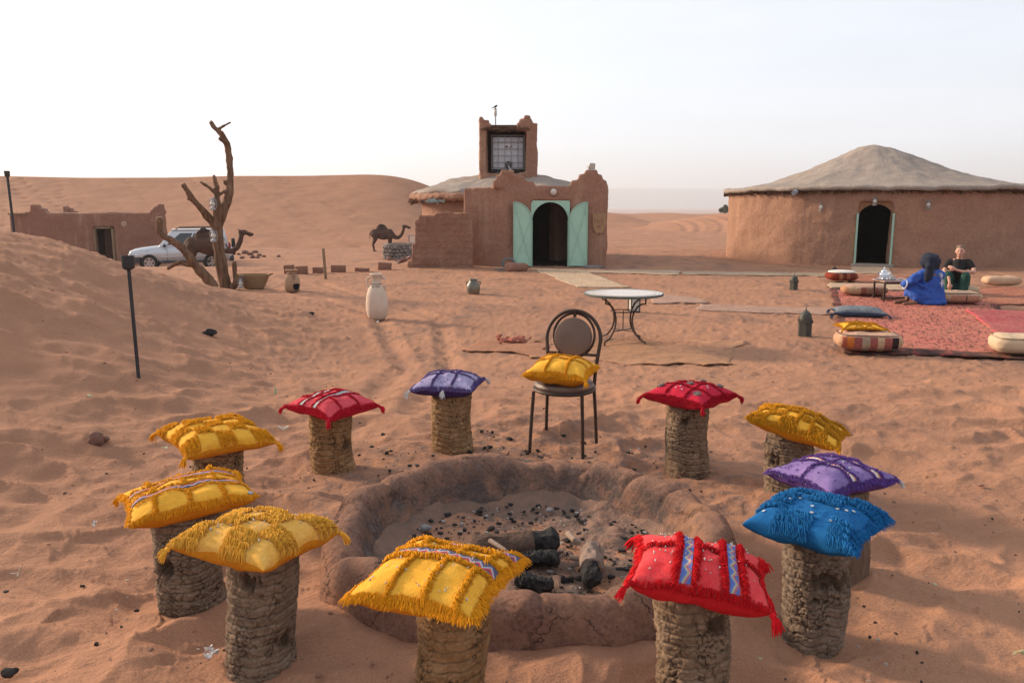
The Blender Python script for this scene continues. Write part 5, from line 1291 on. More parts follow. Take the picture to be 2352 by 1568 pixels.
def rug_mat(name, base, alt, sc=(6, 14, 1), border=None, dust=.3, amount=.5, wfreq=90):
    m, n, b = nt(name); L = n.links
    uv = n.nodes.new('ShaderNodeUVMap'); mp_ = n.nodes.new('ShaderNodeMapping'); mp_.inputs['Scale'].default_value = sc; L.new(uv.outputs[0], mp_.inputs[0])
    v = n.nodes.new('ShaderNodeTexVoronoi'); v.distance = 'MANHATTAN'; v.inputs['Scale'].default_value = 5; L.new(mp_.outputs[0], v.inputs['Vector'])
    nz = n.nodes.new('ShaderNodeTexNoise'); nz.inputs['Scale'].default_value = 9; nz.inputs['Detail'].default_value = 5; L.new(mp_.outputs[0], nz.inputs['Vector'])
    ad = n.nodes.new('ShaderNodeMath'); ad.operation = 'ADD'; vm = n.nodes.new('ShaderNodeMath'); vm.operation = 'MULTIPLY'; vm.inputs[1].default_value = .35; L.new(v.outputs['Distance'], vm.inputs[0]); L.new(vm.outputs[0], ad.inputs[0]); L.new(nz.outputs[0], ad.inputs[1])
    r = ramp(n, [(amount + .13, base), (amount + .25, alt)]); L.new(ad.outputs[0], r.inputs[0])
    col = r.outputs[0]
    sk = n.nodes.new('ShaderNodeTexNoise'); sk.inputs['Scale'].default_value = 1; sk.inputs['Detail'].default_value = 4; mk = n.nodes.new('ShaderNodeMapping'); mk.inputs['Scale'].default_value = (26, 90, 1); L.new(uv.outputs[0], mk.inputs[0]); L.new(mk.outputs[0], sk.inputs['Vector'])
    rk_ = ramp(n, [(.36, (.62, .58, .58)), (.62, (1.12, 1.12, 1.1))]); L.new(sk.outputs[0], rk_.inputs[0]); mk2 = n.nodes.new('ShaderNodeMix'); mk2.data_type = 'RGBA'; mk2.blend_type = 'MULTIPLY'; mk2.inputs[0].default_value = .8; L.new(col, mk2.inputs[6]); L.new(rk_.outputs[0], mk2.inputs[7]); col = mk2.outputs[2]
    if border:
        sx = n.nodes.new('ShaderNodeSeparateXYZ'); L.new(uv.outputs[0], sx.inputs[0])
        mn = None
        for i in (0, 1):
            w = n.nodes.new('ShaderNodeMath'); w.operation = 'PINGPONG'; w.inputs[1].default_value = .5; L.new(sx.outputs[i], w.inputs[0])
            if mn is None: mn = w
            else:
                k = n.nodes.new('ShaderNodeMath'); k.operation = 'MINIMUM'; L.new(mn.outputs[0], k.inputs[0]); L.new(w.outputs[0], k.inputs[1]); mn = k
        nb = n.nodes.new('ShaderNodeMath'); nb.operation = 'LESS_THAN'; nb.inputs[1].default_value = border[1]; L.new(mn.outputs[0], nb.inputs[0])
        k2 = n.nodes.new('ShaderNodeTexNoise'); k2.inputs['Scale'].default_value = 26; L.new(uv.outputs[0], k2.inputs['Vector']); rb = ramp(n, [(.5, border[0]), (.62, border[2])]); L.new(k2.outputs[0], rb.inputs[0])
        mx = n.nodes.new('ShaderNodeMix'); mx.data_type = 'RGBA'; L.new(nb.outputs[0], mx.inputs[0]); L.new(col, mx.inputs[6]); L.new(rb.outputs[0], mx.inputs[7]); col = mx.outputs[2]
    if dust:
        geo = n.nodes.new('ShaderNodeNewGeometry'); d = n.nodes.new('ShaderNodeTexNoise'); d.inputs['Scale'].default_value = 2.2; d.inputs['Detail'].default_value = 9; d.inputs['Roughness'].default_value = .7; L.new(geo.outputs['Position'], d.inputs['Vector'])
        rd = ramp(n, [(.42, (0, 0, 0)), (.75, (dust*2,)*3)]); L.new(d.outputs[0], rd.inputs[0])
        mx = n.nodes.new('ShaderNodeMix'); mx.data_type = 'RGBA'; L.new(rd.outputs[0], mx.inputs[0]); L.new(col, mx.inputs[6]); mx.inputs[7].default_value = (.40, .215, .13, 1); col = mx.outputs[2]
    L.new(col, b.inputs['Base Color']); b.inputs['Roughness'].default_value = .95; b.inputs['Specular IOR Level'].default_value = .1
    f = n.nodes.new('ShaderNodeTexNoise'); f.inputs['Scale'].default_value = wfreq; f.inputs['Detail'].default_value = 4; mp2 = n.nodes.new('ShaderNodeMapping'); mp2.inputs['Scale'].default_value = (1, 3, 1); L.new(uv.outputs[0], mp2.inputs[0]); L.new(mp2.outputs[0], f.inputs['Vector'])
    bp = n.nodes.new('ShaderNodeBump'); bp.inputs['Distance'].default_value = .012; L.new(f.outputs[0], bp.inputs['Height']); L.new(bp.outputs[0], b.inputs['Normal'])
    return m
RED_RUG = rug_mat('faded_red_carpet', (.165, .055, .047), (.46, .15, .11), (11, 8, 1), ((.050, .024, .024), .045, (.20, .04, .035)), .22)
PINK_RUG = rug_mat('faded_pink_carpet', (.46, .11, .115), (.33, .075, .085), (9, 9, 1), ((.52, .085, .095), .02, (.45, .08, .09)), .25)
TAN_RUG = rug_mat('sandy_tan_blanket', (.45, .25, .145), (.39, .21, .12), (3, 9, 1), None, .4)
MAT_RUG = rug_mat('woven_reed_mat', (.56, .44, .31), (.47, .35, .24), (3, 20, 1), None, .3)
RAG_RUG = rug_mat('pale_rag_rug', (.50, .345, .245), (.40, .25, .195), (22, 6, 1), None, .2)
ORG_RUG = rug_mat('orange_red_rug', (.42, .17, .11), (.34, .125, .08), (6, 6, 1), None, .25)
rug('carpet', 'large faded red patterned carpet under the tea table and cushions', [(1940, 814), (2470, 832), (2250, 672), (1908, 664)], RED_RUG, 110, 80, .022, .010, .03, 3, .04, 'carpet')
rug('carpet', 'bright pink carpet overlapping the red one at the right edge', [(2325, 802), (2620, 830), (2480, 722), (2216, 713)], PINK_RUG, 60, 50, .046, .010, .01, 5, .03, 'carpet')
rug('blanket', 'sandy tan blanket under the mosaic table', [(1245, 820), (1645, 840), (1690, 788), (1225, 778)], TAN_RUG, 140, 80, .004, .024, .022, 7, .14)
rug('blanket', 'crumpled orange tan blanket end left of the chair', [(1068, 802), (1262, 822), (1265, 785), (1110, 782)], rug_mat('peach_blanket', (.47, .235, .14), (.40, .19, .115), (4, 9, 1), None, .25), 70, 40, .012, .014, .020, 9, .10)
rug('rag_rug', 'pale multicoloured rag rug strip leading towards the red carpet', [(1590, 712), (1925, 724), (1925, 708), (1615, 700)], RAG_RUG, 60, 20, .012, .008, .005, 12, .05)
rug('rag_rug', 'pale folded rug lying behind the mosaic table', [(1500, 697), (1630, 697), (1600, 684), (1490, 672)], RAG_RUG, 50, 24, .016, .012, .02, 14, .06)
rug('mat', 'woven mat leading from the green doors towards the table', [(1330, 660), (1450, 660), (1330, 618), (1222, 616)], MAT_RUG, 40, 40, .010, .006, .005, 16, .07, 'mat')
rug('mat', 'long pale mat strip between the two buildings, left piece', [(1335, 626), (1565, 632), (1560, 622), (1332, 619)], MAT_RUG, 60, 14, .016, .012, .02, 18, .06, 'mat', 'pale mat strips between the buildings')
rug('mat', 'long pale mat strip between the two buildings, right piece ending near the black lantern', [(1568, 630), (1905, 635), (1905, 627), (1566, 623)], MAT_RUG, 60, 14, .016, .010, .012, 20, .06, 'mat', 'pale mat strips between the buildings')
rug('mat', 'pale mat on the threshold of the round hut', [(1950, 627), (2050, 630), (2042, 613), (1958, 613)], MAT_RUG, 30, 20, .012, .008, .006, 22, .04, 'mat')
rug('mat', 'beige mat between the dark red pouf and the red carpet', [(1905, 663), (2085, 668), (2085, 655), (1903, 651)], MAT_RUG, 40, 16, .028, .006, .004, 24, .04, 'mat')
rug('rug', 'small orange red rug behind the tea table', [(1960, 650), (2120, 651), (2080, 634), (1930, 630)], ORG_RUG, 40, 16, .014, .012, .01, 26, .06)
rug('rug', 'worn orange red rug at the right edge near the tan bolster', [(2245, 700), (2420, 702), (2400, 664), (2245, 660)], ORG_RUG, 40, 24, .014, .018, .02, 28, .08)
# crumpled red rag on the blanket
mb = MB(); c = gp(1180, 784)
for i in range(34):
    mb.box(c + Vector((random.gauss(0, .13), random.gauss(0, .09), .02 + .02*random.random())), (random.uniform(.05, .14), random.uniform(.02, .06), .02), (random.uniform(-.4, .4), random.uniform(-.4, .4), random.random()*3))
o = blob(mb, 'crumpled_rag', M('red_rag', (.34, .10, .065), (.22, .07, .045), 12, .95, .006, 60), None, .012, 2, .014, 14, c, 3); o.location = c; tag(o, 'crumpled dusty red rag on the blanket left of the chair', 'rag')

# ================================================================== poufs and floor cushions
def stripe_mat(name, stops, axis=0, length=.8, topc=None, h=.25, dirt=.25):
    m, n, b = nt(name); L = n.links
    t = n.nodes.new('ShaderNodeTexCoord'); sx = n.nodes.new('ShaderNodeSeparateXYZ'); L.new(t.outputs['Object'], sx.inputs[0])
    nz = n.nodes.new('ShaderNodeTexNoise'); nz.inputs['Scale'].default_value = 30; nz.inputs['Detail'].default_value = 5; L.new(t.outputs['Object'], nz.inputs['Vector'])
    mr = n.nodes.new('ShaderNodeMapRange'); mr.inputs['From Min'].default_value = -length/2; mr.inputs['From Max'].default_value = length/2; L.new(sx.outputs[axis], mr.inputs[0])
    r = ramp(n, stops, 'CONSTANT'); L.new(mr.outputs[0], r.inputs[0]); col = r.outputs[0]
    if topc:
        gt = n.nodes.new('ShaderNodeMath'); gt.operation = 'GREATER_THAN'; gt.inputs[1].default_value = h; L.new(sx.outputs[2], gt.inputs[0])
        mx = n.nodes.new('ShaderNodeMix'); mx.data_type = 'RGBA'; L.new(gt.outputs[0], mx.inputs[0]); L.new(col, mx.inputs[6]); mx.inputs[7].default_value = (*topc, 1); col = mx.outputs[2]
    rd = ramp(n, [(.3, (.78, .76, .74)), (.7, (1.1, 1.08, 1.05))]); L.new(nz.outputs[0], rd.inputs[0])
    ml = n.nodes.new('ShaderNodeMix'); ml.data_type = 'RGBA'; ml.blend_type = 'MULTIPLY'; ml.inputs[0].default_value = 1; L.new(col, ml.inputs[6]); L.new(rd.outputs[0], ml.inputs[7])
    L.new(ml.outputs[2], b.inputs['Base Color']); b.inputs['Roughness'].default_value = .95; b.inputs['Specular IOR Level'].default_value = .1
    bp = n.nodes.new('ShaderNodeBump'); bp.inputs['Distance'].default_value = .004; L.new(nz.outputs[0], bp.inputs['Height']); L.new(bp.outputs[0], b.inputs['Normal'])
    return m
def pouf(label, px, py, w, d, h, mat, rz=0, seed=0, topmat=None, cord=None, group='floor poufs on the carpets', p=4.5):
    loc = gp(px, py) if not isinstance(px, Vector) else px
    loc = Vector((loc[0], loc[1] + d * .35, loc[2] + .03))
    root = thing('floor_pouf', label, 'pouf', loc, rz, group)
    n, m = 96, 60
    A = np.linspace(0, 2*np.pi, n, endpoint=False); B = np.linspace(-np.pi/2, np.pi/2, m); AA, BB = np.meshgrid(A, B, indexing='ij')
    f = lambda c, q: np.sign(c) * np.abs(c) ** (2 / q)
    pb = 2.6
    X = w/2 * f(np.cos(AA), p) * f(np.cos(BB), pb); Y = d/2 * f(np.sin(AA), p) * f(np.cos(BB), pb); Z = h/2 * f(np.sin(BB), pb) + h/2
    nzz = fbm3(X*6, Y*6, Z*6, seed, 3) * .012
    X = X * (1 + nzz*2); Y = Y * (1 + nzz*2); Z = Z + nzz * (Z / h) - .02 * np.exp(-(X*X + Y*Y) / (.06)) * (Z > h*.5)
    puck = np.exp(-((np.abs(X) - w/2) / .05) ** 2); Y = Y * (1 - .03 * puck * np.sin(Z*60 + seed))
    me = mesh_np('pouf_body', np.stack([X, Y, Z], -1).reshape(-1, 3), gridF(n, m, True)); link('pouf_body', me, mat, root)
    if cord:
        for zc, k in ((.80*h, .945), (.20*h, .945)):
            q = (1 - abs(2*zc/h - 1)**pb) ** (1/pb)
            mb = MB(); mb.tube([(w/2*math.copysign(abs(math.cos(a))**(2/p), math.cos(a))*q*1.005, d/2*math.copysign(abs(math.sin(a))**(2/p), math.sin(a))*q*1.005, zc) for a in np.linspace(0, 2*math.pi, 90, endpoint=False)], .008, 6, closed=True)
            mb.build('piping', cord, root)
    if topmat:
        q = Z.max()
        mb = MB(); mb.lathe([(.02, h+.012), (.72, h+.010), (.86, h-.005), (.9, h - .03)], 40); o = mb.build('top_pad', topmat, root, xf=Matrix.Diagonal((w/2, d/2, 1, 1)))
    return root
TANF = M('tan_canvas', (.50, .33, .21), (.44, .28, .17), 6, .95, .004, 60)
CRM = M('cream_canvas', (.54, .40, .27), (.46, .33, .21), 6, .95, .004, 60)
CORD = M('dark_piping', (.09, .055, .045))
PST = stripe_mat('kilim_stripes', [(0, (.46, .27, .17)), (.06, (.30, .085, .055)), (.13, (.47, .15, .035)), (.23, (.27, .085, .075)), (.35, (.32, .245, .17)), (.47, (.28, .085, .075)), (.58, (.46, .32, .20)), (.68, (.29, .09, .075)), (.80, (.035, .022, .025)), (.90, (.48, .34, .21))], 0, .78, (.56, .35, .24), .20)
pf1 = pouf('striped kilim pouf with a yellow cushion on it, front left corner of the red carpet', 2004, 815, .78, .50, .27, PST, R(-10), 3, cord=M('purple_brown_piping', (.15, .085, .075)))
pouf('dark red patterned pouf with a white top beyond the tea table', 1940, 649, .70, .6, .24, stripe_mat('red_kilim', [(0, (.20, .035, .02)), (.2, (.16, .03, .02)), (.3, (.30, .12, .06)), (.42, (.14, .028, .02)), (.55, (.25, .08, .045)), (.65, (.15, .03, .02)), (.85, (.22, .05, .03))], 0, .7), R(-4), 5, topmat=M('white_cover', (.66, .60, .54), (.58, .52, .46), 5))
pouf('long pouf with brown and cream checks left of the tea table legs', 1992, 683, .88, .5, .23, stripe_mat('check_kilim', [(0, (.38, .20, .11)), (.12, (.42, .28, .17)), (.25, (.46, .30, .19)), (.38, (.26, .10, .07)), (.5, (.30, .18, .12)), (.62, (.27, .12, .085)), (.75, (.36, .22, .15)), (.88, (.42, .28, .19))], 0, .88, (.44, .27, .20), .18), R(-12), 7)
pouf('salmon and cream pouf the person in the blue robe leans against', 2212, 702, .74, .52, .25, stripe_mat('salmon_pouf', [(0, (.48, .31, .21)), (.2, (.40, .19, .125)), (.55, (.10, .06, .05)), (.58, (.42, .20, .13)), (.88, (.50, .34, .22))], 0, .74, (.54, .37, .25), .17), R(-8), 9, cord=CORD)
pouf('long tan bolster on the sand at the far right', 2307, 660, .80, .36, .24, TANF, R(-3), 11)
pouf('cream pouf cut off by the right edge of the picture', 2352, 822, .56, .5, .26, CRM, R(-14), 13, cord=M('cream_piping', (.36, .26, .17)))
pouf('small pale pouf beside the person in the black top', 2222, 678, .50, .4, .17, CRM, R(-3), 15)
# yellow cushion on the striped pouf, blue grey cushion on carpet edge
l1 = pf1.location
p = Pillow('mustard yellow cushion with fringed lattice on the striped pouf', (l1.x - .04, l1.y + .13, l1.z + .262), R(-8), (R(0), 0), .27, .22, .034, .02, 'yellow', None, 51)
p.yarn = fabric('gold_yarn', (.58, .25, .012), (.46, .185, .008), 40)
for k in (-1, -.5, 0, .5, 1): p.line((max(-1, k-1), -1 if k >= 0 else -1 - 0), (min(1, k+1), 1), (1, -.4), .016, 300); p.line((min(1, k+1), -1), (max(-1, k-1), 1), (-1, -.4), .016, 300)
p.edges(.016, 260); p.tassels(((-1, -1), (1, -1)), .04); p.flush()
bg_ = gp(1985, 733)
PAL['denim'] = (rug_mat('denim_weave', (.085, .115, .145), (.22, .22, .23), (5, 5, 1), None, .12), fabric('navy_yarn', (.04, .055, .10), (.05, .07, .12)), fabric('denim_back', (.045, .065, .115), (.06, .085, .13)))
PAL['denim'] = (fabric('denim_cover', (.10, .13, .155), (.20, .20, .205), 22), PAL['denim'][1], PAL['denim'][2])
p = Pillow('faded blue grey cushion lying on the left edge of the red carpet', (bg_.x, bg_.y + .22, bg_.z + .04), R(-16), (R(0), 0), .40, .27, .085, .02, 'denim', None, 55)
p.braid(M('navy_piping', (.03, .045, .085)), .014, 40); p.tassels(((-1, -1), (1, -1), (-1, 1)), .10); p.flush()

# ================================================================== lanterns
LANT = M('blackened_tin', (.055, .060, .056), (.12, .105, .085), 16, .6, .002, 80, .55)
def moroccan(label, loc, h, rz=0, w=None):
    root = thing('moroccan_lantern', label, 'lantern', loc, rz, 'pierced metal lanterns on the sand'); w = (w or h*.30)
    def hexr(prof, name, n=6, smooth=False):
        mb = MB(); mb.lathe(prof, n); return mb.build(name, LANT, root, smooth=smooth)
    hexr([(w*.98, 0), (w, h*.02), (w*1.0, h*.04), (w*.93, h*.05), (w*.93, h*.40), (w*1.02, h*.41), (w*1.06, h*.45), (w*.8, h*.46)], 'lantern_body')
    mb = MB(); mb.lathe([(w*.80, h*.455), (w*.82, h*.52), (w*.78, h*.62), (w*.62, h*.71), (w*.36, h*.77), (w*.12, h*.795), (w*.05, h*.83)], 18); dome = mb.build('dome', LANT, root)
    for k in range(6):
        a = k * math.pi/3; mb = MB(); mb.lathe([(.10*w, 0), (.11*w, h*.02), (.02*w, h*.10)], 6); mb.build('finial', LANT, root, xf=Matrix.Translation((w*.98*math.cos(a), w*.98*math.sin(a), h*.45)))
    mb = MB(); mb.ell((0, 0, h*.845), (w*.13, w*.13, h*.018), 10, 6); mb.tube([(0, 0, h*.84), (0, 0, h*.90), (w*.10, 0, h*.94), (w*.10, 0, h*.98), (0, 0, h), (-w*.1, 0, h*.975)], w*.022, 6); mb.build('hook', LANT, root)
    HOLE = M('hole_shade_black', (.004, .004, .004))  # black chips painted as the unlit inside of holes, nothing is cut
    for k in range(6):                                   # pierced panels
        a = k * math.pi/3 + math.pi/6; c, s_ = math.cos(a), math.sin(a); rr = w*.93*math.cos(math.pi/6)
        mb = MB()
        for i in range(4):
            for j in range(9):
                if (i + j) % 2: continue
                o_ = (i - 1.5) * w*.2; z = h*(.08 + .036*j)
                mb.box((rr*c - s_*o_, rr*s_ + c*o_, z), (.004, w*.09, h*.022), (0, 0, a))
        tag(mb.build('pierced_panel', HOLE, root, smooth=False), kind='stuff')
    mb = MB()
    for j, (z, r) in enumerate(((.52, .825), (.58, .81), (.64, .75), (.69, .66))):
        for k in range(14):
            a = k * 2*math.pi/14 + j*.22; mb.box((w*r*math.cos(a), w*r*math.sin(a), h*z), (.006, w*.09, h*.016), (0, 0, a))
    tag(mb.build('dome_holes', HOLE, dome, smooth=False), kind='stuff')
    return root
L1 = gp(1848, 772)
moroccan('tall pierced dark metal lantern with hook, standing nearest the red carpet', L1, .47, .3, .105)
L2 = gp(1823, 665)
moroccan('smaller dark metal lantern farther back on the bare sand', L2, .40, .1, .10)
def boxlantern(label, loc, h, w, rz=.4):
    root = thing('glass_lantern', label, 'lantern', loc, rz, 'square glass lanterns')
    mb = MB(); mb.box((0, 0, h*.03), (w, w, h*.06)); mb.box((0, 0, h*.64), (w, w, h*.04)); mb.build('frame_plate', BLACK, root)
    for sx in (-1, 1):
        for sy in (-1, 1): mb = MB(); mb.box((sx*w*.46, sy*w*.46, h*.34), (w*.08, w*.08, h*.58)); mb.build('post', BLACK, root)
    mb = MB(); mb.box((0, 0, h*.34), (w*.84, w*.84, h*.56)); mb.build('glass', GLASS, root)
    mb = MB(); mb.lathe([(w*.74, h*.66), (w*.3, h*.84), (w*.16, h*.86), (w*.16, h*.92), (.01, h*.95)], 4); mb.build('lantern_roof', BLACK, root, smooth=False)
    mb = MB(); mb.tube([(w*.12*math.cos(a), 0, h*.98 + w*.12*math.sin(a)) for a in np.linspace(0, 6.283, 14, endpoint=False)], w*.02, 5, closed=True); mb.build('ring', BLACK, root)
    return root
boxlantern('small black glass lantern behind the dark red pouf', gp(1916, 637), .30, .15)
boxlantern('black glass lantern seen under the mosaic table', gp(1456, 716), .40, .17, .2)
def hurricane(label, loc, h, group='storm lanterns hung on the dead tree', mat=None, rz=0):
    root = thing('storm_lantern', label, 'lantern', loc, rz, group); m_ = mat or GALV; w = h*.26
    mb = MB(); mb.lathe([(w*.7, 0), (w*.85, h*.03), (w*.85, h*.13), (w*.5, h*.19), (w*.42, h*.26)], 16); mb.build('fuel_tank', m_, root)
    mb = MB(); mb.lathe([(w*.38, h*.27), (w*.72, h*.38), (w*.75, h*.45), (w*.55, h*.58), (w*.42, h*.62)], 16); mb.build('glass_globe', GLASS, root)
    mb = MB(); mb.lathe([(w*.5, h*.63), (w*.55, h*.66), (w*.42, h*.70), (w*.42, h*.80), (w*.55, h*.82), (w*.3, h*.87), (.01, h*.88)], 16); mb.build('chimney', m_, root)
    for sx in (-1, 1):
        mb = MB(); mb.tube([(sx*w*.8, 0, h*.10), (sx*w*1.0, 0, h*.22), (sx*w*1.0, 0, h*.62), (sx*w*.7, 0, h*.76), (sx*w*.4, 0, h*.78)], h*.022, 6); mb.build('side_tube', m_, root)
    mb = MB(); mb.tube([(w*.95*math.cos(a), 0, h*.72 + h*.28*math.sin(a)) for a in np.linspace(0, math.pi, 14)], h*.01, 5); mb.build('bail_handle', m_, root)
    return root

# ================================================================== pots
def jar(label, name, loc, prof, mat, handles=None, sc=1, parts=(), group=None, tilt=(0, 0, 0)):
    root = thing(name, label, 'jar', loc, 0, group)
    mb = MB(); mb.lathe([(r*sc, z*sc) for r, z in prof], 40, capt=False); o = mb.build('jar_body', mat, root, sharp=60)
    for hd in handles or ():
        mb = MB(); mb.tube([Vector(q)*sc for q in hd[0]], hd[1]*sc, 8); mb.build('handle', mat, root)
    root.rotation_euler = tilt
    return root
WP = M('whitewashed_clay', (.60, .49, .40), (.50, .37, .27), 5, .85, .003, 40)
aw = gp(863, 732)
j = jar('tall off-white amphora with two handles on the sand left of the centre', 'amphora', aw + Vector((0, .15, -.03)), [(.12, 0), (.15, .04), (.175, .15), (.18, .27), (.165, .40), (.135, .50), (.10, .56), (.082, .585), (.078, .66), (.082, .705), (.10, .72), (.102, .745), (.085, .755), (.07, .745), (.065, .6), (.10, .5)], WP,
    [([(-.085, 0, .69), (-.13, 0, .68), (-.15, 0, .64), (-.145, 0, .58), (-.125, 0, .52)], .018), ([(.085, 0, .69), (.125, 0, .685), (.145, 0, .655)], .02), ([(.135, 0, .555), (.140, 0, .525), (.13, 0, .49)], .018)])
mb = MB(); mb.tube([(.085*math.cos(a), .085*math.sin(a), .585) for a in np.linspace(0, 6.283, 30, endpoint=False)], .006, 5, closed=True); mb.build('neck_cord', M('dark_cord', (.06, .045, .035)), j)
for a in (-2.1, -1.85, -1.5, -1.25, -1.0):
    mb = MB(); r0 = .098; mb.tube([(r0*math.cos(a), r0*math.sin(a), .565), ((r0+.016)*math.cos(a+.05), (r0+.016)*math.sin(a+.05), .535)], .008, 5); mb.build('painted_drip', M('ochre_drip', (.26, .17, .10)), j)
GP_ = M('green_glaze', (.075, .10, .095), (.24, .15, .075), 5, .35, .002, 30, 0, .5, detail=4)
jar('small green glazed pot with two ear handles in front of the porch', 'glazed_pot', gp(1087, 676) + Vector((0, .1, -.02)), [(.09, 0), (.125, .04), (.145, .13), (.135, .22), (.10, .275), (.082, .295), (.085, .32), (.10, .33), (.095, .338), (.07, .325), (.08, .28)], GP_,
    [([(-.10, 0, .28), (-.145, 0, .275), (-.155, 0, .245), (-.128, 0, .22)], .014), ([(.10, 0, .28), (.145, 0, .275), (.155, 0, .245), (.128, 0, .22)], .014)])
TC = M('tan_terracotta', (.40, .255, .16), (.32, .19, .115), 6, .85, .004, 40)
j = jar('tan clay jar with a broken black hole near the tree', 'broken_jar', gp(667, 670) + Vector((0, .15, -.02)), [(.10, 0), (.15, .05), (.175, .16), (.165, .28), (.12, .37), (.085, .41), (.08, .44), (.13, .47), (.135, .485), (.11, .49), (.07, .44), (.10, .36)], TC)
mb = MB(); me_ = [(.16*math.cos(a)*.0 + .175*math.cos(-.75 + .42*math.cos(t)*(1+.15*math.sin(3*t))), .175*math.sin(-.75 + .42*math.cos(t)*(1+.15*math.sin(3*t))), .13 + .085*math.sin(t)*(1+.2*math.cos(2*t))) for t in np.linspace(0, 6.283, 18, endpoint=False)]
cc = Vector((.178*math.cos(-.75), .178*math.sin(-.75), .13)); mb.add([Vector((p[0]*1.03, p[1]*1.03, p[2])) for p in me_] + [cc*1.0 + Vector((0, 0, 0))], [(i, (i+1) % 18, 18) for i in range(18)]); mb.build('broken_hole', M('hole_shade_black', (.004, .004, .004)), j, smooth=False)  # black sheet on the jar wall, painted as the shade inside the break
mb = MB(); mb.tube([(.10*math.cos(a), .10*math.sin(a), .405 + .01*math.sin(3*a)) for a in np.linspace(0, 6.283, 26, endpoint=False)], .012, 6, closed=True); mb.tube([(.05, -.1, .40), (.09, -.14, .36), (.10, -.15, .29)], .02, 6); mb.build('neck_cloth', M('dusty_cloth', (.30, .17, .12)), j)

# ================================================================== dead tree with lanterns
TD = gp(505, 664).y + 1.0
TD = 17.6
tg = at(517, 658, TD)
tr = thing('dead_tree', 'bare dead tree with sawn limbs and hanging storm lanterns', 'tree', (tg.x, TD, g1(tg.x, TD))); off = tr.location
def limb(mb, pts, dep=0):
    k = TD / FPX
    mb.chain([(*(at(x, y, TD + dd)), w * k) for x, y, w, dd in pts])
mb = MB()
limb(mb, [(524, 680, 15, 0), (517, 655, 14, 0), (506, 598, 12.5, 0), (500, 548, 12, 0), (499, 517, 12.5, 0)])
limb(mb, [(499, 522, 11, 0), (511, 488, 11, 0), (527, 444, 9, .05), (529, 406, 8, .1), (527, 362, 8, .1), (521, 329, 7.5, .1), (510, 310, 6.5, 0), (496, 296, 5, 0), (485, 282, 4.4, 0)])
limb(mb, [(503, 294, 4.2, 0), (515, 288, 3.8, 0), (529, 280, 2.2, 0)]); limb(mb, [(514, 318, 5.5, 0), (508, 304, 4.6, -.1)]); limb(mb, [(517, 328, 5, 0), (504, 318, 4, -.1)])
limb(mb, [(498, 518, 9, -.1), (500, 464, 7.5, -.15), (498, 444, 6.5, -.15), (499, 436, 5.5, -.15), (491, 404, 3.8, -.15)]); limb(mb, [(498, 446, 5, -.15), (480, 430, 4, -.2), (463, 419, 3.4, -.2)]); limb(mb, [(504, 448, 4, -.1), (514, 438, 3, 0)])
limb(mb, [(497, 524, 9, 0), (481, 502, 8.5, -.1), (457, 473, 7.5, -.3), (439, 452, 6.8, -.4), (422, 426, 6.2, -.5)]); limb(mb, [(438, 452, 3, -.4), (431, 458, 2, -.4)]); limb(mb, [(515, 422, 3, .05), (514, 412, 1.6, 0)])
blob(mb, 'trunk', WOOD, tr, .022, 3, .018, 7, off, 3, 3)
mb = MB()
limb(mb, [(492, 660, 11, -.6), (480, 643, 10.5, -.6), (451, 613, 10, -.7), (434, 588, 9, -.8), (410, 561, 8.5, -.9), (378, 543, 8, -1), (367, 532, 8, -1), (366, 507, 7.2, -1)])
limb(mb, [(440, 608, 6, -.75), (413, 602, 5.5, -.8), (386, 616, 4.5, -.8)])
blob(mb, 'trunk', WOOD, tr, .022, 3, .018, 7, off, 3, 8)
mb = MB(); limb(mb, [(536, 657, 8, -.2), (545, 645, 8, -.2), (552, 637, 6.5, -.2)]); limb(mb, [(541, 648, 5.5, -.2), (539, 625, 5, -.2), (538, 604, 4.4, -.2)]); blob(mb, 'trunk_stub', WOOD, tr, .02, 3, .012, 8, off)
for (x, y, w, dd, dirv) in ((366, 500, 6.8, -1, (0, 0, 1)), (421, 423, 5.6, -.5, (-.5, -.3, .8)), (485, 280, 4.2, 0, (-.5, -.2, .8)), (553, 636, 6, -.2, (.9, -.4, .3)), (462, 418, 3, -.2, (-.8, -.3, .4))):
    mb = MB(); mb.lathe([(w*TD/FPX*.95, 0), (w*TD/FPX*.9, .025), (.002, .03)], 14); mb.build('sawn_end', WOODC, tr, xf=Matrix.Translation(at(x, y, TD+dd) - off) @ Vector(dirv).to_track_quat('Z', 'Y').to_matrix().to_4x4())
pxm = TD/FPX
hurricane('storm lantern hanging highest on the dead tree, against the dune', at(489, 482, TD - .35), 30*pxm)
hurricane('storm lantern hanging on the trunk below the fork', at(491, 555, TD - .35), 30*pxm)
hurricane('storm lantern half hidden behind the right side of the trunk', at(514, 571, TD + .35), 30*pxm)
hurricane('storm lantern standing on the sand against the basket', at(553, 661, TD - .3), 24*pxm)
# basket
bs = thing('straw_basket', 'woven straw basket with two handles leaning by the tree foot', 'basket', at(580, 661, TD) + Vector((0, .1, -.02))); k = pxm
mb = MB(); NB = 48
prof = [(20, 0), (24, 6), (29, 18), (34, 33), (33, 33.5), (27, 18), (21, 5), (2, 2)]
mb.lathe([(r*k, z*k) for r, z in prof], NB, capt=False); o = mb.build('basket_body', M('palm_straw', (.33, .215, .115), (.24, .15, .08), 20, .9, .008, 60, stretch=(1, 1, 6)), bs, xf=Matrix.Diagonal((1.08, .62, 1, 1)))
for i in range(1, 9):
    z = 33*i/9; r = np.interp(z, [0, 6, 18, 33], [20, 24, 29, 34]); mb = MB(); mb.tube([(r*k*1.085*math.cos(a), r*k*.625*math.sin(a), z*k) for a in np.linspace(0, 6.283, 40, endpoint=False)], .009, 5, closed=True); mb.build('weave_coil', M('palm_straw', (.33, .215, .115)), bs)
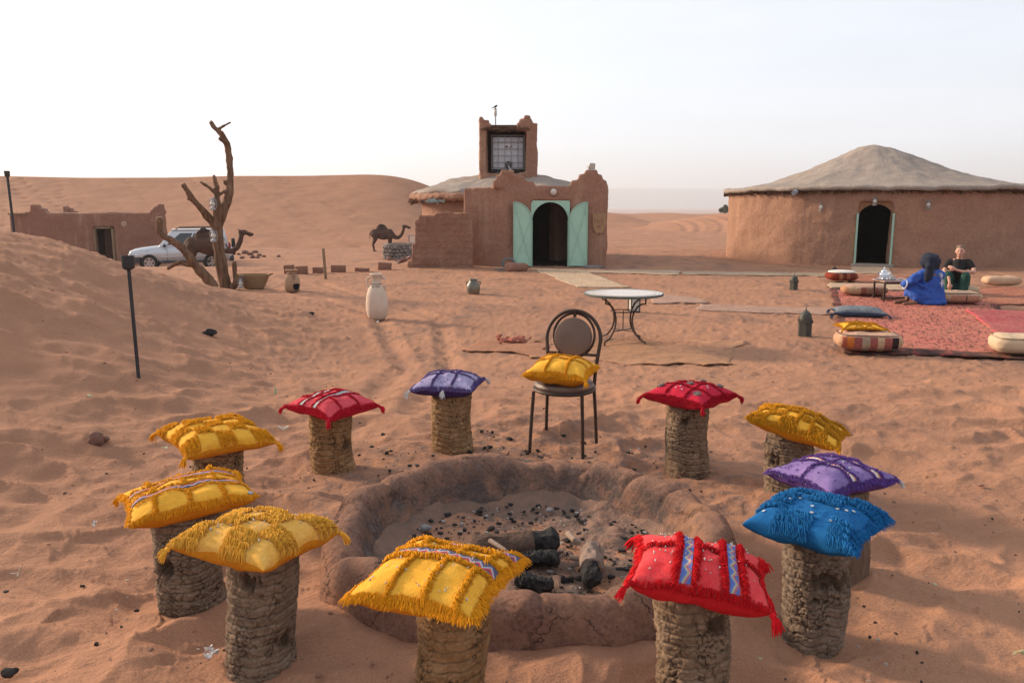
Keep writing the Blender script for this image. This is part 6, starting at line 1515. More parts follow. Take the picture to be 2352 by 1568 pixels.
for sx in (-1, 1):
    mb = MB(); mb.tube([(sx*34*k, -.08, 29*k), (sx*40*k, -.05, 33*k), (sx*44*k, 0, 34*k), (sx*40*k, .05, 33*k), (sx*34*k, .08, 30*k)], .02, 6); mb.build('handle', M('leather_handle', (.25, .13, .07)), bs)

# ================================================================== torch posts
POST = M('grey_painted_steel', (.048, .048, .052), (.032, .032, .035), 12, .55, .001, 60, .3)
def torch(label, base, h, r=.022, lean=(0, 0)):
    root = thing('torch_post', label, 'post', base, 0, 'steel torch posts on the dunes'); root.rotation_euler = (lean[0], lean[1], 0)
    mb = MB(); mb.tube([(0, 0, -.2), (0, 0, h - .1)], r, 14); mb.build('pole', POST, root)
    mb = MB(); mb.lathe([(r, h-.115), (.044, h-.10), (.047, h-.09), (.050, h), (.044, h), (.04, h-.08), (.01, h-.08)], 20); mb.build('torch_cup', POST, root, sharp=35)
b1 = gp(318, 866); k = (b1.y + .3) / FPX
torch('grey steel torch post standing on the dune slope at left', b1, (866 - 578) * b1.y / FPX / math.cos(.07) * .985, .0145, (0, R(-.6)))
pp = at(36, 548, 15.5); pt = at(22, 392, 15.5)
zb = g1(pp.x, pp.y)
torch('farther steel torch post at the left edge, half hidden by the dune', (pp.x, pp.y, zb), pt.z - zb, .023, (0, R(-1.0)))

# ================================================================== mud bricks, stake, stones
BR = M('loose_mud_brick', (.25, .125, .085), (.19, .095, .065), 8, .95, .01, 30)
for i, (px, py, w, h, rz, lab) in enumerate(((663, 628, 30, 24, .2, 'loose mud brick standing directly behind the broken jar'), (691, 629, 34, 22, .1, 'loose mud brick right of the broken jar, first in the row'), (732, 627, 36, 17, -.1, 'loose mud brick just left of the wooden stake'), (775, 625, 42, 20, .15, 'largest loose mud brick, just right of the wooden stake'), (830, 624, 38, 12, -.25, 'low flat mud brick in the row left of the amphora'), (882, 619, 38, 20, .1, 'mud brick nearest the low wall at the end of the row'))):
    l = gp(px, py); s_ = l.y / FPX
    mb = MB(); mb.box((0, 0, h*s_*.42), (w*s_*.8, .2, h*s_*.95)); o = mb.build('mud_brick', BR, None, bevel=.025); o.location = l + Vector((0, .1, -.02)); o.rotation_euler = (0, .03*i - .06, rz); tag(o, lab, 'brick', 'loose mud bricks in a row')
l = gp(748, 640); s_ = l.y / FPX
mb = MB(); mb.box((0, 0, 34*s_), (.07, .05, 72*s_)); o = mb.build('wooden_stake', TIMBER, None, bevel=.008); o.location = l; o.rotation_euler = (0, R(-2.5), .3); tag(o, 'upright wooden stake between the loose mud bricks', 'stake')
def rock(label, loc, r, seed, mat, group=None, name='rock', flat=.7):
    me = bpy.data.meshes.new(name); bm = bmesh.new(); bmesh.ops.create_icosphere(bm, subdivisions=3, radius=1); bm.to_mesh(me); bm.free()
    V = vco(me); f = 1 + .30*fbm3(V[:, 0]*1.2, V[:, 1]*1.2, V[:, 2]*1.2, seed, 3); V = V * f[:, None] * np.array(r if hasattr(r, '__len__') else (r, r*.8, r*flat))[None]
    V[:, 2] += (r[2] if hasattr(r, '__len__') else r*flat)*.5; setco(me, V)
    o = link(name, me, mat); o.location = loc; return tag(o, label, 'rock', group) if label else o
RK = M('brown_rock', (.21, .105, .075), (.13, .07, .052), 7, .95, .02, 20)
GRK = M('grey_rock', (.235, .20, .18), (.13, .11, .10), 5, .95, .02, 20)
for i, (px, py, r) in enumerate(((563, 583, 9), (575, 586, 7), (585, 581, 8), (596, 588, 6), (580, 592, 7), (592, 593, 6), (556, 593, 6), (606, 590, 5), (548, 585, 5), (640, 590, 5))):
    l = gp(px, py); rock(['largest brown rock at the left of the heap right of the car', 'flat brown rock second from left in the heap beyond the basket', 'brown rock at the top of the heap right of the car', 'brown rock at the right side of the heap by the car', 'brown rock at the front of the heap right of the car', 'front right brown rock of the heap near the camel', "brown rock close behind the car's rear bumper", 'rightmost small brown rock of the heap by the car', "small rock nearest the camel's head, left of the heap", 'lone brown rock apart from the others behind the basket'][i], l, r*l.y/FPX*.9, 60+i, RK, 'rocks scattered beside the car')
for i, (px, py, w, h) in enumerate(((895, 597, 12, 9), (912, 600, 9, 6), (700+150, 0, 0, 0))):
    if w: l = gp(px, py); rock(('small block lying in front of the stone ring', 'small stone right beside the stone ring')[i], l, w*l.y/FPX*.6, 80+i, BR)
l = gp(1183, 622); rock('reddish rounded stone holding the left green door open', l + Vector((0, -.05, 0)), (.30, .15, .16), 91, BR, name='door_stone')
l = gp(1362, 615); rock('flat grey stone at the foot of the right green door', l, (.32, .2, .06), 93, GRK, name='door_stone')
l = gp(1168, 618)
mb = MB()
for i in range(4): mb.tube([(.15*math.cos(a)*(1+.1*i), .03*i - .05, .17 + .15*math.sin(a)) for a in np.linspace(0, 6.283, 22, endpoint=False)], .02, 6, closed=True)
mb.tube([(-.1, -.1, .02), (-.4, -.2, .02), (-.3, -.4, .02), (.2, -.3, .02)], .015, 6)
o = mb.build('hose_coil', M('grey_hose', (.16, .165, .17)), None); o.location = l + Vector((0, .12, 0)); tag(o, 'coil of grey hose beside the left green door', 'hose')
# stone well ring
wc = gp(910, 596); wr = 33 * wc.y / FPX; wc = wc + Vector((0, wr, 0)); wh = 34 * wc.y / FPX
sw = thing('stone_well', 'low round ring wall of grey stones behind the broken wall', 'well', wc)
mb = MB(); mb.lathe([(wr*.93, -.1), (wr*.94, wh*.9), (wr*.70, wh*.92), (wr*.68, -.1)], 36); mb.build('mortar_core', M('dark_mortar', (.09, .07, .06)), sw)
for row in range(4):
    for i in range(22):
        a = 2*math.pi*(i + .5*(row % 2) + random.uniform(-.15, .15))/22; s_ = random.uniform(.8, 1.2)
        o = rock(None, (wr*.93*math.cos(a), wr*.93*math.sin(a), wh*(row + .05)/4.3), (wr*.15*s_, wr*.15*s_, wh*.13*s_), 100+row*30+i, GRK, name='stone'); o.rotation_euler = (0, 0, a); o.parent = sw
mb = MB(); mb.lathe([(wr*.66, wh*.9), (wr*1.02, wh*.9), (wr*1.0, wh*1.02), (wr*.7, wh*1.03)], 36, capb=False, capt=False); mb.build('coping', GRK, sw)
l = at(946, 571, 24.6)
rk = thing('metal_rack', 'white metal folding chair frame propped at the end of the broken wall', 'rack', l)
mb = MB(); s_ = 24.6/FPX
for a, b in (((-9, 30), (12, 32)), ((-7, 30), (-4, 0)), ((-4, 0), (6, 8)), ((-9, 12), (8, 14)), ((6, 8), (10, 30))): mb.tube([(a[0]*s_, 0, a[1]*s_), (b[0]*s_, 0, b[1]*s_)], .018, 6)
mb.build('frame', GALV, rk)
for i in range(3): mb = MB(); mb.box(((-2 + i*4.5)*s_, .01, 20*s_), (3.4*s_, .02, 15*s_)); mb.build('slat', WHITEC, rk)
l = gp(935, 607); mb = MB()
for i in range(5): mb.tube([(-.35 + .02*i, -.1*i*.4, .05), (-.1, 0, .12 + .02*i), (.15, .05*i - .1, .25)], [.03, .06, .04], 7)
o = blob(mb, 'cloth_bundle', M('striped_cloth', (.28, .15, .12), (.10, .065, .06), 18), None, .02, 2, .01, 9); o.location = l; tag(o, 'bundle of dark striped cloth at the foot of the broken wall', 'cloth')
# wall lanterns on the round hut
for (px, py, lab) in ((1886, 485, 'small wall lantern left of the round hut doorway'), (2009, 472, 'small wall lantern hanging over the round hut doorway'), (2131, 480, 'small wall lantern right of the round hut doorway')):
    l = onface(px, py) + dn * .13; hurricane(lab, l, .29, 'wall lanterns on the round hut', M('dusty_tin', (.30, .28, .26), (.2, .18, .17), 10, .5, 0, 60, .5))
# ================================================================== off-road car
def car():
    l = gp(412, 612); Yc = 39.0; c = at(420, 609, Yc)
    zg = g1(c.x, Yc)
    root = thing('parked_car', 'silver off-road car parked by the mud house behind the dune', 'car', (c.x, Yc, zg), R(180 + 20))
    root.scale = (1, 1, 1.1)
    PAINT = M('silver_paint', (.50, .51, .53), (.46, .47, .49), 2, .28, 0, 60, .35, .5, .6)
    TYRE = M('tyre_rubber', (.016, .015, .015), (.03, .027, .025), 10, .8); RIM = M('alloy', (.45, .45, .46), (.4, .4, .4), 4, .3, 0, 60, .8)
    DG = M('dark_glass', (.022, .027, .032), (.03, .036, .042), 2, .06, 0, 60, 0, .6); LAMP = M('lamp_clear', (.62, .64, .66), (.5, .52, .55), 8, .12); TRIM = M('dark_grey_trim', (.045, .047, .05), (.06, .06, .064), 8, .55)
    # lower body loft, x forward
    st = [(-2.32, .50, .98, .80), (-2.26, .44, 1.06, .88), (-1.9, .40, 1.10, .925), (-1.0, .40, 1.11, .935), (0, .40, 1.10, .935), (.85, .40, 1.08, .935), (1.15, .40, 1.07, .93), (1.7, .42, 1.01, .915), (2.05, .44, .95, .88), (2.24, .48, .88, .80), (2.33, .54, .76, .70)]
    V = []; n = 14
    for x, zb, zt_, w in st:
        ring = [(-w*.90, zb), (-w*.97, zb+.08), (-w*1.0, zb+(zt_-zb)*.45), (-w*.985, zb+(zt_-zb)*.72), (-w*.94, zt_-.07), (-w*.84, zt_-.01), (-w*.45, zt_+.02)]
        ring = ring + [(-y, z) for y, z in ring[::-1]]
        V += [(x, y, z) for y, z in ring]
    F = [(j*n+i, j*n+(i+1) % n, (j+1)*n+(i+1) % n, (j+1)*n+i) for j in range(len(st)-1) for i in range(n)] + [tuple(range(n))[::-1], tuple((len(st)-1)*n+i for i in range(n))]
    mb = MB(); mb.add(V, F); body = mb.build('body', PAINT, root, sharp=60)
    # cabin: glass house with pillars and roof
    cab = [(-2.16, 1.05, .86), (1.02, 1.04, .86), (.42, 1.72, .72), (-2.0, 1.74, .73)]
    mb = MB(); P = []
    for sy in (-1, 1):
        for x, z, w in cab: P.append((x, sy*w, z))
    mb.add(P, [(0, 1, 2, 3), (7, 6, 5, 4), (1, 5, 6, 2), (0, 3, 7, 4), (2, 6, 7, 3), (0, 4, 5, 1)]); mb.build('cabin', PAINT, root, bevel=.05)
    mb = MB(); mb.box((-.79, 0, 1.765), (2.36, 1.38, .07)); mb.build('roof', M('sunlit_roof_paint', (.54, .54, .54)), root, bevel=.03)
    def lerp(a, b, t): return tuple(a[i] + (b[i]-a[i])*t for i in range(3))
    for sy in (-1, 1):
        def sp(t, q):                                     # t along, q up on the cabin side
            a = lerp((-2.16, .86, 1.05), (1.02, .86, 1.04), t); b = lerp((-2.0, .73, 1.74), (.42, .72, 1.72), t); p_ = lerp(a, b, q); return (p_[0], sy*(p_[1]+.008), p_[2])
        for t0, t1 in ((.05, .27), (.30, .56), (.585, .90)):
            mb = MB(); mb.add([sp(t0, .14), sp(t1, .14), sp(t1 - (.0 if t1 < .8 else .10), .86), sp(t0, .86)], [(0, 1, 2, 3)]); o = mb.build('side_window', DG, root, smooth=False)
            sm = o.modifiers.new('t', 'SOLIDIFY'); sm.thickness = .012
        mb = MB(); mb.tube([(-1.9, sy*.66, 1.84), (-1.7, sy*.66, 1.87), (.05, sy*.66, 1.86), (.2, sy*.66, 1.80)], .022, 6); mb.build('roof_rail', TRIM, root)
        mb = MB(); mb.ell((.72, sy*1.03, 1.12), (.08, .10, .08), 10, 8); mb.build('mirror', TRIM, root)
        for x in (-.05, -1.1): mb = MB(); mb.box((x, sy*.935, .93), (.17, .03, .03)); mb.build('door_handle', TRIM, root)
        for x in (.62, -.38, -1.32): mb = MB(); mb.box((x, sy*.929, .74), (.012, .02, .60)); mb.build('door_seam', BLACK, root)
        mb = MB(); mb.box((-.2, sy*.935, .42), (2.2, .06, .10)); mb.build('sill', TRIM, root, bevel=.02)
        mb = MB(); mb.box((-.2, sy*.938, .64), (2.3, .02, .05)); mb.build('rub_strip', PAINT, root, bevel=.008)
        for x in (1.42, -1.36):
            mb = MB(); mb.lathe([(.44, .0), (.44, .05)], 28); mb.build('wheel_arch', M('arch_dark', (.02, .02, .02)), root, xf=Matrix.Translation((x, sy*.90 - .025 + (.025 if sy > 0 else -.025), .46)) @ Matrix.Rotation(R(90), 4, 'X'))
            wr_ = MB(); wr_.lathe([(.24, -.13), (.34, -.13), (.375, -.10), (.38, 0), (.375, .10), (.34, .13), (.24, .13)], 32, capb=False, capt=False); wh_ = thing('wheel', None, None, (x, sy*.86, .38)); wh_.parent = root
            wh_.rotation_euler = (R(90), 0, 0); wr_.build('tyre', TYRE, wh_)
            mb = MB(); mb.lathe([(.24, -.08), (.24, .08)], 28); mb.build('rim', RIM, wh_)
            for k in range(6):
                a = k*math.pi/3; mb = MB()
                for sz in (-1, 1): mb.box((.165*math.cos(a), .165*math.sin(a), sz*.082), (.07, .075, .01), (0, 0, a))
                mb.build('rim_slot', BLACK, wh_)
        mb = MB(); mb.ell((2.1, sy*.68, .82), (.2, .17, .10), 12, 8, (0, .25, sy*.4)); mb.build('headlight', LAMP, root)
        mb = MB(); mb.ell((2.3, sy*.62, .55), (.05, .09, .06), 10, 6); mb.build('fog_light', LAMP, root)
    mb = MB(); mb.add([lerp((1.02, .80, 1.06), (.42, .66, 1.70), .12), lerp((1.02, -.80, 1.06), (.42, -.66, 1.70), .12), lerp((1.02, -.80, 1.06), (.42, -.66, 1.70), .9), lerp((1.02, .80, 1.06), (.42, .66, 1.70), .9)], [(0, 1, 2, 3)])
    o = mb.build('windscreen', DG, root, smooth=False, xf=Matrix.Translation((.015, 0, .012)))
    mb = MB(); mb.box((2.22, 0, .52), (.24, 1.62, .26)); mb.box((2.0, .84, .52), (.4, .18, .24)); mb.box((2.0, -.84, .52), (.4, .18, .24)); mb.build('front_bumper', TRIM, root, bevel=.05)
    mb = MB(); mb.box((2.31, 0, .78), (.05, .84, .20)); gr = mb.build('grille', TRIM, root, bevel=.02)
    for i in range(4): mb = MB(); mb.box((2.34, 0, .71 + i*.045), (.015, .76, .014)); mb.build('grille_bar', GALV, gr)
    mb = MB(); mb.ell((2.35, 0, .79), (.012, .07, .045), 12, 6); mb.build('badge', RIM, gr)
    mb = MB(); mb.box((2.345, 0, .52), (.012, .46, .11)); mb.build('number_plate', WHITEC, root)
    mb = MB(); mb.box((-2.26, 0, .52), (.22, 1.74, .26)); mb.build('rear_bumper', TRIM, root, bevel=.05)
    mb = MB(); mb.lathe([(.36, 0), (.37, .06), (.36, .16), (.1, .18)], 24); mb.build('spare_wheel', TYRE, root, xf=Matrix.Translation((-2.3, .1, 1.0)) @ Matrix.Rotation(R(-90), 4, 'Y'))
    for sy in (-1, 1): mb = MB(); mb.box((-2.2, sy*.84, 1.0), (.1, .1, .28)); mb.build('tail_light', M('red_lens', (.35, .02, .02), None, 6, .2), root, bevel=.02)
car()

# ================================================================== camels
def camel(label, px_hump, py_hump, Y, scale=1, rz=0, seed=0, neck=0):
    p = at(px_hump, py_hump, Y); zg = g1(p.x, Y)
    s = (p.z - zg) / 1.98 * scale
    mb = MB()
    mb.ell((-.02, 0, 1.28), (.74, .31, .36), 20, 12); mb.ell((-.05, 0, 1.62), (.40, .17, .34), 16, 10); mb.ell((.48, 0, 1.26), (.34, .27, .40), 16, 10); mb.ell((-.58, 0, 1.30), (.32, .26, .33), 16, 10); mb.ell((.1, 0, 1.12), (.5, .27, .26), 14, 9)
    mb.chain([(.62, 0, 1.28, .23), (.86, 0, 1.06, .165), (1.10, 0, 1.00, .135), (1.32, 0, 1.16, .12), (1.46, 0, 1.46, .108), (1.54, 0, 1.74, .10)])
    mb.chain([(1.53, 0, 1.80, .125), (1.66, 0, 1.82, .115), (1.82, 0, 1.76, .085), (1.97, 0, 1.72, .075)]); mb.ell((1.99, 0, 1.705), (.06, .07, .055), 10, 7); mb.ell((1.90, 0, 1.655), (.08, .05, .03), 10, 7)
    for sy in (-1, 1):
        mb.chain([(1.47, sy*.09, 1.88, .03), (1.42, sy*.13, 1.95, .018)])                                     # ears
        dx = .05*sy
        mb.chain([(.50 + dx, sy*.15, 1.15, .17), (.52 + dx, sy*.16, .82, .095), (.50 + dx, sy*.16, .60, .078), (.50 + dx, sy*.16, .30, .052), (.49 + dx, sy*.16, .10, .05)]); mb.ell((.53 + dx, sy*.16, .045), (.115, .09, .05), 10, 7)
        mb.chain([(-.62 - dx, sy*.15, 1.25, .21), (-.52 - dx, sy*.16, .92, .145), (-.66 - dx, sy*.16, .62, .075), (-.70 - dx, sy*.16, .52, .06), (-.63 - dx, sy*.16, .14, .048)]); mb.ell((-.58 - dx, sy*.16, .045), (.115, .09, .05), 10, 7)
    mb.chain([(-.86, 0, 1.40, .045), (-.94, 0, 1.20, .03), (-.95, 0, .88, .022), (-.95, 0, .80, .035)])
    FUR = M('brown_camel_fur', (.105, .052, .032), (.05, .026, .018), 3, .9, .02, 30)
    root = thing('camel', label, 'camel', (p.x, Y, zg), rz, 'dromedary camels'); root.scale = (s, s, s)
    blob(mb, 'camel_body', FUR, root, .028, 4, .012, 6, None, 3, seed)
    mb = MB(); mb.ell((-.05, 0, 1.80), (.27, .14, .19), 14, 9); mb.ell((-.12, 0, 1.75), (.3, .13, .16), 12, 8); blob(mb, 'hump_wool', M('dark_wool', (.04, .022, .016), (.025, .015, .012), 9, .95, .03, 40), root, .025, 1, .03, 9, None, 3, seed + 3)
    mb = MB(); mb.tube([(1.99, .06, 1.72), (1.85, .095, 1.80), (1.6, .115, 1.84)], .012, 5); mb.tube([(1.99, -.06, 1.72), (1.85, -.095, 1.80), (1.6, -.115, 1.84)], .012, 5); mb.build('halter', M('rope_halter', (.22, .14, .09)), root)
    for sy in (-1, 1): mb = MB(); mb.ell((1.70, sy*.098, 1.86), (.022, .012, .018), 8, 6); mb.build('eye', BLACK, root)
camel('brown camel standing in front of the silver car behind the tree', 470, 524, 36.0, 1, R(4), 3)
camel('distant brown camel standing alone at the foot of the big dune', 878, 514, 55.0, 1, R(3), 8)

# ================================================================== tea table, pot, glasses
tp = gp(2028, 693); TY_ = tp.y + .25; TZ = at(2050, 641, TY_).z; g0 = g1(tp.x, TY_)
x0 = at(2017, 640, TY_).x; x1 = x0 + 1.15
tt = thing('tea_table', 'low tea table with thin brown legs on the red carpet', 'table', ((x0+x1)/2, TY_, g0))
hw = (x1-x0)/2; HT = TZ - g0
mb = MB(); mb.box((0, 0, HT - .02), (2*hw, .55, .03)); mb.build('tabletop', M('pinkish_table_top', (.36, .26, .22), (.26, .17, .14), 6, .4), tt, bevel=.006)
mb = MB(); mb.box((0, 0, HT - .05), (2*hw - .06, .5, .04)); mb.build('apron', RUST, tt)
for sx in (-1, 1):
    for sy in (-1, 1): mb = MB(); mb.box((sx*(hw-.04), sy*.22, HT/2 - .05), (.03, .03, HT - .02)); mb.build('leg', RUST, tt)
mb = MB(); mb.box((-hw+.3, -.1, .06), (.6, .03, .03), (0, 0, .2)); mb.build('stretcher', RUST, tt)
def ontab(px, dy=0): u, a, b = ray(px, 640); return Vector((u*(TY_+dy)/a, TY_+dy, TZ - .004))
SILV = M('polished_silver', (.72, .72, .73), (.6, .6, .62), 12, .18, 0, 60, .95)
tr_ = MB(); tr_.lathe([(.01, .0), (.16, 0), (.19, .012), (.195, .018), (.185, .02), (.15, .008), (.01, .008)], 32); o = tr_.build('tray', SILV, None); o.location = ontab(2033); tag(o, 'round silver tray under the teapot', 'tray')
tpo = thing('teapot', 'silver Moroccan teapot with pointed lid on the tea table', 'teapot', ontab(2030) + Vector((0, 0, .009)), R(200))
mb = MB(); mb.lathe([(.05, 0), (.055, .01), (.045, .02), (.085, .06), (.092, .085), (.075, .12), (.05, .14), (.055, .148)], 24); mb.build('pot_body', SILV, tpo)
mb = MB(); mb.lathe([(.056, .148), (.05, .165), (.028, .185), (.012, .20), (.016, .215), (.008, .232), (.002, .24)], 20); mb.build('lid', SILV, tpo)
mb = MB(); mb.tube([(.08, 0, .06), (.125, 0, .08), (.14, 0, .12), (.165, 0, .15)], [.02, .015, .011, .009], 8); mb.build('spout', SILV, tpo)
mb = MB(); mb.tube([(-.06, 0, .13), (-.12, 0, .14), (-.14, 0, .10), (-.12, 0, .06), (-.085, 0, .055)], .009, 7); mb.build('handle', SILV, tpo)
def glass(label, loc, tea):
    r = thing('tea_glass', label, 'glass', loc, 0, 'tea glasses on the table')
    mb = MB(); mb.lathe([(.022, 0), (.026, .004), (.031, .075), (.029, .075), (.024, .01), (.001, .008)], 18, capt=False)
    m, n, b = MATS.get('clear_glass', None) or (None, None, None), None, None
    mb.build('glass_wall', CLEAR, r)
    if tea: mb = MB(); mb.lathe([(.023, .009), (.0275, .058), (.001, .058)], 18); mb.build('tea', M('amber_tea', (.60, .20, .02), (.5, .16, .015), 4, .1), r)
CLEAR, _n, _b = nt('clear_glass'); _b.inputs['Transmission Weight'].default_value = .9; _b.inputs['Roughness'].default_value = .05; _b.inputs['Base Color'].default_value = (.9, .92, .92, 1)
glass('glass of amber tea at the right end of the tea table', ontab(2099, -.1), True)
glass('empty tea glass beside the teapot, nearer to it', ontab(2047, .05), False)
glass('empty tea glass in the middle of the tea table', ontab(2055, -.05), False)
mb = MB(); mb.lathe([(.02, 0), (.035, .035), (.032, .037), (.018, .006), (.001, .005)], 16); o = mb.build('small_bowl', WHITEC, None); o.location = ontab(2069, -.05); tag(o, 'small white bowl on the tea table', 'bowl')
mb = MB(); mb.prism([(-.07, 0), (.07, 0), (.03, .10), (0, .13), (-.03, .09)], -.03, .03); o = mb.build('paper_packet', WHITEC, None, bevel=.008); o.location = ontab(2043, .18); tag(o, 'pointed white paper packet behind the teapot', 'packet')
mb = MB(); mb.lathe([(.03, 0), (.034, .03), (.03, .07), (.018, .09), (.02, .10)], 16); o = mb.build('black_pot', BLACK, None); o.location = ontab(2108, .1); tag(o, 'small black pot at the right end of the tea table', 'pot')
mb = MB(); mb.box((0, 0, .008), (.17, .11, .016)); o = mb.build('red_book', M('red_cover', (.24, .05, .04)), None, bevel=.004); o.location = ontab(2108, -.18); tag(o, 'flat dark red booklet on the tea table edge', 'book')

# ================================================================== people
SKIN = M('fair_skin', (.52, .29, .21), (.47, .25, .175), 8, .55, .0006, 120)
SKINB = M('brown_skin', (.20, .095, .055), (.16, .075, .042), 8, .55, .0006, 120)
def hand(mb, wrist, d, up, s=1.0, curl=.35):
    """palm with five bent fingers; d = finger direction, up = back of hand"""
    w = Vector(wrist); d = Vector(d).normalized(); up = Vector(up); up = (up - d*up.dot(d)).normalized(); sd = d.cross(up)
    pc = w + d*.045*s
    mb.chain([(*w, .024*s), (*(w + d*.03*s), .028*s), (*(w + d*.085*s), .026*s)]); mb.chain([(*(w + d*.03*s + sd*.022*s), .018*s), (*(w + d*.085*s + sd*.03*s), .015*s)]); mb.chain([(*(w + d*.03*s - sd*.022*s), .018*s), (*(w + d*.085*s - sd*.03*s), .015*s)])
    for k, (o_, L) in enumerate(((-.033, .066), (-.011, .082), (.011, .078), (.032, .060))):
        b0 = w + d*.085*s + sd*o_*s; b1 = b0 + (d - up*curl*.6)*L*.5*s; b2 = b1 + (d - up*curl*1.9)*L*.5*s
        mb.chain([(*b0, .0105*s), (*b1, .0095*s), (*b2, .008*s)])
    t0 = w + d*.025*s - sd*.025*s; t1 = t0 + (d*.6 - sd*.8)*.035*s; mb.chain([(*t0, .013*s), (*t1, .012*s), (*(t1 + (d*.9 - sd*.2 - up*.3)*.035*s), .010*s)])
def woman():
    base = gp(2196, 676); Y = base.y
    root = thing('person', 'person in black top and green trousers sitting cross-armed on the carpet facing us', 'person', (base.x, Y, base.z + .02))
    # facing the camera (-y), knees drawn up, forearms on knees
    mb = MB()
    mb.ell((0, .10, .20), (.19, .15, .13), 16, 10); mb.chain([(0, .10, .22, .15), (0, .06, .40, .13), (0, .02, .54, .145), (0, .02, .62, .11)])
    mb.chain([(-.15, .03, .62, .065), (0, .03, .645, .075), (.15, .03, .62, .065)]); mb.chain([(0, .02, .64, .055), (.005, 0, .72, .05), (.005, -.015, .76, .05)])
    # head
    hx, hy, hz = .005, -.03, .845
    mb.ell((hx, hy + .012, hz + .018), (.078, .095, .098), 18, 12); mb.ell((hx, hy - .025, hz - .045), (.058, .062, .062), 14, 10); mb.ell((hx, hy - .06, hz - .085), (.028, .024, .022), 10, 8)
    mb.chain([(hx, hy - .085, hz + .02, .010), (hx, hy - .108, hz - .018, .015)]); mb.ell((hx, hy - .082, hz - .058), (.024, .010, .008), 10, 6)
    for sx in (-1, 1): mb.ell((hx + sx*.08, hy + .015, hz - .005), (.012, .022, .032), 8, 6); mb.ell((hx + sx*.045, hy - .06, hz - .02), (.02, .018, .02), 8, 6)
    # right arm (image left) hangs over knee pointing down, left arm (image right) across
    mb.chain([(-.17, .02, .61, .055), (-.235, -.10, .47, .045), (-.225, -.16, .40, .040)]); mb.chain([(-.225, -.16, .42, .038), (-.14, -.33, .36, .032), (-.11, -.40, .25, .024)]); hand(mb, (-.11, -.405, .24), (.05, -.1, -1), (0, -1, 0), .9)
    mb.chain([(.17, .02, .61, .055), (.27, -.06, .50, .045), (.27, -.17, .45, .040)]); mb.chain([(.27, -.17, .46, .038), (.10, -.30, .47, .031), (-.02, -.33, .50, .024)]); hand(mb, (-.03, -.335, .505), (-.9, -.1, .45), (0, -1, .3), .9)
    # legs
    for sx in (-1, 1):
        mb.chain([(sx*.10, .06, .17, .10), (sx*.15, -.20, .36, .075), (sx*.15, -.28, .40, .062)]); mb.chain([(sx*.15, -.28, .38, .058), (sx*.12, -.24, .20, .05), (sx*.11, -.24, .07, .036)]); mb.chain([(sx*.11, -.22, .045, .036), (sx*.115, -.33, .035, .034), (sx*.12, -.42, .028, .026)])
    blob(mb, 'body', SKIN, root, .011, 3, 0)
    mb = MB(); mb.ell((0, .10, .22), (.185, .15, .14), 14, 9); mb.chain([(0, .10, .24, .158), (0, .06, .40, .14), (0, .02, .54, .155), (0, .025, .60, .13)]); mb.chain([(-.16, .03, .615, .088), (0, .05, .61, .082), (.16, .03, .615, .088)]); mb.chain([(-.17, .02, .61, .080), (-.215, -.05, .53, .068)]); mb.chain([(.17, .02, .61, .080), (.235, -.025, .545, .068)])
    blob(mb, 'black_top', M('black_cotton', (.012, .011, .011), (.02, .018, .018), 9, .9, .003, 60), root, .014, 2, .006, 9)
    mb = MB(); mb.ell((0, .10, .15), (.20, .17, .13), 14, 9)
    for sx in (-1, 1): mb.chain([(sx*.10, .06, .17, .12), (sx*.15, -.20, .36, .095), (sx*.15, -.28, .395, .078)]); mb.chain([(sx*.15, -.28, .38, .075), (sx*.135, -.24, .22, .085), (sx*.13, -.23, .10, .085)])
    mb.chain([(-.06, -.1, .12, .07), (.08, -.12, .12, .07)])
    blob(mb, 'green_trousers', M('green_cotton', (.020, .075, .058), (.014, .055, .043), 8, .85, .004, 50), root, .016, 2, .010, 8)
    mb = MB(); mb.ell((hx, hy + .035, hz + .045), (.088, .090, .086), 16, 10); mb.ell((hx, hy + .075, hz - .01), (.075, .055, .085), 14, 9); mb.ell((hx + .0, hy + .11, hz + .02), (.04, .035, .04), 10, 7); mb.chain([(hx - .06, hy - .02, hz + .08, .02), (hx, hy - .045, hz + .095, .02), (hx + .06, hy - .02, hz + .08, .02)])
    blob(mb, 'hair', M('ash_blond_hair', (.24, .165, .11), (.13, .088, .06), 26, .6, .006, 60), root, .010, 1, .008, 22)
    for sx in (-1, 1):
        mb = MB(); mb.ell((hx + sx*.032, hy - .082, hz + .012), (.011, .006, .006), 8, 6); mb.build('eye', M('dark_eye', (.03, .02, .018)), root)
        mb = MB(); mb.chain([(hx + sx*.02, hy - .088, hz + .030, .004), (hx + sx*.05, hy - .078, hz + .031, .003)]); mb.build('eyebrow', M('ash_blond_hair', (.24, .165, .11)), root)
    mb = MB(); mb.ell((hx, hy - .091, hz - .058), (.022, .004, .006), 10, 6); mb.build('mouth', M('lips', (.40, .12, .11)), root)
    root.rotation_euler = (0, 0, R(-32)); root.scale = (1.03, 1.03, 1.03)
woman()
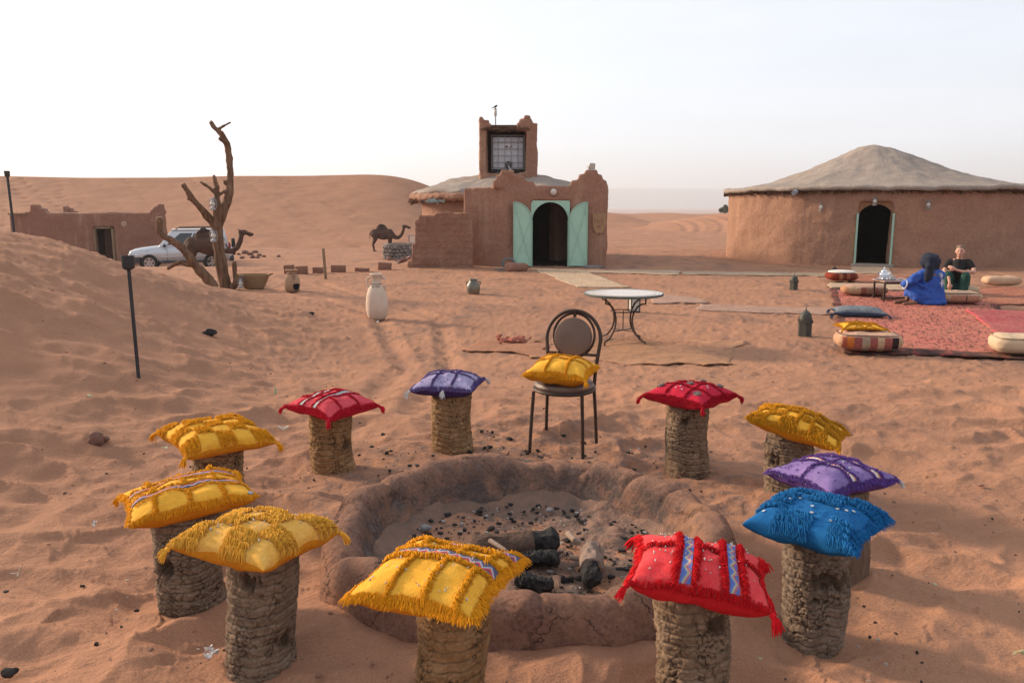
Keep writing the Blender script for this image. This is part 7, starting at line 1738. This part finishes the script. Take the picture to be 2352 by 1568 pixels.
def man():
    base = gp(2132, 704); Y = base.y + .12
    root = thing('person', 'person in bright blue robe and dark turban crouching with back to us', 'person', (base.x, Y, base.z + .015))
    # facing away to the left (direction f), seat low on carpet, knees up at the left
    BL = M('blue_robe', (.030, .095, .39), (.018, .062, .28), 7, .75, .006, 40); TU = M('navy_turban', (.010, .013, .026), (.018, .022, .04), 12, .9, .004, 50)
    mb = MB()
    mb.ell((.08, .02, .17), (.22, .20, .15), 16, 10); mb.chain([(.09, .02, .18, .165), (.09, .0, .36, .15), (.085, .02, .50, .155), (.08, .05, .56, .12)]); mb.chain([(-.07, .05, .55, .07), (.08, .05, .58, .09), (.23, .05, .55, .07)]); mb.chain([(.08, .05, .58, .06), (.07, .06, .68, .055)])
    hx, hy, hz = .06, .07, .76
    mb.ell((hx, hy, hz + .01), (.085, .10, .105), 16, 11); mb.ell((hx - .04, hy + .07, hz - .05), (.05, .05, .06), 12, 8); mb.chain([(hx - .06, hy + .09, hz + .01, .012), (hx - .075, hy + .105, hz - .02, .014)])
    mb.chain([(-.09, .05, .54, .06), (-.27, .02, .43, .05), (-.36, .04, .37, .04)]); mb.chain([(-.36, .04, .37, .038), (-.28, .24, .36, .03), (-.24, .33, .36, .024)]); hand(mb, (-.24, .335, .36), (.3, 1, 0), (0, 0, 1), .95)
    mb.chain([(.24, .05, .54, .06), (.28, .22, .44, .05), (.20, .34, .40, .038)]); mb.chain([(.20, .34, .40, .036), (.02, .40, .42, .028), (-.04, .42, .44, .024)]); hand(mb, (-.045, .42, .445), (-.9, .3, .2), (0, 0, 1), .95)
    for (kx, ky, fx_, fy_) in ((-.24, .10, -.20, -.06), (-.10, .36, -.22, .22)):
        mb.chain([(.02, .05, .16, .10), (kx, ky, .34, .075)]); mb.chain([(kx, ky, .33, .065), ((kx+fx_)/2, (ky+fy_)/2, .18, .052), (fx_, fy_, .06, .036)]); mb.chain([(fx_, fy_, .045, .038), (fx_ - .12, fy_ + .02, .032, .036), (fx_ - .20, fy_ + .03, .026, .026)])
        for k in range(5): mb.chain([(fx_ - .19, fy_ + .03 + (k-2)*.016, .024, .012), (fx_ - .225 + abs(k-1.5)*.006, fy_ + .03 + (k-2)*.018, .018, .010)])
    blob(mb, 'body', SKINB, root, .012, 3, 0)
    mb = MB()
    mb.ell((.08, .02, .15), (.25, .22, .17), 16, 10); mb.chain([(.09, .02, .18, .195), (.09, .0, .36, .18), (.085, .02, .50, .175), (.08, .05, .56, .13)]); mb.chain([(-.08, .05, .545, .085), (.08, .05, .575, .10), (.24, .05, .545, .085)])
    mb.chain([(-.10, .05, .53, .085), (-.27, .02, .42, .088), (-.35, .04, .37, .07)]); mb.chain([(-.35, .04, .37, .068), (-.30, .18, .36, .062)]); mb.chain([(.24, .05, .53, .085), (.29, .22, .43, .09), (.20, .34, .40, .07)])
    mb.chain([(.02, .03, .16, .14), (-.15, .08, .30, .115), (-.24, .10, .34, .095)]); mb.chain([(-.24, .10, .33, .09), (-.21, .02, .20, .095), (-.19, -.03, .13, .085)]); mb.chain([(.0, .10, .16, .14), (-.10, .34, .33, .10)]); mb.chain([(-.10, .34, .33, .09), (-.18, .27, .2, .085)])
    mb.chain([(-.14, .0, .12, .09), (.10, -.12, .08, .10), (.28, -.02, .07, .08)]); mb.ell((.12, -.05, .06), (.24, .18, .07), 14, 8)
    for i in range(7):
        a = -2.6 + i*.35; mb.chain([(.09 + .16*math.cos(a), .02 + .15*math.sin(a), .46, .018), (.10 + .22*math.cos(a), .02 + .2*math.sin(a), .10, .03)])
    mb.chain([(-.30, .02, .46, .02), (-.12, -.10, .36, .022), (.04, -.14, .26, .02)]); mb.chain([(-.22, .0, .30, .02), (-.06, -.13, .20, .022), (.1, -.17, .12, .02)])
    blob(mb, 'blue_robe', BL, root, .014, 2, .022, 9, None, 3, 3)
    mb = MB()
    for i in range(6):
        zz = hz - .03 + i*.028; rr_ = .118 + .02*math.sin(i*.7 + .6)
        mb.tube([(hx + rr_*math.cos(a), hy - .005 + (rr_+.012)*math.sin(a), zz + .02*math.sin(a + i*1.3)) for a in np.linspace(0, 6.283, 24, endpoint=False)], .036, 8, closed=True)
    mb.ell((hx, hy, hz + .07), (.115, .125, .095), 16, 10)
    mb.chain([(hx - .05, hy - .10, hz + .05, .055), (hx - .09, hy - .15, hz - .06, .055), (hx - .11, hy - .17, hz - .20, .055), (hx - .12, hy - .18, hz - .30, .04)]); mb.chain([(hx - .02, hy - .13, hz + .02, .045), (hx - .06, hy - .18, hz - .12, .045), (hx - .07, hy - .20, hz - .26, .035)])
    mb.chain([(hx - .10, hy - .03, hz - .06, .055), (hx, hy - .12, hz - .10, .055), (hx + .10, hy - .05, hz - .08, .05)])
    blob(mb, 'turban', TU, root, .013, 2, .008, 14)
    WB = M('white_embroidery', (.52, .55, .62), (.42, .46, .56), 30, .8)
    def proj(x, z): return Vector((x, -.165 - .02*math.cos((x-.09)*9), z))
    for cx_, cz_, s_ in ((.175, .41, .075), (.165, .54, .05)):
        mb = MB(); P = []
        for x, z in ((-1, 0), (-.45, -.1), (0, -1), (.45, -.1), (1, 0), (.4, .2), (0, 1), (-.4, .2)): P.append((cx_ + x*s_*.65, z*s_ + cz_))
        NN = len(P); pts = []
        for yy in (-.235, -.10): pts += [(x, yy + .05 + (x-.09)**2*.8, z) for x, z in P]
        mb.add(pts, [tuple(range(NN)), tuple(range(2*NN-1, NN-1, -1))] + [(i, i+NN, (i+1) % NN + NN, (i+1) % NN) for i in range(NN)]); mb.build('back_emblem', WB, root, smooth=False)
    mb = MB(); mb.tube([(-.36 + .05*math.cos(a)*.3, .05 + .07*math.sin(a), .365 + .07*math.cos(a)) for a in np.linspace(0, 6.283, 18, endpoint=False)], .012, 6, closed=True); mb.build('cuff', WB, root)
    root.scale = (1.03, 1.03, 1.03)
man()

# ================================================================== litter
PAPER = M('white_paper', (.62, .58, .55), (.5, .46, .43), 20, .9); PGRN = M('pale_leaf', (.42, .46, .30), (.34, .36, .22), 12, .9)
def scrap(label, px, py, s, mat, seed, n=1, cat='scrap', group=None, name='paper_scrap'):
    l = gp(px, py); rng = random.Random(seed); mb = MB()
    for k in range(n):
        cx_, cy_ = (rng.uniform(-1, 1)*s*1.1, rng.uniform(-1, 1)*s*1.3) if n > 1 else (0, 0); a0_ = rng.random()*6
        m = 9; P = [(cx_, cy_, s*.3)]
        for i in range(m):
            a = a0_ + 6.283*i/m; r = s*rng.uniform(.45, 1.0)*(.7 if n > 1 else 1); P.append((cx_ + r*math.cos(a), cy_ + r*math.sin(a)*.7, s*rng.uniform(.0, .7)))
        mb.add(P, [(0, 1+i, 1+(i+1) % m) for i in range(m)])
    o = mb.build(name, mat, None, smooth=False); o.location = l + Vector((0, 0, .006)); sm = o.modifiers.new('t', 'SOLIDIFY'); sm.thickness = .0015
    return tag(o, label, cat, group)
scrap('torn white paper on the sand at lower left beside the palm stump', 493, 1502, .030, PAPER, 3, 6)
scrap('pale crumpled scrap right of the checkered yellow cushion at left', 650, 988, .045, M('pale_scrap', (.52, .47, .38)), 4)
scrap('pale green leaf scrap below the checkered yellow cushion at left', 380, 1032, .03, PGRN, 5, name='leaf_scrap', cat='leaf')
scrap('pale green scrap on the left dune slope below the torch post', 205, 912, .03, PGRN, 6, name='leaf_scrap', cat='leaf')
scrap('grey white chip on the sand left of the zigzag striped cushion', 224, 1206, .022, PAPER, 7, 2)
scrap('pale yellow chip on the sand at the far right', 2147, 1345, .016, PGRN, 8, name='leaf_scrap', cat='leaf')
scrap('dry leaf at the bottom right corner', 2340, 1505, .03, M('dry_leaf', (.36, .33, .18), (.25, .2, .1), 20), 9, name='leaf_scrap', cat='leaf')
scrap('tan bark chip in front of the fire pit', 1339, 1510, .022, M('tan_chip', (.33, .2, .13)), 10, name='bark_chip', cat='chip')
scrap('dry leaf sliver right of the red cushion stump', 1743, 1520, .018, M('dry_leaf', (.36, .33, .18)), 11, name='leaf_scrap', cat='leaf')
scrap('small white scrap near the amphora foot', 868, 742, .05, PAPER, 12, 2)
l = gp(632, 905); mb = MB(); mb.tube([(0, 0, 0), (.005, .0, .04), (-.003, .01, .07)], [.007, .006, .003], 5); o = mb.build('green_string', M('green_plastic', (.16, .42, .24)), None); o.location = l; tag(o, 'thin green plastic strand standing in the sand behind the red cushion', 'string')
l = gp(43, 1322); mb = MB(); mb.tube([(-.035, 0, .01), (0, 0, .012), (.012, .0, .04)], .0035, 5); mb.tube([(0, 0, .012), (.008, -.02, .008)], .003, 5); o = mb.build('twig', M('bone_twig', (.52, .42, .32)), None); o.location = l; tag(o, 'tiny pale forked twig on the sand at far left', 'twig')
for i, (px, py, r, lab, mt) in enumerate(((222, 1020, .05, 'brown clod standing on the left sand slope', RK), (238, 1012, .035, 'smaller brown clod beside the standing one on the left', RK), (482, 768, .07, 'dark dung lump on the left dune slope', CHAR), (22, 1548, .028, 'charred stone in the bottom left corner', CHAR), (345, 1500, .018, 'rounded brown pebble near the torn paper', RK), (312, 1497, .010, 'small white pebble near the torn paper', PAPER), (977, 1215, .026, 'pale grey stone on the ash inside the pit at left', M('pale_ash_stone', (.25, .235, .23), (.16, .15, .145), 14, .95, .004, 60)), (1265, 1173, .02, 'pale grey stone on the ash at the back of the pit', M('pale_ash_stone', (.25, .235, .23), (.16, .15, .145), 14, .95, .004, 60)), (1572, 1558, .02, 'charred lump at the bottom edge right of centre', CHAR), (715, 722, .05, 'dark lump on the sand between broken jar and amphora', CHAR))):
    l = gp(px, py); 
    if 6 <= i <= 7: l = Vector(pz(px, py, .03))
    rock(lab, l, (r, r*.8, r*(1.1 if i == 0 else .6)), 200+i, mt, None, 'pebble' if r < .03 else 'rock')
l = gp(2010, 752)
